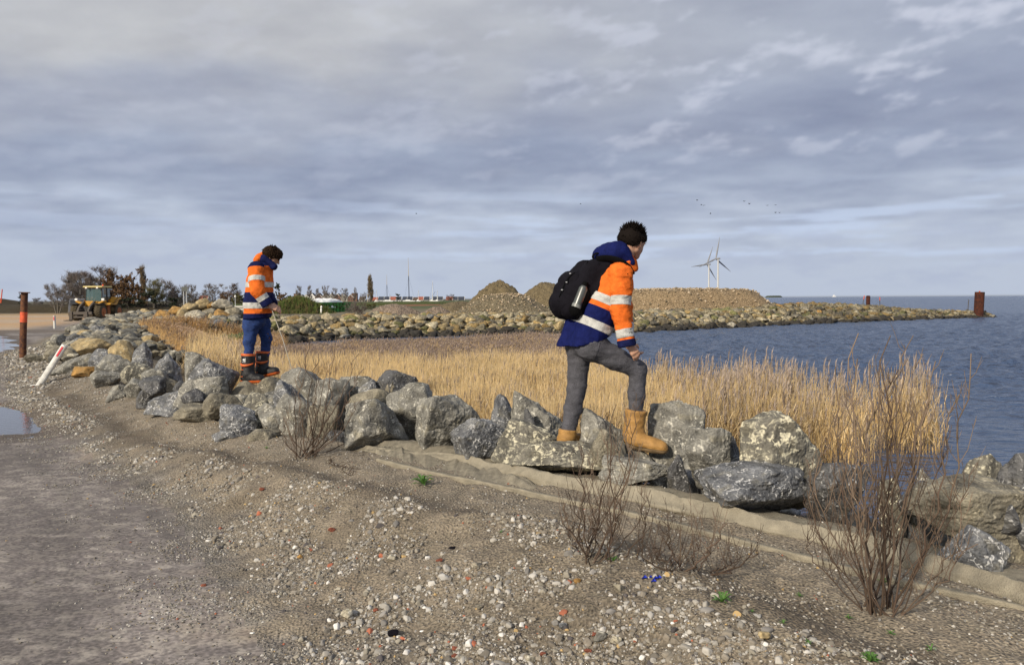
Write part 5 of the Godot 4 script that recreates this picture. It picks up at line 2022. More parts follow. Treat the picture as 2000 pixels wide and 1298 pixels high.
func boot(o: Node3D, top: Vector3, ankle: Vector3, sole: Vector3, heel: Vector3, toe: Vector3, r: float, shaft: String, solemat: String, fold: float) -> Node3D:
	# heel and toe lie on the sole plane
	var f := (toe - heel).normalized()
	var up := (top - ankle).normalized()
	up = (up - f * up.dot(f) * 0.92).normalized()
	var side := f.cross(up).normalized()
	up = side.cross(f).normalized()
	var bones := [[top, ankle, r * 1.02, r * 0.88], [ankle, heel + up * r * 0.75 + f * r * 0.85, r * 0.86, r * 0.74], [heel + up * r * 0.65 + f * r * 0.7, toe + up * r * 0.55 - f * r * 1.4, r * 0.70, r * 0.62],
		[toe + up * r * 0.55 - f * r * 1.4 + side * r * 0.18, toe + up * r * 0.5 - f * r * 0.62 + side * r * 0.14, r * 0.64, r * 0.56], [toe + up * r * 0.55 - f * r * 1.4 - side * r * 0.18, toe + up * r * 0.5 - f * r * 0.62 - side * r * 0.1, r * 0.64, r * 0.56],
		[ankle, toe + up * r * 0.8 - f * r * 2.0, r * 0.7, r * 0.5]]
	var m := body_mesh(bones, 0.0075, 0.012, [[heel, -up], [top, (top - ankle).normalized()]], fold, 14.0, Vector3(0.5, 1.6, 0.5))
	var hs := 0.028
	var got := split(m, func(p): return (p - heel).dot(up) - hs - 0.012 * smoothstep(0.09, 0.02, (p - heel).dot(f)), 0.006)
	var b := part(o, "boot", shift(got[1], o.position).mesh(), mats[shaft])
	part(b, "sole", shift(got[0], o.position).mesh(), mats[solemat])
	return b


func hand(o: MB, wrist: Vector3, dir: Vector3, palm: Vector3, curl: float, size: float) -> void:
	# dir points along the hand, palm is the way the palm looks, thumb leaves on the side
	dir = dir.normalized()
	palm = (palm - dir * palm.dot(dir)).normalized()
	var side := dir.cross(palm).normalized()
	var bones := []
	for k in 4:
		var u := (k - 1.5) * 0.0195 * size
		bones.append([wrist + side * u * 0.55, wrist + dir * 0.088 * size + side * u, 0.0155 * size, 0.0125 * size])
		var at := wrist + dir * 0.088 * size + side * u
		var d := dir
		var len: float = [0.040, 0.046, 0.043, 0.033][k] * size
		for j in 3:
			d = (d + palm * curl * [0.55, 0.8, 0.7][j]).normalized()
			var to: Vector3 = at + d * len * [1.0, 0.72, 0.55][j]
			bones.append([at, to, (0.0098 - j * 0.0009) * size, (0.0092 - j * 0.0011) * size])
			at = to
	var t0_ := wrist + dir * 0.022 * size + side * 0.026 * size
	var t1 := t0_ + (dir * 0.7 + side * 0.75 + palm * 0.35).normalized() * 0.044 * size
	var t2 := t1 + (dir * 0.9 + side * 0.15 + palm * 0.6).normalized() * 0.033 * size
	bones.append([t0_, t1, 0.0145 * size, 0.0115 * size])
	bones.append([t1, t2, 0.0112 * size, 0.0085 * size])
	var m := body_mesh(bones, 0.0042, 0.0035)
	var f := o.v.size()
	o.v.append_array(m.v)
	o.n.append_array(m.n)
	for q in m.i:
		o.i.append(q + f)


func head(o: MB, c: Vector3, f: Vector3, up: Vector3, neck: Vector3, s: float) -> void:
	# c is the middle of the skull
	var r := f.cross(up).normalized()
	var P := func(a: float, b: float, d: float) -> Vector3: return c + (f * a + up * b + r * d) * s
	var bones := [
		[P.call(-0.035, 0.015, -0.012), P.call(-0.035, 0.015, 0.012), 0.084 * s, 0.084 * s], [P.call(0.02, 0.02, -0.012), P.call(0.02, 0.02, 0.012), 0.076 * s, 0.076 * s],
		[P.call(0.03, -0.045, -0.012), P.call(0.03, -0.045, 0.012), 0.058 * s, 0.058 * s], [P.call(0.045, -0.10, -0.012), P.call(0.045, -0.10, 0.012), 0.028 * s, 0.028 * s],
		[P.call(-0.005, -0.065, -0.046), P.call(0.045, -0.10, -0.016), 0.026 * s, 0.024 * s], [P.call(-0.005, -0.065, 0.046), P.call(0.045, -0.10, 0.016), 0.026 * s, 0.024 * s],
		[P.call(0.093, -0.005, 0), P.call(0.108, -0.045, 0), 0.009 * s, 0.014 * s], [P.call(0.086, 0.02, -0.035), P.call(0.086, 0.02, 0.035), 0.012 * s, 0.012 * s],
		[P.call(-0.012, -0.01, -0.082), P.call(-0.005, -0.045, -0.078), 0.014 * s, 0.009 * s], [P.call(-0.012, -0.01, 0.082), P.call(-0.005, -0.045, 0.078), 0.014 * s, 0.009 * s],
		[P.call(0.082, -0.073, -0.016), P.call(0.082, -0.073, 0.016), 0.010 * s, 0.010 * s],
		[P.call(-0.035, -0.06, 0), neck, 0.056 * s, 0.060 * s],
	]
	var m := body_mesh(bones, 0.0048, 0.006)
	var k0 := o.v.size()
	o.v.append_array(m.v)
	o.n.append_array(m.n)
	for q in m.i:
		o.i.append(q + k0)


func build_person_front() -> void:
	var foot := W(1108, 862, 5.86)
	var o := thing("person", foot, "person with spiky black hair, orange and blue jacket, grey jeans and tan boots, stepping up", "person")
	var f := Vector3(0.866, 0, -0.5)
	var r := Vector3(0.5, 0, 0.866)
	# joints, measured
	var pel := W(1143, 658, 5.80)
	var waist := W(1158, 612, 5.80)
	var chest := W(1187, 556, 5.80)
	var neck := W(1216, 512, 5.80)
	var sR := W(1212, 535, 5.64)
	var sL := W(1194, 534, 5.97)
	var eR := W(1211, 600, 5.62)
	var wR := W(1224, 672, 5.60)
	var eL := W(1216, 602, 5.96)
	var wL := W(1226, 666, 5.92)
	var hipR := W(1156, 676, 5.72)
	var hipL := W(1132, 676, 5.90)
	var kR := W(1246, 722, 5.78)
	var aR := W(1240, 838, 5.80)
	var kL := W(1126, 762, 5.90)
	var aL := W(1110, 842, 5.90)
	var hc := W(1236, 472, 5.83)
	var hf := Vector3(0.72, -0.22, -0.66).normalized()
	var hu := Vector3(0.22, 0.95, -0.18)
	hu = (hu - hf * hu.dot(hf)).normalized()
	# the body under the clothes
	var body := body_mesh([[pel - r * 0.06, waist - r * 0.05, 0.10, 0.09], [pel + r * 0.06, waist + r * 0.05, 0.10, 0.09], [waist - r * 0.05, chest - r * 0.07, 0.09, 0.10], [waist + r * 0.05, chest + r * 0.07, 0.09, 0.10], [chest, neck, 0.09, 0.05], [sL, sR, 0.05, 0.05],
		[sR, eR, 0.05, 0.04], [eR, wR, 0.04, 0.028], [sL, eL, 0.05, 0.04], [eL, wL, 0.04, 0.028], [hipR, kR, 0.07, 0.05], [kR, aR, 0.05, 0.035], [hipL, kL, 0.07, 0.05], [kL, aL, 0.05, 0.035], [neck, hc, 0.05, 0.055]], 0.014, 0.012)
	head(body, hc, hf, hu, neck, 0.98)
	hand(body, W(1229, 672, 5.62), W(1241, 690, 5.62) - W(1229, 672, 5.62), -r + f * 0.4, 0.85, 0.82)
	hand(body, W(1229, 672, 5.90), W(1238, 684, 5.86) - W(1229, 672, 5.90), r, 0.6, 0.85)
	part(o, "body", shift(body, foot).mesh(), mats.skin)
	# eyes
	var hr := hf.cross(hu).normalized()
	for s in [-1.0, 1.0]:
		var e := MB.new()
		e.ball(hc + hf * 0.078 + hr * 0.032 * s - foot, Vector3.ONE * 0.011)
		part(o, "eye", e.mesh(), mats.eye)
	# hair: a cap and upright tufts
	var cap := body_mesh([[hc - hf * 0.035 + hu * 0.018 - hr * 0.012, hc - hf * 0.035 + hu * 0.018 + hr * 0.012, 0.089, 0.089], [hc + hf * 0.03 + hu * 0.036 - hr * 0.01, hc + hf * 0.03 + hu * 0.036 + hr * 0.01, 0.079, 0.079]], 0.007, 0.01, [[hc - hu * 0.035 - hf * 0.02, (-hu + hf * 0.55).normalized()]], 0.006, 60.0)
	var tuft := MB.new()
	var rg := RandomNumberGenerator.new()
	rg.seed = 3
	for k in 2200:
		var y := rg.randf_range(-0.55, 1.0)
		var an := rg.randf() * TAU
		var q := sqrt(1.0 - y * y)
		var n := (hu * y + hf * q * cos(an) + hr * q * sin(an))
		if y < 0.15 and n.dot(hf) > 0.3 + y:
			continue
		var at := hc - hf * 0.022 + hu * 0.018 + n * 0.084
		var len := rg.randf_range(0.022, 0.066) * (0.45 + 0.6 * maxf(y, 0.0)) + maxf(0.0, n.dot(hf)) * 0.016
		var to := at + (n * 0.75 + hu * 0.45 + hf * 0.25 + Vector3(rg.randf_range(-0.35, 0.35), rg.randf_range(-0.2, 0.3), rg.randf_range(-0.35, 0.35))).normalized() * len
		if y < 0.3:
			to = at + (n * 0.35 - hu * 0.5 + Vector3(rg.randf_range(-0.3, 0.3), 0, rg.randf_range(-0.3, 0.3))).normalized() * len * 1.2
		tuft.tube(PackedVector3Array([at - n * 0.012, (at + to) * 0.5 + n * 0.003, to]), PackedFloat32Array([0.0052, 0.0034, 0.0004]), 3, false)
	var hair := part(o, "hair", shift(cap, foot).mesh(), mats.black_hair)
	part(hair, "tufts", shift(tuft, foot).mesh(), mats.black_hair)
	# jacket
	var ax := (chest - pel).normalized()
	var hem := W(1146, 664, 5.8)
	var hn := Vector3(-0.24, 0.96, 0.1).normalized()
	var low := pel - ax * 0.10
	var torso := body_mesh([[low - r * 0.08 + f * 0.002, waist - r * 0.08, 0.137, 0.130], [low + r * 0.08 + f * 0.002, waist + r * 0.08, 0.137, 0.130], [waist - r * 0.08, chest - r * 0.095, 0.130, 0.132], [waist + r * 0.08, chest + r * 0.095, 0.130, 0.132],
		[chest, neck - ax * 0.02, 0.13, 0.075], [sL + (sR - sL) * 0.12, neck - ax * 0.03, 0.082, 0.07], [sR + (sL - sR) * 0.12, neck - ax * 0.03, 0.082, 0.07], [neck - ax * 0.03, neck + f * 0.015 + Vector3(0, 0.035, 0), 0.072, 0.066]], 0.009, 0.018, [[hem, -hn]], 0.012, 9.0, Vector3(1, 0.8, 1))
	var along := func(p: Vector3) -> float: return (p - pel).dot(ax) + 0.07 * smoothstep(0.0, -0.3, (p - pel).dot(f) * 1.0) * 0.0
	panels(o, "jacket", torso, along, [[0.078, "hem_panel", "blue_cloth", 0.0], [0.140, "reflective_band", "reflective", 0.003], [0.238, "waist_panel", "blue_cloth", 0.0], [0.275, "jacket", "orange_cloth", 0.0], [0.338, "reflective_band", "reflective", 0.003], [999.0, "jacket", "orange_cloth", 0.0]])
	# zip edge seen in front
	for q in [[sR, eR, wR, 0.088, 1.0], [sL, eL, wL, 0.085, -1.0]]:
		var a: Vector3 = q[0]
		var e: Vector3 = q[1]
		var w: Vector3 = q[2]
		var cuff := w + (w - e).normalized() * 0.02
		var sl := body_mesh([[a - (a - chest) * 0.12, a, 0.082, q[3]], [a, a.lerp(e, 0.5), q[3], 0.080], [a.lerp(e, 0.5), e, 0.080, 0.074], [e, w, 0.074, 0.056], [w, cuff + (cuff - w) * 2.0, 0.056, 0.055]], 0.0085, 0.014, [[cuff, (w - e).normalized()]], 0.012, 11.0, Vector3(0.6, 1.6, 0.6))
		var L1 := a.distance_to(e)
		var d1 := (e - a) / L1
		var L2 := e.distance_to(w)
		var d2 := (w - e) / L2
		var t := func(p: Vector3) -> float:
			var u := (p - a).dot(d1)
			var v := (p - e).dot(d2)
			return u if v < 0.0 else (L1 + v)
		panels(o, "sleeve", sl, t, [[0.165, "sleeve", "orange_cloth", 0.0], [0.232, "reflective_band", "reflective", 0.003], [0.408, "sleeve", "orange_cloth", 0.0], [0.470, "reflective_band", "reflective", 0.003], [0.488, "sleeve", "orange_cloth", 0.0], [999.0, "cuff", "navy_cloth", 0.0]])
	# hood folded back on the shoulders
	var h0 := W(1201, 492, 5.80)
	var hood := body_mesh([[h0 - r * 0.06 - f * 0.02, h0 + r * 0.06 - f * 0.02, 0.075, 0.075], [W(1182, 497, 5.80) - r * 0.07, W(1182, 497, 5.80) + r * 0.07, 0.058, 0.058], [W(1222, 499, 5.74) - f * 0.01, W(1232, 512, 5.72), 0.045, 0.032], [W(1222, 497, 5.9), W(1232, 509, 5.9), 0.045, 0.03], [h0 + r * 0.06, W(1222, 500, 5.74), 0.06, 0.04]], 0.009, 0.016, [], 0.010, 8.0)
	part(o, "hood", shift(hood, foot).mesh(), mats.blue_cloth)
	var collar := body_mesh([[W(1228, 512, 5.72), W(1238, 524, 5.74), 0.035, 0.028], [W(1236, 512, 5.80), W(1240, 524, 5.82), 0.035, 0.028]], 0.008, 0.012)
	part(o, "collar", shift(collar, foot).mesh(), mats.orange_cloth)
	# trousers
	var tr := body_mesh([[pel - r * 0.075, hipL, 0.118, 0.105], [pel + r * 0.075 - f * 0.015, hipR, 0.118, 0.11], [pel - f * 0.015 - r * 0.06 - Vector3(0, 0.03, 0), pel - f * 0.015 + r * 0.06 - Vector3(0, 0.03, 0), 0.108, 0.108], [hipR, hipR.lerp(kR, 0.5), 0.102, 0.084], [hipR.lerp(kR, 0.5), kR, 0.084, 0.067], [kR, kR.lerp(aR, 0.4), 0.066, 0.062], [kR.lerp(aR, 0.4), aR, 0.062, 0.055],
		[hipL, kL, 0.097, 0.070], [kL, kL.lerp(aL, 0.45), 0.069, 0.065], [kL.lerp(aL, 0.45), aL + (aL - kL) * 0.02, 0.065, 0.058]], 0.009, 0.014, [[hem + hn * 0.015, hn]], 0.009, 9.5, Vector3(0.6, 1.5, 0.6),
		func(p: Vector3, d: float) -> float:
			if p.y < aR.y + 0.125 and p.x > foot.x + 0.26:
				return maxf(d, aR.y + 0.125 - p.y)
			if p.y < aL.y + 0.005 and p.x < foot.x + 0.26:
				return maxf(d, aL.y + 0.005 - p.y)
			return d)
	# back pocket, a patch standing proud
	var pc := W(1152, 678, 5.62)
	var got := split(tr, func(p: Vector3) -> float:
		var q := p - pc
		var u := q.dot(Vector3(0.94, -0.33, 0).normalized())
		var v := q.dot(Vector3(0.33, 0.94, 0).normalized())
		return maxf(maxf(absf(u) - 0.062, absf(v + 0.01) - 0.072), -(q.dot(r) + 0.10)), 0.004)
	var trousers := part(o, "trousers", shift(got[1], foot).mesh(), mats.grey_jeans)
	part(trousers, "pocket", shift(got[0], foot).mesh(), mats.grey_jeans)
	# boots
	var b := boot(o, W(1243, 800, 5.79), W(1237, 848, 5.80), Vector3.ZERO, W(1221, 872, 5.80), W(1303, 886, 5.72), 0.082, "boot_yellow", "boot_sole", 0.006)
	b = boot(o, W(1109, 838, 5.90), W(1108, 852, 5.90), Vector3.ZERO, W(1091, 872, 5.88), W(1152, 868, 6.06), 0.068, "boot_yellow", "boot_sole", 0.004)
	# pen in the hand
	var note := MB.new()
	note.cyl(W(1234, 668, 5.70), W(1247, 661, 5.66), 0.006, 0.004, 8)
	solo("pen", foot, shift(note, foot).mesh(), mats.lamp_white, "white pen in the hand of the person with the backpack", "pen")
	# backpack
	var bp := W(1135, 570, 5.80)
	var pack := thing("backpack", bp, "black hiking backpack worn by the person in the blue hood", "backpack")
	var bones := []
	for s in [-1.0, 1.0]:
		var z: Vector3 = r * 0.062 * s
		bones.append([W(1176, 524, 5.80) + z, W(1164, 566, 5.80) + z, 0.078, 0.10])
		bones.append([W(1164, 566, 5.80) + z, W(1142, 606, 5.80) + z, 0.10, 0.085])
		bones.append([W(1150, 528, 5.80) + z, W(1120, 575, 5.80) + z, 0.082, 0.115])
		bones.append([W(1120, 575, 5.80) + z, W(1112, 594, 5.80) + z, 0.115, 0.112])
		bones.append([W(1112, 596, 5.80) + z, W(1140, 606, 5.80) + z, 0.10, 0.085])
	var bag := body_mesh(bones, 0.0085, 0.014, [], 0.008, 8.0)
	var bm := part(pack, "main_bag", shift(bag, bp).mesh(), mats.black_cloth)
	var fp := body_mesh([[W(1120, 552, 5.80) - r * 0.05, W(1120, 552, 5.80) + r * 0.05, 0.09, 0.09], [W(1104, 592, 5.80) - r * 0.05, W(1104, 592, 5.80) + r * 0.05, 0.102, 0.102]], 0.0085, 0.02, [], 0.008, 9.0)
	part(pack, "front_pocket", shift(fp, bp).mesh(), mats.black_cloth)
	var sp := body_mesh([[W(1141, 572, 5.66), W(1126, 604, 5.66), 0.05, 0.058]], 0.0075, 0.01, [], 0.004, 12.0)
	part(pack, "side_pocket", shift(sp, bp).mesh(), mats.black_webbing)
	for q in [
			[[W(1166, 506, 5.70), W(1185, 504, 5.66), W(1207, 508, 5.61), W(1226, 520, 5.60), W(1235, 536, 5.62)], 0.024, "shoulder_strap"],
			[[W(1160, 505, 5.92), W(1176, 500, 5.95), W(1200, 503, 5.99), W(1218, 515, 6.0)], 0.024, "shoulder_strap"],
			[[W(1150, 612, 5.66), W(1166, 601, 5.625), W(1181, 590, 5.62), W(1196, 580, 5.63)], 0.012, "lower_strap"],
			[[W(1164, 512, 5.78), W(1158, 500, 5.78), W(1168, 494, 5.78), W(1178, 503, 5.78)], 0.010, "handle"],
			[[W(1148, 510, 5.71), W(1140, 540, 5.67), W(1128, 556, 5.665)], 0.0045, "cord"], [[W(1156, 512, 5.7), W(1150, 540, 5.66), W(1140, 562, 5.66)], 0.0045, "cord"],
			[[W(1112, 538, 5.72), W(1104, 552, 5.70), W(1098, 566, 5.70), W(1092, 580, 5.70)], 0.004, "cord"], [[W(1122, 532, 5.70), W(1108, 546, 5.69), W(1112, 560, 5.68)], 0.004, "cord"]]:
		var m := MB.new()
		var path := smooth_path(q[0], 18)
		var rad := PackedFloat32Array()
		rad.resize(path.size())
		rad.fill(q[1])
		m.tube(path, rad, 8, true, 0.35 if q[1] > 0.008 else 1.0, Vector3(0.3, 0.9, 0.5))
		part(pack, q[2], shift(m, bp).mesh(), mats.black_webbing)
	for q in [[1114, 534], [1107, 551], [1098, 566]]:
		var m := MB.new()
		m.ball(W(q[0], q[1], 5.69), Vector3(0.009, 0.005, 0.009))
		part(pack, "toggle", shift(m, bp).mesh(), mats.pole_grey)
	# bottle in the side pocket
	var b0 := W(1125, 600, 5.615)
	var b1 := W(1141, 560, 5.63)
	var bd := (b1 - b0).normalized()
	var bt := MB.new()
	bt.tube(PackedVector3Array([b0, b0 + bd * 0.01, b0 + bd * 0.15, b0 + bd * 0.168]), PackedFloat32Array([0.030, 0.034, 0.034, 0.022]), 20)
	var bottle := thing("water_bottle", b0, "grey translucent water bottle in the backpack's side pocket", "bottle")
	var bmat := mat("bottle_grey", lin(0.05, 0.058, 0.054), 0.3)
	bmat.clearcoat_enabled = true
	part(bottle, "bottle_body", shift(bt, b0).mesh(), bmat)
	bt = MB.new()
	bt.tube(PackedVector3Array([b0 + bd * 0.164, b0 + bd * 0.20]), PackedFloat32Array([0.022, 0.021]), 16)
	part(bottle, "cap", shift(bt, b0).mesh(), mats.black_webbing)
	bt = MB.new()
	bt.tube(PackedVector3Array([b0 - bd * 0.002, b0 + bd * 0.022]), PackedFloat32Array([0.0355, 0.0355]), 20)
	part(bottle, "base_ring", shift(bt, b0).mesh(), mat("bottle_ring", lin(0.18, 0.19, 0.18), 0.4))


func build_person_back() -> void:
	var D := 9.5
	var foot := W(490, 747, D)
	var o := thing("person", foot, "person in an orange jacket with navy yoke, blue jeans and black rubber boots, looking down", "person")
	var f := Vector3(0.985, 0, -0.17)
	var r := Vector3(0.17, 0, 0.985)
	var pel := W(501, 624, D)
	var waist := W(504, 590, D)
	var chest := W(507, 550, D)
	var neck := W(519, 515, D)
	var sR := W(500, 526, D - 0.17)
	var sL := W(512, 525, D + 0.17)
	var eR := W(502, 566, D - 0.24)
	var wR := W(520, 592, D - 0.20)
	var eL := W(519, 566, D + 0.22)
	var wL := W(530, 592, D + 0.06)
	var hipR := W(491, 632, D - 0.09)
	var hipL := W(511, 632, D + 0.09)
	var kR := W(487, 664, D - 0.10)
	var aR := W(483, 728, D - 0.10)
	var kL := W(520, 660, D + 0.10)
	var aL := W(514, 720, D + 0.10)
	var hc := W(531, 500, D)
	var hf := Vector3(0.86, -0.46, -0.2).normalized()
	var hu := Vector3(0.45, 0.88, -0.05)
	hu = (hu - hf * hu.dot(hf)).normalized()
	var hr := hf.cross(hu).normalized()
	var body := body_mesh([[pel - r * 0.06, waist - r * 0.05, 0.10, 0.09], [pel + r * 0.06, waist + r * 0.05, 0.10, 0.09], [waist - r * 0.05, chest - r * 0.07, 0.09, 0.10], [waist + r * 0.05, chest + r * 0.07, 0.09, 0.10], [chest, neck, 0.09, 0.05], [sL, sR, 0.05, 0.05],
		[sR, eR, 0.05, 0.04], [eR, wR, 0.04, 0.028], [sL, eL, 0.05, 0.04], [eL, wL, 0.04, 0.028], [hipR, kR, 0.07, 0.05], [kR, aR, 0.05, 0.035], [hipL, kL, 0.07, 0.05], [kL, aL, 0.05, 0.035], [neck, hc, 0.05, 0.055]], 0.015, 0.012)
	head(body, hc, hf, hu, neck, 0.98)
	hand(body, W(525, 597, D - 0.19), W(535, 600, D - 0.17) - W(525, 597, D - 0.19), -r * 0.8 - Vector3(0, 0.6, 0), 0.9, 1.0)
	hand(body, W(531, 596, D + 0.05), W(536, 602, D) - W(531, 596, D + 0.05), r, 0.7, 1.0)
	part(o, "body", shift(body, foot).mesh(), mats.skin)
	for s in [-1.0, 1.0]:
		var e := MB.new()
		e.ball(hc + hf * 0.078 + hr * 0.032 * s - foot, Vector3.ONE * 0.011)
		part(o, "eye", e.mesh(), mats.eye)
	var cap := body_mesh([[hc - hf * 0.035 + hu * 0.02 - hr * 0.012, hc - hf * 0.035 + hu * 0.02 + hr * 0.012, 0.097, 0.097], [hc + hf * 0.035 + hu * 0.04 - hr * 0.01, hc + hf * 0.035 + hu * 0.04 + hr * 0.01, 0.082, 0.082]], 0.008, 0.01, [[hc - hu * 0.045 - hf * 0.02, (-hu + hf * 0.5).normalized()]], 0.012, 40.0)
	var tuft := MB.new()
	var rg := RandomNumberGenerator.new()
	rg.seed = 4
	for k in 800:
		var y := rg.randf_range(-0.35, 1.0)
		var an := rg.randf() * TAU
		var q := sqrt(1.0 - y * y)
		var n := (hu * y + hf * q * cos(an) + hr * q * sin(an))
		if y < 0.2 and n.dot(hf) > 0.4:
			continue
		var at := hc - hf * 0.02 + hu * 0.024 + n * 0.09
		var sw := (n * 0.4 + hf * 0.4 - hu * 0.3 + Vector3(rg.randf_range(-0.6, 0.6), rg.randf_range(-0.4, 0.4), rg.randf_range(-0.6, 0.6))).normalized()
		tuft.tube(PackedVector3Array([at - n * 0.014, at + sw * 0.018 + n * 0.006, at + sw * 0.04 - hu * 0.006]), PackedFloat32Array([0.0065, 0.005, 0.001]), 3, false)
	var hair := part(o, "hair", shift(cap, foot).mesh(), mats.brown_hair)
	part(hair, "tufts", shift(tuft, foot).mesh(), mats.brown_hair)
	var gl := MB.new()
	for s in [-1.0, 1.0]:
		gl.box(Transform3D(Basis(hr, hu, -hf), hc + hf * 0.096 + hr * 0.034 * s), Vector3(0.045, 0.03, 0.004))
		gl.box(Transform3D(Basis(hr, hu, -hf), hc + hf * 0.045 + hr * 0.078 * s + hu * 0.006), Vector3(0.004, 0.006, 0.10))
	part(o, "glasses", shift(gl, foot).mesh(), mats.black_webbing)
	# jacket
	var hem := W(500, 622, D)
	var torso := body_mesh([[pel - r * 0.09 - Vector3(0, 0.06, 0), waist - r * 0.09, 0.155, 0.152], [pel + r * 0.09 - Vector3(0, 0.06, 0), waist + r * 0.09, 0.155, 0.152], [waist - r * 0.09, chest - r * 0.10, 0.152, 0.150], [waist + r * 0.09, chest + r * 0.10, 0.152, 0.150],
		[chest + f * 0.02, neck - Vector3(0, 0.04, 0), 0.14, 0.085], [sL.lerp(sR, 0.15), neck - Vector3(0, 0.04, 0), 0.088, 0.075], [sR.lerp(sL, 0.15), neck - Vector3(0, 0.04, 0), 0.088, 0.075]], 0.011, 0.018, [[hem, Vector3(0.05, -1, 0)]], 0.014, 7.5)
	panels(o, "jacket", torso, func(p: Vector3) -> float: return p.y - hem.y, [[0.066, "hem_panel", "navy_cloth", 0.0], [0.128, "jacket", "orange_cloth", 0.0], [0.200, "reflective_band", "reflective", 0.003], [0.325, "waist_panel", "navy_cloth", 0.0], [0.385, "jacket", "orange_cloth", 0.0], [0.448, "reflective_band", "reflective", 0.003], [0.648, "jacket", "orange_cloth", 0.0], [999.0, "yoke", "navy_cloth", 0.0]])
	for q in [[sR, eR, wR, 0.092], [sL, eL, wL, 0.088]]:
		var a: Vector3 = q[0]
		var e: Vector3 = q[1]
		var w: Vector3 = q[2]
		var cuff := w + (w - e).normalized() * 0.03
		var sl := body_mesh([[a - (a - chest) * 0.15, a, 0.085, q[3]], [a, a.lerp(e, 0.5), q[3], 0.088], [a.lerp(e, 0.5), e, 0.088, 0.082], [e, w, 0.082, 0.064], [w, cuff + (cuff - w) * 2.0, 0.064, 0.062]], 0.010, 0.014, [[cuff, (w - e).normalized()]], 0.009, 9.0, Vector3(0.9, 1.2, 0.9))
		var L1 := a.distance_to(e)
		var d1 := (e - a) / L1
		var d2 := (w - e).normalized()
		var t := func(p: Vector3) -> float:
			var u := (p - a).dot(d1)
			var v := (p - e).dot(d2)
			return u if v < 0.0 else (L1 + v)
		panels(o, "sleeve", sl, t, [[-0.01, "shoulder_panel", "navy_cloth", 0.0], [0.105, "sleeve", "orange_cloth", 0.0], [0.165, "reflective_band", "reflective", 0.003], [0.345, "sleeve", "orange_cloth", 0.0], [0.405, "reflective_band", "reflective", 0.003], [999.0, "cuff", "navy_cloth", 0.0]])
	var collar := body_mesh([[W(517, 504, D - 0.07), W(535, 520, D - 0.06), 0.045, 0.036], [W(517, 504, D + 0.07), W(535, 520, D + 0.06), 0.045, 0.036], [W(514, 506, D - 0.05), W(514, 506, D + 0.05), 0.055, 0.055], [W(534, 521, D - 0.05), W(534, 521, D + 0.05), 0.035, 0.035]], 0.010, 0.014, [], 0.006, 10.0)
	part(o, "collar", shift(collar, foot).mesh(), mats.navy_cloth)
	var hood := body_mesh([[W(508, 503, D) - r * 0.06, W(508, 503, D) + r * 0.06, 0.048, 0.048], [W(503, 509, D) - r * 0.08, W(503, 509, D) + r * 0.08, 0.045, 0.045], [W(513, 498, D) - r * 0.04, W(513, 498, D) + r * 0.04, 0.035, 0.035]], 0.010, 0.014, [], 0.010, 9.0)
	part(o, "hood", shift(hood, foot).mesh(), mats.orange_cloth)
	var tr := body_mesh([[pel - r * 0.08, hipL, 0.12, 0.11], [pel + r * 0.08, hipR, 0.12, 0.11], [hipR, kR, 0.094, 0.068], [kR, aR, 0.067, 0.050], [hipL, kL, 0.093, 0.067], [kL, aL, 0.066, 0.050]], 0.011, 0.015, [], 0.013, 9.0, Vector3(0.8, 1.3, 0.8))
	part(o, "trousers", shift(tr, foot).mesh(), mats.blue_jeans)
	# rubber boots with orange trim
	for q in [[W(485, 691, D - 0.10), W(484, 730, D - 0.10), W(472, 748, D - 0.08), W(516, 746, D - 0.16), 0.084], [W(513, 686, D + 0.10), W(511, 722, D + 0.10), W(504, 739, D + 0.10), W(546, 729, D + 0.07), 0.082]]:
		var top: Vector3 = q[0]
		var ank: Vector3 = q[1]
		var rad: float = q[4]
		var b := boot(o, top, ank, Vector3.ZERO, q[2], q[3], rad, "boot_black", "boot_orange", 0.003)
		var up := (top - ank).normalized()
		var m := MB.new()
		m.tube(PackedVector3Array([top - up * 0.022, top + up * 0.004]), PackedFloat32Array([rad * 1.05, rad * 1.06]), 24)
		part(b, "top_ring", shift(m, foot).mesh(), mats.boot_orange)
		# stripe down the heel
		m = MB.new()
		var back: Vector3 = -(q[3] - q[2]).normalized()
		back = (back - up * back.dot(up)).normalized()
		m.tube(PackedVector3Array([top + back * rad * 0.97 - up * 0.01, top.lerp(ank, 0.5) + back * rad * 0.93, ank + back * rad * 0.86, q[2] + up * 0.05 + back * 0.004]), PackedFloat32Array([0.014, 0.015, 0.017, 0.020]), 8, true, 1.0)
		part(b, "heel_stripe", shift(m, foot).mesh(), mats.boot_orange)
		# sagging band and the loop over the ankle
		var rt := up.cross(back).normalized() * (1.0 if up.cross(back).dot(r) > 0.0 else -1.0)
		var pts := []
		for k in 9:
			var an := lerpf(-1.35, 1.35, k / 8.0)
			pts.append(top - up * (0.105 + 0.035 * cos(an)) + (rt * cos(an) - back * sin(an)) * rad * 0.985)
		var path := smooth_path(pts, 20)
		var rr := PackedFloat32Array()
		rr.resize(path.size())
		for k in rr.size():
			rr[k] = 0.005 + 0.012 * sin(PI * k / (rr.size() - 1.0))
		m = MB.new()
		m.tube(path, rr, 8)
		part(b, "band", shift(m, foot).mesh(), mats.boot_orange)
		pts = []
		for k in 9:
			var an := lerpf(-1.5, 1.5, k / 8.0)
			pts.append(ank + up * (0.045 * sin(an) + 0.012) + (rt * 0.99 * rad * 0.9 - back * rad * (0.75 * cos(an) - 0.62)))
		path = smooth_path(pts, 18)
		rr = PackedFloat32Array()
		rr.resize(path.size())
		rr.fill(0.0045)
		m = MB.new()
		m.tube(path, rr, 6)
		part(b, "ankle_loop", shift(m, foot).mesh(), mats.boot_orange)
		# emblem: an arrowhead and two arcs over a short line of print
		m = MB.new()
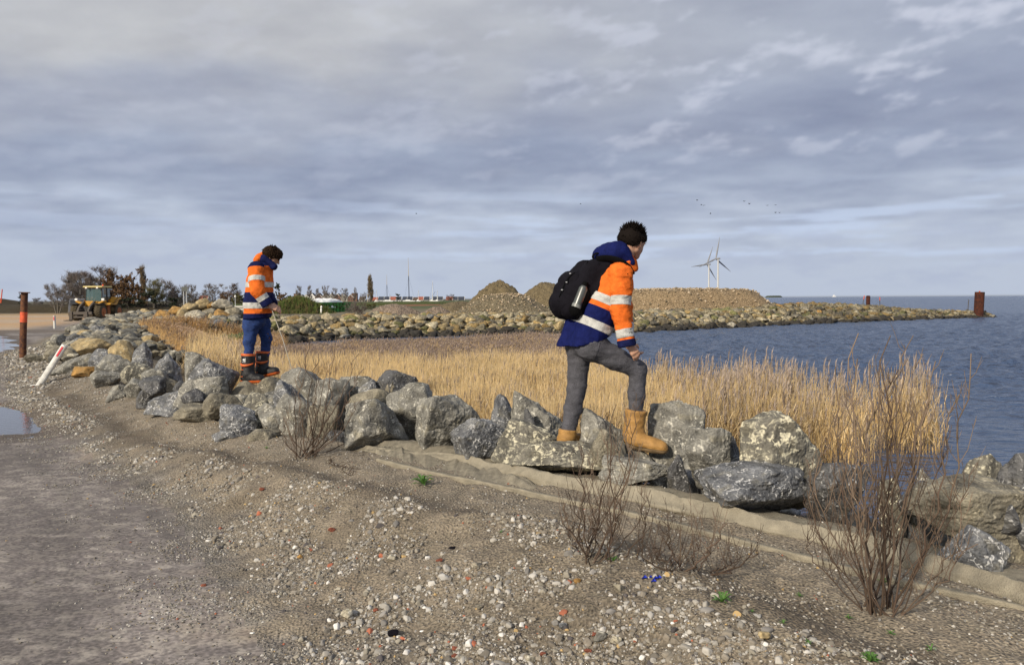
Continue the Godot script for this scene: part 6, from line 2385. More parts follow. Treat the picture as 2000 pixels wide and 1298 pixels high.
		var e0 := top - up * 0.07 + rt * rad * 1.0
		var s: Vector3 = -back * 0.011
		var u := up * 0.011
		var lift := rt * 0.004
		var tris := [[-2.2, 0.0, -0.4, 1.5, -0.4, -1.5]]
		for z in [[0.0, 0.55, 1.3], [0.9, 1.5, 1.7]]:
			tris.append([z[0], z[2], z[1], z[2], z[1], -z[2]])
			tris.append([z[0], z[2], z[1], -z[2], z[0], -z[2]])
		tris.append([-2.4, -2.2, 1.8, -2.2, 1.8, -2.55])
		tris.append([-2.4, -2.2, 1.8, -2.55, -2.4, -2.55])
		for z in tris:
			var k := m.v.size()
			for c in 3:
				m.p(e0 + lift + s * z[c * 2] + u * z[c * 2 + 1])
			m.tri(k, k + 1, k + 2)
		part(b, "emblem", shift(m, foot).mesh(), mats.mark_white)
	# the rod he leans on
	var m := MB.new()
	var r0 := W(528, 597, D - 0.17)
	var r1 := W(572, 729, D - 0.25)
	m.tube(PackedVector3Array([r0, r0.lerp(r1, 0.5) + Vector3(0.01, 0.01, 0), r1]), PackedFloat32Array([0.006, 0.006, 0.005]), 8)
	solo("measuring_rod", r1, shift(m, r1).mesh(), mat("rod_grey", lin(0.36, 0.33, 0.27), 0.6), "thin grey rod held down to the boulders by the person in rubber boots", "rod")


# ---------- wheel loader ----------
func build_loader() -> void:
	var at := W(187, 624, 63.0)
	at.y = land(at.x, -at.z)
	var o := thing("wheel_loader", at, "yellow wheel loader facing the camera on the track, behind the grey boulders", "wheel loader")
	o.rotation.y = deg_to_rad(2.0)
	o.scale = Vector3.ONE * 0.98
	for q in [[-0.95, 1.15], [0.95, 1.15], [-0.95, -1.55], [0.95, -1.55]]:
		var t := MB.new()
		var c := Vector3(q[0], 0.68, q[1])
		t.tube(PackedVector3Array([c - Vector3(0.27, 0, 0), c - Vector3(0.24, 0, 0), c - Vector3(0.2, 0, 0), c + Vector3(0.2, 0, 0), c + Vector3(0.24, 0, 0), c + Vector3(0.27, 0, 0)]), PackedFloat32Array([0.42, 0.56, 0.63, 0.63, 0.56, 0.42]), 28)
		for k in 22:
			var an := TAU * k / 22.0
			for s in [-1.0, 1.0]:
				var b := Basis(Vector3.RIGHT, an + s * 0.07)
				t.box(Transform3D(b * Basis(Vector3.UP, s * 0.5), c + Vector3(s * 0.12, 0, 0) + b * Vector3(0, 0.645, 0)), Vector3(0.26, 0.07, 0.07))
		var w := part(o, "wheel", t.mesh(), mats.tyre)
		var rim := MB.new()
		var sx := signf(q[0])
		rim.cyl(c + Vector3(sx * 0.2, 0, 0), c + Vector3(sx * 0.285, 0, 0), 0.40, 0.36, 20)
		rim.cyl(c + Vector3(sx * 0.27, 0, 0), c + Vector3(sx * 0.33, 0, 0), 0.16, 0.14, 14)
		part(w, "rim", rim.mesh(), mats.tyre_rim)
	var m := MB.new()
	m.box(Transform3D(Basis(), Vector3(0, 0.85, -0.2)), Vector3(0.95, 0.55, 3.6), 0.05)
	m.box(Transform3D(Basis(), Vector3(0, 0.7, 1.15)), Vector3(1.6, 0.3, 0.35), 0.04)
	m.box(Transform3D(Basis(), Vector3(0, 0.7, -1.55)), Vector3(1.6, 0.3, 0.35), 0.04)
	part(o, "chassis", m.mesh(), mats.loader_dark)
	m = MB.new()
	m.prism([Vector2(-0.55, 0.0), Vector2(0.55, 0.0), Vector2(0.62, 0.34), Vector2(0.40, 0.42), Vector2(-0.40, 0.42), Vector2(-0.62, 0.34)], 0.35, 1.05, Transform3D(Basis(), Vector3(0, 1.18, 0)))
	part(o, "front_hood", m.mesh(), mats.loader_yellow)
	m = MB.new()
	m.box(Transform3D(Basis(), Vector3(0, 1.45, -1.7)), Vector3(1.35, 0.75, 1.6), 0.1)
	part(o, "engine_cover", m.mesh(), mats.loader_yellow)
	for s in [-1.0, 1.0]:
		m = MB.new()
		m.box(Transform3D(Basis(Vector3.BACK, s * 0.45), Vector3(s * 0.86, 1.47, 0.75)), Vector3(0.62, 0.16, 0.5), 0.04)
		part(o, "lamp_arm", m.mesh(), mats.loader_yellow)
		m = MB.new()
		m.box(Transform3D(Basis(), Vector3(s * 1.08, 1.72, 0.95)), Vector3(0.24, 0.2, 0.12), 0.03)
		part(o, "headlight", m.mesh(), mats.lamp_white)
		m = MB.new()
		m.box(Transform3D(Basis(), Vector3(s * 0.97, 1.36, 1.15)), Vector3(0.6, 0.07, 1.1), 0.03)
		part(o, "front_fender", m.mesh(), mats.loader_dark)
		m = MB.new()
		m.prism([Vector2(-0.2, 1.28), Vector2(-0.2, 1.42), Vector2(-1.1, 1.45), Vector2(-1.6, 1.95), Vector2(-2.1, 1.95), Vector2(-2.1, 1.75), Vector2(-1.7, 1.7), Vector2(-1.3, 1.28)], -0.3, 0.3, Transform3D(Basis(Vector3(0, 0, 1), Vector3.UP, Vector3(1, 0, 0)), Vector3(s * 1.0, 0, 0.35)))
		part(o, "rear_fender", m.mesh(), mats.loader_yellow)
		m = MB.new()
		m.box(Transform3D(Basis(Vector3.RIGHT, 0.1), Vector3(s * 0.86, 0.95, -0.35)), Vector3(0.14, 0.9, 0.45), 0.02)
		part(o, "step", m.mesh(), mats.tyre_rim)
		m = MB.new()
		m.prism([Vector2(0.75, 1.55), Vector2(0.95, 1.62), Vector2(1.75, 1.15), Vector2(2.25, 0.55), Vector2(2.2, 0.35), Vector2(2.05, 0.35), Vector2(1.6, 0.9), Vector2(0.8, 1.35)], -0.07, 0.07, Transform3D(Basis(Vector3(0, 0, 1), Vector3.UP, Vector3(1, 0, 0)), Vector3(s * 0.42, 0, 0.1)))
		part(o, "lift_arm", m.mesh(), mats.loader_steel)
		m = MB.new()
		m.cyl(Vector3(s * 0.22, 0.9, 1.0), Vector3(s * 0.3, 0.85, 2.2), 0.06, 0.05, 10)
		part(o, "cylinder", m.mesh(), mats.loader_steel)
		m = MB.new()
		m.box(Transform3D(Basis(), Vector3(s * 1.02, 2.35, 0.42)), Vector3(0.2, 0.42, 0.07), 0.03)
		m.cyl(Vector3(s * 0.78, 2.62, 0.3), Vector3(s * 1.02, 2.56, 0.42), 0.02, 0.02, 6)
		part(o, "mirror", m.mesh(), mats.loader_dark)
	m = MB.new()
	m.box(Transform3D(Basis(), Vector3(0, 0.62, 2.35)), Vector3(1.75, 0.24, 0.12), 0.02)
	m.box(Transform3D(Basis(), Vector3(0, 0.30, 2.35)), Vector3(1.75, 0.14, 0.12), 0.02)
	part(o, "carriage", m.mesh(), mats.loader_steel)
	for s in [-0.78, 0.42]:
		m = MB.new()
		m.box(Transform3D(Basis(), Vector3(s, 0.38, 2.45)), Vector3(0.26, 0.75, 0.08), 0.015)
		m.box(Transform3D(Basis(), Vector3(s, 0.06, 2.9)), Vector3(0.22, 0.06, 0.9), 0.015)
		part(o, "fork", m.mesh(), mats.loader_steel)
	# cab
	m = MB.new()
	for s in [-1.0, 1.0]:
		m.cyl(Vector3(s * 0.68, 1.42, 0.32), Vector3(s * 0.64, 2.72, 0.18), 0.045, 0.045, 6)
		m.cyl(Vector3(s * 0.72, 1.42, -0.5), Vector3(s * 0.68, 2.72, -0.5), 0.055, 0.055, 6)
		m.cyl(Vector3(s * 0.68, 1.42, -1.15), Vector3(s * 0.64, 2.72, -1.05), 0.05, 0.05, 6)
		m.box(Transform3D(Basis(), Vector3(s * 0.7, 1.38, -0.42)), Vector3(0.1, 0.14, 1.6), 0.02)
	m.box(Transform3D(Basis(), Vector3(0, 1.42, 0.32)), Vector3(1.4, 0.16, 0.08), 0.02)
	m.box(Transform3D(Basis(), Vector3(0, 1.85, -0.75)), Vector3(0.55, 0.85, 0.16), 0.05)
	m.box(Transform3D(Basis(), Vector3(0, 1.55, -0.5)), Vector3(0.55, 0.18, 0.5), 0.05)
	m.cyl(Vector3(0, 1.4, 0.1), Vector3(0, 1.85, -0.1), 0.04, 0.04, 6)
	part(o, "cab_frame", m.mesh(), mats.loader_dark)
	m = MB.new()
	m.box(Transform3D(Basis(Vector3.RIGHT, -0.1), Vector3(0, 2.08, 0.255)), Vector3(1.22, 1.16, 0.015))
	part(o, "windscreen", m.mesh(), mats.glass)
	for s in [-1.0, 1.0]:
		m = MB.new()
		m.box(Transform3D(Basis(), Vector3(s * 0.685, 2.08, -0.42)), Vector3(0.015, 1.16, 1.3))
		part(o, "side_window", m.mesh(), mats.glass)
	m = MB.new()
	m.box(Transform3D(Basis(), Vector3(0, 2.78, -0.42)), Vector3(1.62, 0.13, 1.75), 0.05)
	part(o, "cab_roof", m.mesh(), mats.loader_cream)
	for s in [-0.5, 0.4]:
		m = MB.new()
		m.box(Transform3D(Basis(), Vector3(s, 2.68, 0.48)), Vector3(0.16, 0.12, 0.08), 0.02)
		part(o, "work_lamp", m.mesh(), mats.lamp_white)
	m = MB.new()
	m.cyl(Vector3(0.4, 2.84, -0.5), Vector3(0.4, 3.0, -0.5), 0.07, 0.06, 10)
	part(o, "beacon", m.mesh(), mats.orange_paint)
	m = MB.new()
	m.cyl(Vector3(-0.45, 1.8, -1.9), Vector3(-0.45, 2.5, -1.95), 0.06, 0.06, 8)
	part(o, "exhaust", m.mesh(), mats.loader_dark)
	# the pale van standing behind it
	at = W(152, 600, 82.0)
	at.y = land(at.x, -at.z)
	o = thing("van", at, "silver van half hidden behind the wheel loader's left side", "van")
	o.rotation.y = 0.5
	m = MB.new()
	m.prism([Vector2(-0.9, 0.35), Vector2(0.9, 0.35), Vector2(0.9, 1.1), Vector2(0.74, 1.85), Vector2(-0.74, 1.85), Vector2(-0.9, 1.1)], -3.6, 0.3)
	m.prism([Vector2(-0.9, 0.35), Vector2(0.9, 0.35), Vector2(0.9, 1.05), Vector2(-0.9, 1.05)], 0.3, 1.2)
	part(o, "van_body", m.mesh(), mat("van_grey", lin(0.16, 0.17, 0.19), 0.4))
	m = MB.new()
	m.box(Transform3D(Basis(Vector3.RIGHT, -0.5), Vector3(0, 1.42, 0.42)), Vector3(1.4, 0.75, 0.05))
	part(o, "windscreen", m.mesh(), mats.window_dark)
	for q in [[-0.8, 0.6], [0.8, 0.6], [-0.8, -2.7], [0.8, -2.7]]:
		m = MB.new()
		m.cyl(Vector3(q[0] - 0.1, 0.34, q[1]), Vector3(q[0] + 0.1, 0.34, q[1]), 0.34, 0.34, 16)
		part(o, "wheel", m.mesh(), mats.loader_dark)


func build_posts() -> void:
	# rusty steel pole with a cap plate and an orange band
	var b := onto(43, 700)
	var d := -b.z
	var top := W(47, 572, d)
	var o := thing("steel_pole", b, "tall rusty steel pole with an orange painted band and flat cap plate", "pole")
	var t := top - b
	var m := MB.new()
	m.tube(PackedVector3Array([Vector3(0, -0.2, 0), t * 0.35, t * 0.7, t]), PackedFloat32Array([0.082, 0.082, 0.082, 0.082]), 20)
	part(o, "pipe", m.mesh(), mats.rust)
	m = MB.new()
	m.tube(PackedVector3Array([t * 0.555, t * 0.71]), PackedFloat32Array([0.0845, 0.0845]), 20, false)
	part(o, "orange_band", m.mesh(), mats.orange_paint)
	m = MB.new()
	m.box(Transform3D(Basis.from_euler(Vector3(0.03, 0.5, -0.03)), t + Vector3(0, 0.012, 0)), Vector3(0.25, 0.022, 0.25), 0.004)
	part(o, "cap_plate", m.mesh(), mats.rust)
	# leaning white marker post
	b = onto(76, 752)
	d = -b.z
	top = W(126, 674, d + 0.15)
	o = thing("marker_post", b, "white plastic marker post leaning over to the right, with a red reflector strip", "marker post")
	var up := (top - b).normalized()
	var side := Vector3(0, 0, 1).cross(up).normalized()
	var len := b.distance_to(top)
	var bs := Basis(side, up, side.cross(up).normalized())
	m = MB.new()
	var prof := []
	for k in 14:
		var an := TAU * k / 14.0
		prof.append(Vector2(cos(an) * 0.056, sin(an) * 0.040))
	m.prism(prof, -0.12, len, Transform3D(Basis(bs.x, bs.z, bs.y), Vector3.ZERO))
	part(o, "post", m.mesh(), mats.white_plastic)
	m = MB.new()
	m.box(Transform3D(bs, up * (len - 0.13) - bs.z * 0.041), Vector3(0.034, 0.19, 0.006), 0.002)
	part(o, "reflector", m.mesh(), mats.red_reflector)
	m = MB.new()
	m.box(Transform3D(Basis.from_euler(Vector3(0, 0.3, 0.05)), Vector3(-0.06, 0.0, 0.02)), Vector3(0.15, 0.03, 0.09), 0.01)
	part(o, "foot_flap", m.mesh(), mats.white_plastic)
	# far marker post
	b = onto(106, 634)
	b = W(106, 634, 44.0)
	d = -b.z
	b.y = land(b.x, d)
	top = W(105, 616, d)
	o = thing("marker_post", b, "small upright white marker post with a red reflector beside the sandy track", "marker post")
	m = MB.new()
	m.cyl(Vector3(0, -0.1, 0), Vector3(0, top.y - b.y, 0), 0.07, 0.07, 10)
	part(o, "post", m.mesh(), mats.white_plastic)
	m = MB.new()
	m.box(Transform3D(Basis(), Vector3(0, top.y - b.y - 0.17, 0.069)), Vector3(0.05, 0.2, 0.01))
	part(o, "reflector", m.mesh(), mats.red_reflector)
	# steel piles at the pier
	b = W(1911, 619, 73.0)
	b.y = WATER - 0.8
	top = W(1914, 570, 73.0)
	var pile := thing("steel_pile", b, "tall thick rusty steel pile at the end of the stone pier", "pile")
	m = MB.new()
	var h := top.y - b.y
	m.tube(PackedVector3Array([Vector3.ZERO, Vector3(0.12, h, 0)]), PackedFloat32Array([0.42, 0.42]), 28)
	part(pile, "tube", m.mesh(), mats.rust_red)
	m = MB.new()
	for k in 2:
		m.box(Transform3D(Basis(), Vector3(0.17 + k * 0.14, h - 0.14, 0.40)), Vector3(0.08, 0.10, 0.06))
	part(pile, "lifting_eyes", m.mesh(), mats.loader_dark)
	m = MB.new()
	m.box(Transform3D(Basis(), Vector3(0.1, h + 0.05, 0)), Vector3(0.12, 0.1, 0.1), 0.02)
	part(pile, "lamp", m.mesh(), mats.orange_paint)
	b = W(1696, 600, 76.0)
	b.y = land(b.x, 76.0) - 0.3
	top = W(1696, 577, 76.0)
	pile = thing("steel_pile", b, "shorter rusty steel pile standing behind the pier stones", "pile")
	m = MB.new()
	m.tube(PackedVector3Array([Vector3.ZERO, Vector3(0, top.y - b.y - 0.06, 0), Vector3(0, top.y - b.y, 0)]), PackedFloat32Array([0.19, 0.19, 0.13]), 20)
	part(pile, "tube", m.mesh(), mats.rust_red)
	for q in [[1684, 598, 1689, 577, "red-topped stake leaning beside the shorter pile"], [1719, 598, 1719, 580, "thin red-tipped stake right of the shorter pile"], [1890, 612, 1893, 585, "thin dark stake left of the tall pile"]]:
		b = W(q[0], q[1], 74.0)
		top = W(q[2], q[3], 74.0)
		o = thing("stake", b, q[4], "stake", "stakes on the pier")
		m = MB.new()
		m.cyl(Vector3(0, -0.6, 0), (top - b) * 0.65, 0.035, 0.03, 6)
		part(o, "shaft", m.mesh(), mats.loader_steel)
		m = MB.new()
		m.cyl((top - b) * 0.65, top - b, 0.04, 0.035, 6)
		part(o, "tip", m.mesh(), mats.orange_paint if q[0] < 1800 else mats.loader_steel)
	b = W(2, 584, 100.0)
	o = thing("stake", b, "orange stake on the dark embankment at the left edge", "stake")
	m = MB.new()
	m.cyl(Vector3(-0.1, -0.5, 0), Vector3(0.15, 1.3, 0), 0.07, 0.06, 6)
	part(o, "shaft", m.mesh(), mats.orange_paint)


# ---------- trees ----------
func tree_meshes(kind: String, sd: int) -> Array:
	# height 1 from the ground; [trunk with limbs, crown]
	var r := RandomNumberGenerator.new()
	r.seed = sd
	var tr := MB.new()
	var cr := MB.new()
	var ends := []
	var stems := 1 if kind in ["poplar", "pine"] else 3
	for s in stems:
		var lean := Vector3(r.randf_range(-0.16, 0.16), 0, r.randf_range(-0.16, 0.16)) if stems > 1 else Vector3.ZERO
		var p := Vector3(lean.x * 0.3, -0.03, lean.z * 0.3)
		var pts := PackedVector3Array([p])
		var rad := PackedFloat32Array([0.022])
		for k in 6:
			p += Vector3(lean.x * 0.25 + r.randf_range(-0.02, 0.02), 0.15, lean.z * 0.25 + r.randf_range(-0.02, 0.02))
			pts.append(p)
			rad.append(0.022 * (1.0 - (k + 1) / 6.6))
		tr.tube(pts, rad, 6, false)
		for k in (15 if kind != "poplar" else 46):
			var t := r.randf_range(0.18, 0.98) if kind != "poplar" else 0.05 + 0.92 * k / 46.0
			var f := t * 5.99
			var a := pts[int(f)].lerp(pts[mini(int(f) + 1, 6)], f - int(f))
			var an := r.randf() * TAU
			var reach := (0.34 if kind != "poplar" else 0.10) * (1.1 - t * 0.75)
			var up := 0.20 if kind != "poplar" else 0.22
			var b := a + Vector3(cos(an) * reach, up * r.randf_range(0.4, 1.1), sin(an) * reach)
			if b.y > 1.0:
				b.y = 1.0
			var mid := (a + b) * 0.5 + Vector3(0, -0.02, 0)
			tr.tube(PackedVector3Array([a, mid, b]), PackedFloat32Array([0.008, 0.005, 0.002]), 4, false)
			ends.append([mid, b])
			for z in 3:
				var c := mid.lerp(b, r.randf())
				var e := c + Vector3(r.randf_range(-1, 1), r.randf_range(0.1, 1.2), r.randf_range(-1, 1)) * (0.10 if kind != "poplar" else 0.05)
				tr.tube(PackedVector3Array([c, e]), PackedFloat32Array([0.003, 0.0012]), 3, false)
				ends.append([c, e])
	var count := {"bare": 3000, "poplar": 3200, "leafy": 3600, "pine": 3000, "bush": 3200}[kind] as int
	for k in count:
		var q: Array = ends[r.randi() % ends.size()]
		var a: Vector3 = (q[0] as Vector3).lerp(q[1], r.randf_range(0.3, 1.0)) + Vector3(r.randf_range(-1, 1), r.randf_range(-1, 1), r.randf_range(-1, 1)) * 0.025
		var f := cr.v.size()
		if kind in ["bare", "poplar", "bush"]:
			var dir := Vector3(r.randf_range(-0.6, 0.6), r.randf_range(0.2, 1.0), r.randf_range(-0.6, 0.6))
			if kind == "poplar":
				dir = Vector3(r.randf_range(-0.3, 0.3), 1, r.randf_range(-0.3, 0.3))
			dir = dir.normalized() * r.randf_range(0.05, 0.13)
			var w := dir.cross(Vector3(r.randf_range(-1, 1), r.randf_range(-1, 1), r.randf_range(-1, 1))).normalized() * r.randf_range(0.0018, 0.0042)
			cr.p(a - w)
			cr.p(a + w)
			cr.p(a + dir)
			cr.i.append_array([f, f + 1, f + 2])
		else:
			var s := r.randf_range(0.010, 0.022)
			var u := Vector3(r.randf_range(-1, 1), r.randf_range(-1, 1), r.randf_range(-1, 1)).normalized() * s
			var w := u.cross(Vector3(r.randf_range(-1, 1), r.randf_range(-1, 1), r.randf_range(-1, 1))).normalized() * s
			cr.p(a - u)
			cr.p(a + w)
			cr.p(a + u)
			cr.p(a - w)
			cr.i.append_array([f, f + 1, f + 2, f, f + 2, f + 3])
	return [tr.mesh(), cr.mesh()]


func build_far_things() -> void:
	var protos := {}
	for q in [["bare", 1], ["bare2", 2], ["poplar", 3], ["leafy", 4], ["pine", 5], ["bush", 6]]:
		protos[q[0]] = tree_meshes("bare" if q[0] == "bare2" else q[0], 40 + q[1])
	# each: middle, top, base in the photograph, width over height, distance, kind, bark, crown, label
	var trees := [
		[130, 536, 604, 1.1, 105, "bare", "bark_grey", "twig_grey", "pale bare tree at the left end of the wood"], [112, 556, 604, 1.0, 100, "bare2", "bark_grey", "twig_grey", "smaller bare tree, farthest left of the wood"], [152, 534, 606, 1.0, 110, "bare2", "bark_grey", "twig_mauve", "bare tree left of the wheel loader"],
		[175, 536, 604, 1.1, 118, "bare", "bark_dark", "twig_mauve", "mauve bare tree behind the loader's cab"], [205, 524, 604, 1.0, 122, "bare2", "bark_dark", "twig_mauve", "tallest dark twiggy tree above the loader's cab"], [190, 545, 604, 1.1, 125, "bare", "bark_dark", "leaf_olive", "olive bare tree behind the loader"],
		[246, 527, 604, 0.85, 112, "leafy", "bark_dark", "leaf_brown", "rusty brown leafed tree right of the loader"], [232, 545, 606, 1.0, 108, "leafy", "bark_dark", "leaf_brown", "lower brown leafed tree beside the loader"], [262, 548, 606, 0.9, 109, "leafy", "bark_dark", "leaf_brown", "brown leafed tree below the slender poplar"],
		[277, 524, 604, 0.8, 128, "poplar", "bark_grey", "leaf_poplar", "slender poplar rising from the wood"], [300, 548, 606, 1.0, 110, "bush", "bark_grey", "leaf_olive", "olive grey bush tree right of the slender poplar"], [322, 550, 606, 1.0, 112, "bare", "bark_grey", "twig_grey", "grey bare tree at the right shoulder of the wood"],
		[342, 556, 606, 0.9, 114, "bush", "bark_dark", "twig_mauve", "rounded bare tree at the right end of the wood"], [290, 570, 607, 1.6, 104, "pine", "bark_dark", "leaf_dark", "dark evergreen undergrowth below the slender poplar"], [250, 582, 608, 2.2, 101, "pine", "bark_dark", "leaf_dark", "low dark hedge right of the loader"], [335, 582, 608, 2.0, 101, "pine", "bark_dark", "leaf_dark", "low dark hedge at the right end of the wood"],
		[372, 558, 598, 0.9, 190, "bare", "bark_grey", "twig_grey", "bare tree right behind the square signs"], [350, 566, 600, 1.2, 185, "bush", "bark_grey", "leaf_olive", "olive bush left of the square signs"], [385, 572, 600, 1.4, 200, "bush", "bark_grey", "twig_mauve", "low bush right of the square signs"],
		[422, 556, 598, 1.3, 200, "bare2", "bark_grey", "twig_grey", "round bare tree above the yellow boulder pile"], [440, 570, 600, 1.5, 195, "bush", "bark_dark", "leaf_brown", "brown hedge right of the round bare tree"], [464, 556, 598, 1.0, 205, "bare", "bark_dark", "twig_mauve", "dark bare tree left of the pole man"], [462, 574, 600, 1.6, 190, "leafy", "bark_dark", "leaf_olive", "olive hedge left of the pole man"],
		[541, 555, 600, 0.6, 230, "pine", "bark_dark", "leaf_dark", "dark tree just right of the pole man"], [552, 572, 600, 1.2, 225, "leafy", "bark_dark", "leaf_brown", "brown bushes right of the pole man"], [568, 578, 600, 1.5, 235, "pine", "bark_dark", "leaf_dark", "dark hedge left of the brick house"],
		[583, 560, 592, 0.55, 420, "bare", "bark_grey", "twig_grey", "young tree before the red brick gable"], [604, 559, 592, 0.5, 420, "bare2", "bark_grey", "twig_grey", "young tree before the white house"], [622, 565, 592, 0.6, 420, "bare", "bark_grey", "twig_grey", "young tree right of the white house"], [636, 559, 592, 0.6, 420, "bare2", "bark_grey", "twig_grey", "young tree above the white heap on the container"],
		[654, 564, 592, 0.6, 420, "bare", "bark_grey", "twig_grey", "young tree over the middle of the gabled row"], [672, 564, 592, 0.7, 420, "bare2", "bark_grey", "twig_grey", "young tree at the right end of the gabled row"], [692, 563, 592, 0.4, 420, "bare", "bark_grey", "twig_grey", "young tree on the dark flat house"],
		[722, 540, 592, 0.95, 300, "poplar", "bark_grey", "leaf_poplar", "single tall poplar right of the gabled row"], [710, 572, 592, 0.7, 320, "bush", "bark_grey", "twig_grey", "small bush left of the single poplar"], [776, 574, 590, 1.3, 500, "pine", "bark_dark", "leaf_dark", "dark round tree over the harbour roofs"], [880, 575, 590, 1.2, 520, "bush", "bark_dark", "twig_mauve", "small bare tree over the red roof"],
		[75, 583, 600, 1.3, 130, "bare", "bark_grey", "twig_grey", "tiny bare bush on the dark embankment"], [39, 576, 592, 0.6, 112, "pine", "bark_dark", "leaf_dark", "dark bush peeping out left of the rusty pole"], [688, 590, 618, 1.3, 66, "bush", "bark_grey", "twig_grey", "round grey bare bush right of the green container"], [704, 592, 620, 1.0, 62, "bush", "bark_dark", "twig_mauve", "bare bush before the pink heap"], [722, 592, 606, 1.8, 90, "leafy", "bark_dark", "leaf_olive", "low olive scrub below the green dyke"], [748, 594, 608, 1.8, 92, "leafy", "bark_dark", "leaf_olive", "second patch of olive scrub below the green dyke"],
	]
	for q in trees:
		var d: float = q[4]
		var base := W(q[0], q[2], d)
		var top := W(q[0], q[1], d)
		var h := top.y - base.y
		var g := land(base.x, d)
		if g < base.y:
			h = top.y - g
			base.y = g
		var o := thing("tree" if h > 2.6 else "bush", base, q[8], "tree" if h > 2.6 else "bush", "trees and bushes of the background")
		o.rotation.y = rng.randf() * TAU
		var w: float = q[3]
		o.scale = Vector3(h * w * 1.15, h, h * w * 1.15)
		part(o, "trunk", protos[q[5]][0], mats[q[6]])
		part(o, "crown", protos[q[5]][1], mats[q[7]])
	# houses: middle, ridge, width in pixels, wall, roof, gable towards us?, label
	var houses := [
		[580, 573, 11, "house_brick", "roof_brown", 0, "flat red brick house end at the left of the gabled row"], [590, 575, 13, "house_brick", "roof_brown", 1, "brick gabled house beside the flat brick end"], [600, 574, 12, "house_white", "roof_dark", 1, "pale gabled house left of the white one"], [611, 572, 12, "house_white", "roof_dark", 1, "brightest white gabled house of the row"],
		[624, 572, 13, "house_brick", "roof_brown", 1, "brown gabled house right of the white one"], [637, 572, 13, "house_grey", "roof_brown", 1, "grey-brown gabled house behind the white heap"], [649, 573, 13, "house_grey", "roof_dark", 1, "fourth gabled house from the flat dark end"], [661, 573, 13, "house_brick", "roof_brown", 1, "third gabled house from the flat dark end"], [674, 575, 13, "house_grey", "roof_dark", 1, "second gabled house from the flat dark end"], [686, 574, 12, "house_brick", "roof_brown", 1, "gabled house touching the flat dark end"], [693, 572, 11, "house_brick", "roof_brown", 0, "flat dark brick house end at the right of the gabled row"],
		[708, 579, 12, "house_grey", "roof_brown", 0, "low brown house left of the single poplar"], [733, 580, 11, "house_brick", "roof_red", 0, "low red roofed house right of the single poplar"], [745, 579, 11, "house_white", "roof_dark", 0, "dark roofed house left of the shorter mast"], [756, 579, 10, "house_white", "roof_dark", 0, "dark roofed house behind the shorter mast"], [768, 579, 12, "house_white", "roof_red", 0, "red roofed house right of the shorter mast"], [779, 579, 11, "house_white", "roof_dark", 0, "dark roofed house left of the taller mast"],
		[791, 579, 9, "house_white", "roof_dark", 0, "narrow dark roofed house left behind the taller mast"], [801, 579, 11, "house_white", "roof_dark", 0, "dark roofed house right behind the taller mast"], [813, 580, 11, "house_grey", "roof_brown", 0, "brown roofed house right of the taller mast"], [822, 579, 11, "house_white", "roof_red", 0, "red roofed house in the middle of the harbour row"], [834, 579, 11, "house_white", "roof_dark", 0, "dark roofed house left of the white crane"], [849, 579, 11, "house_white", "roof_dark", 0, "dark roofed house behind the white crane"],
		[860, 579, 11, "house_white", "roof_dark", 0, "dark roofed house right of the white crane"], [878, 579, 14, "house_white", "roof_red", 0, "widest red roofed house near the brown heap"], [890, 579, 9, "house_white", "roof_dark", 0, "narrow dark roofed house near the brown heap"], [901, 579, 13, "house_white", "roof_dark", 0, "blue-dark roofed house nearest the brown heap"], [399, 577, 18, "house_white", "roof_red", 0, "farmhouse with red roof behind the yellow boulder pile"],
	]
	for q in houses:
		var d := 640.0 if q[0] > 500 else 260.0
		var top := W(q[0], q[1], d)
		var base := W(q[0], 592, d)
		base.y = minf(base.y, -1.0) if d > 300.0 else 0.0
		var h := top.y - base.y
		var w: float = q[2] / FPX * d
		var o := thing("house", base, q[6], "house", "houses of the far village")
		var m := MB.new()
		var deep := w * 1.3
		if q[5] == 1:
			var wall := h * 0.62
			m.prism([Vector2(-w * 0.48, -1), Vector2(w * 0.48, -1), Vector2(w * 0.48, wall), Vector2(0, h - 0.3), Vector2(-w * 0.48, wall)], -deep * 0.5, deep * 0.5)
			part(o, "wall", m.mesh(), mats[q[3]])
			m = MB.new()
			for s in [-1.0, 1.0]:
				var e := Vector2(s * w * 0.54, wall - 0.25)
				m.prism([Vector2(0, h - 0.3), Vector2(0, h), e + Vector2(0, 0.3), e], -deep * 0.53, deep * 0.53)
			var rf := part(o, "roof", m.mesh(), mats[q[4]])
			m = MB.new()
			for s in [-1.0, 1.0]:
				var e := Vector2(s * w * 0.54, wall - 0.3)
				m.prism([Vector2(0, h - 0.45), Vector2(0, h + 0.05), e + Vector2(0, 0.4), e], deep * 0.535, deep * 0.55)
			part(rf, "gable_board", m.mesh(), mats.house_white)
			for z in [[-0.2, 0.42], [0.2, 0.42], [0.0, 0.68]]:
				m = MB.new()
				m.box(Transform3D(Basis(), Vector3(z[0] * w, z[1] * h, deep * 0.5)), Vector3(w * 0.16, h * 0.13, 0.1))
				part(o, "window", m.mesh(), mats.window_dark)
		else:
			var wall := h * 0.5 if q[1] > 575 else h - 0.3
			m.box(Transform3D(Basis(), Vector3(0, wall * 0.5 - 0.5, 0)), Vector3(w * 0.92, wall + 1.0, deep * 0.7))
			part(o, "wall", m.mesh(), mats[q[3]])
			m = MB.new()
			m.prism([Vector2(-deep * 0.42, wall), Vector2(deep * 0.42, wall), Vector2(0, h)] if q[1] > 575 else [Vector2(-deep * 0.4, wall), Vector2(deep * 0.4, wall), Vector2(deep * 0.4, h), Vector2(-deep * 0.4, h)], -w * 0.48, w * 0.48, Transform3D(Basis(Vector3(0, 0, 1), Vector3.UP, Vector3(1, 0, 0)), Vector3.ZERO))
			var rf := part(o, "roof", m.mesh(), mats[q[4]])
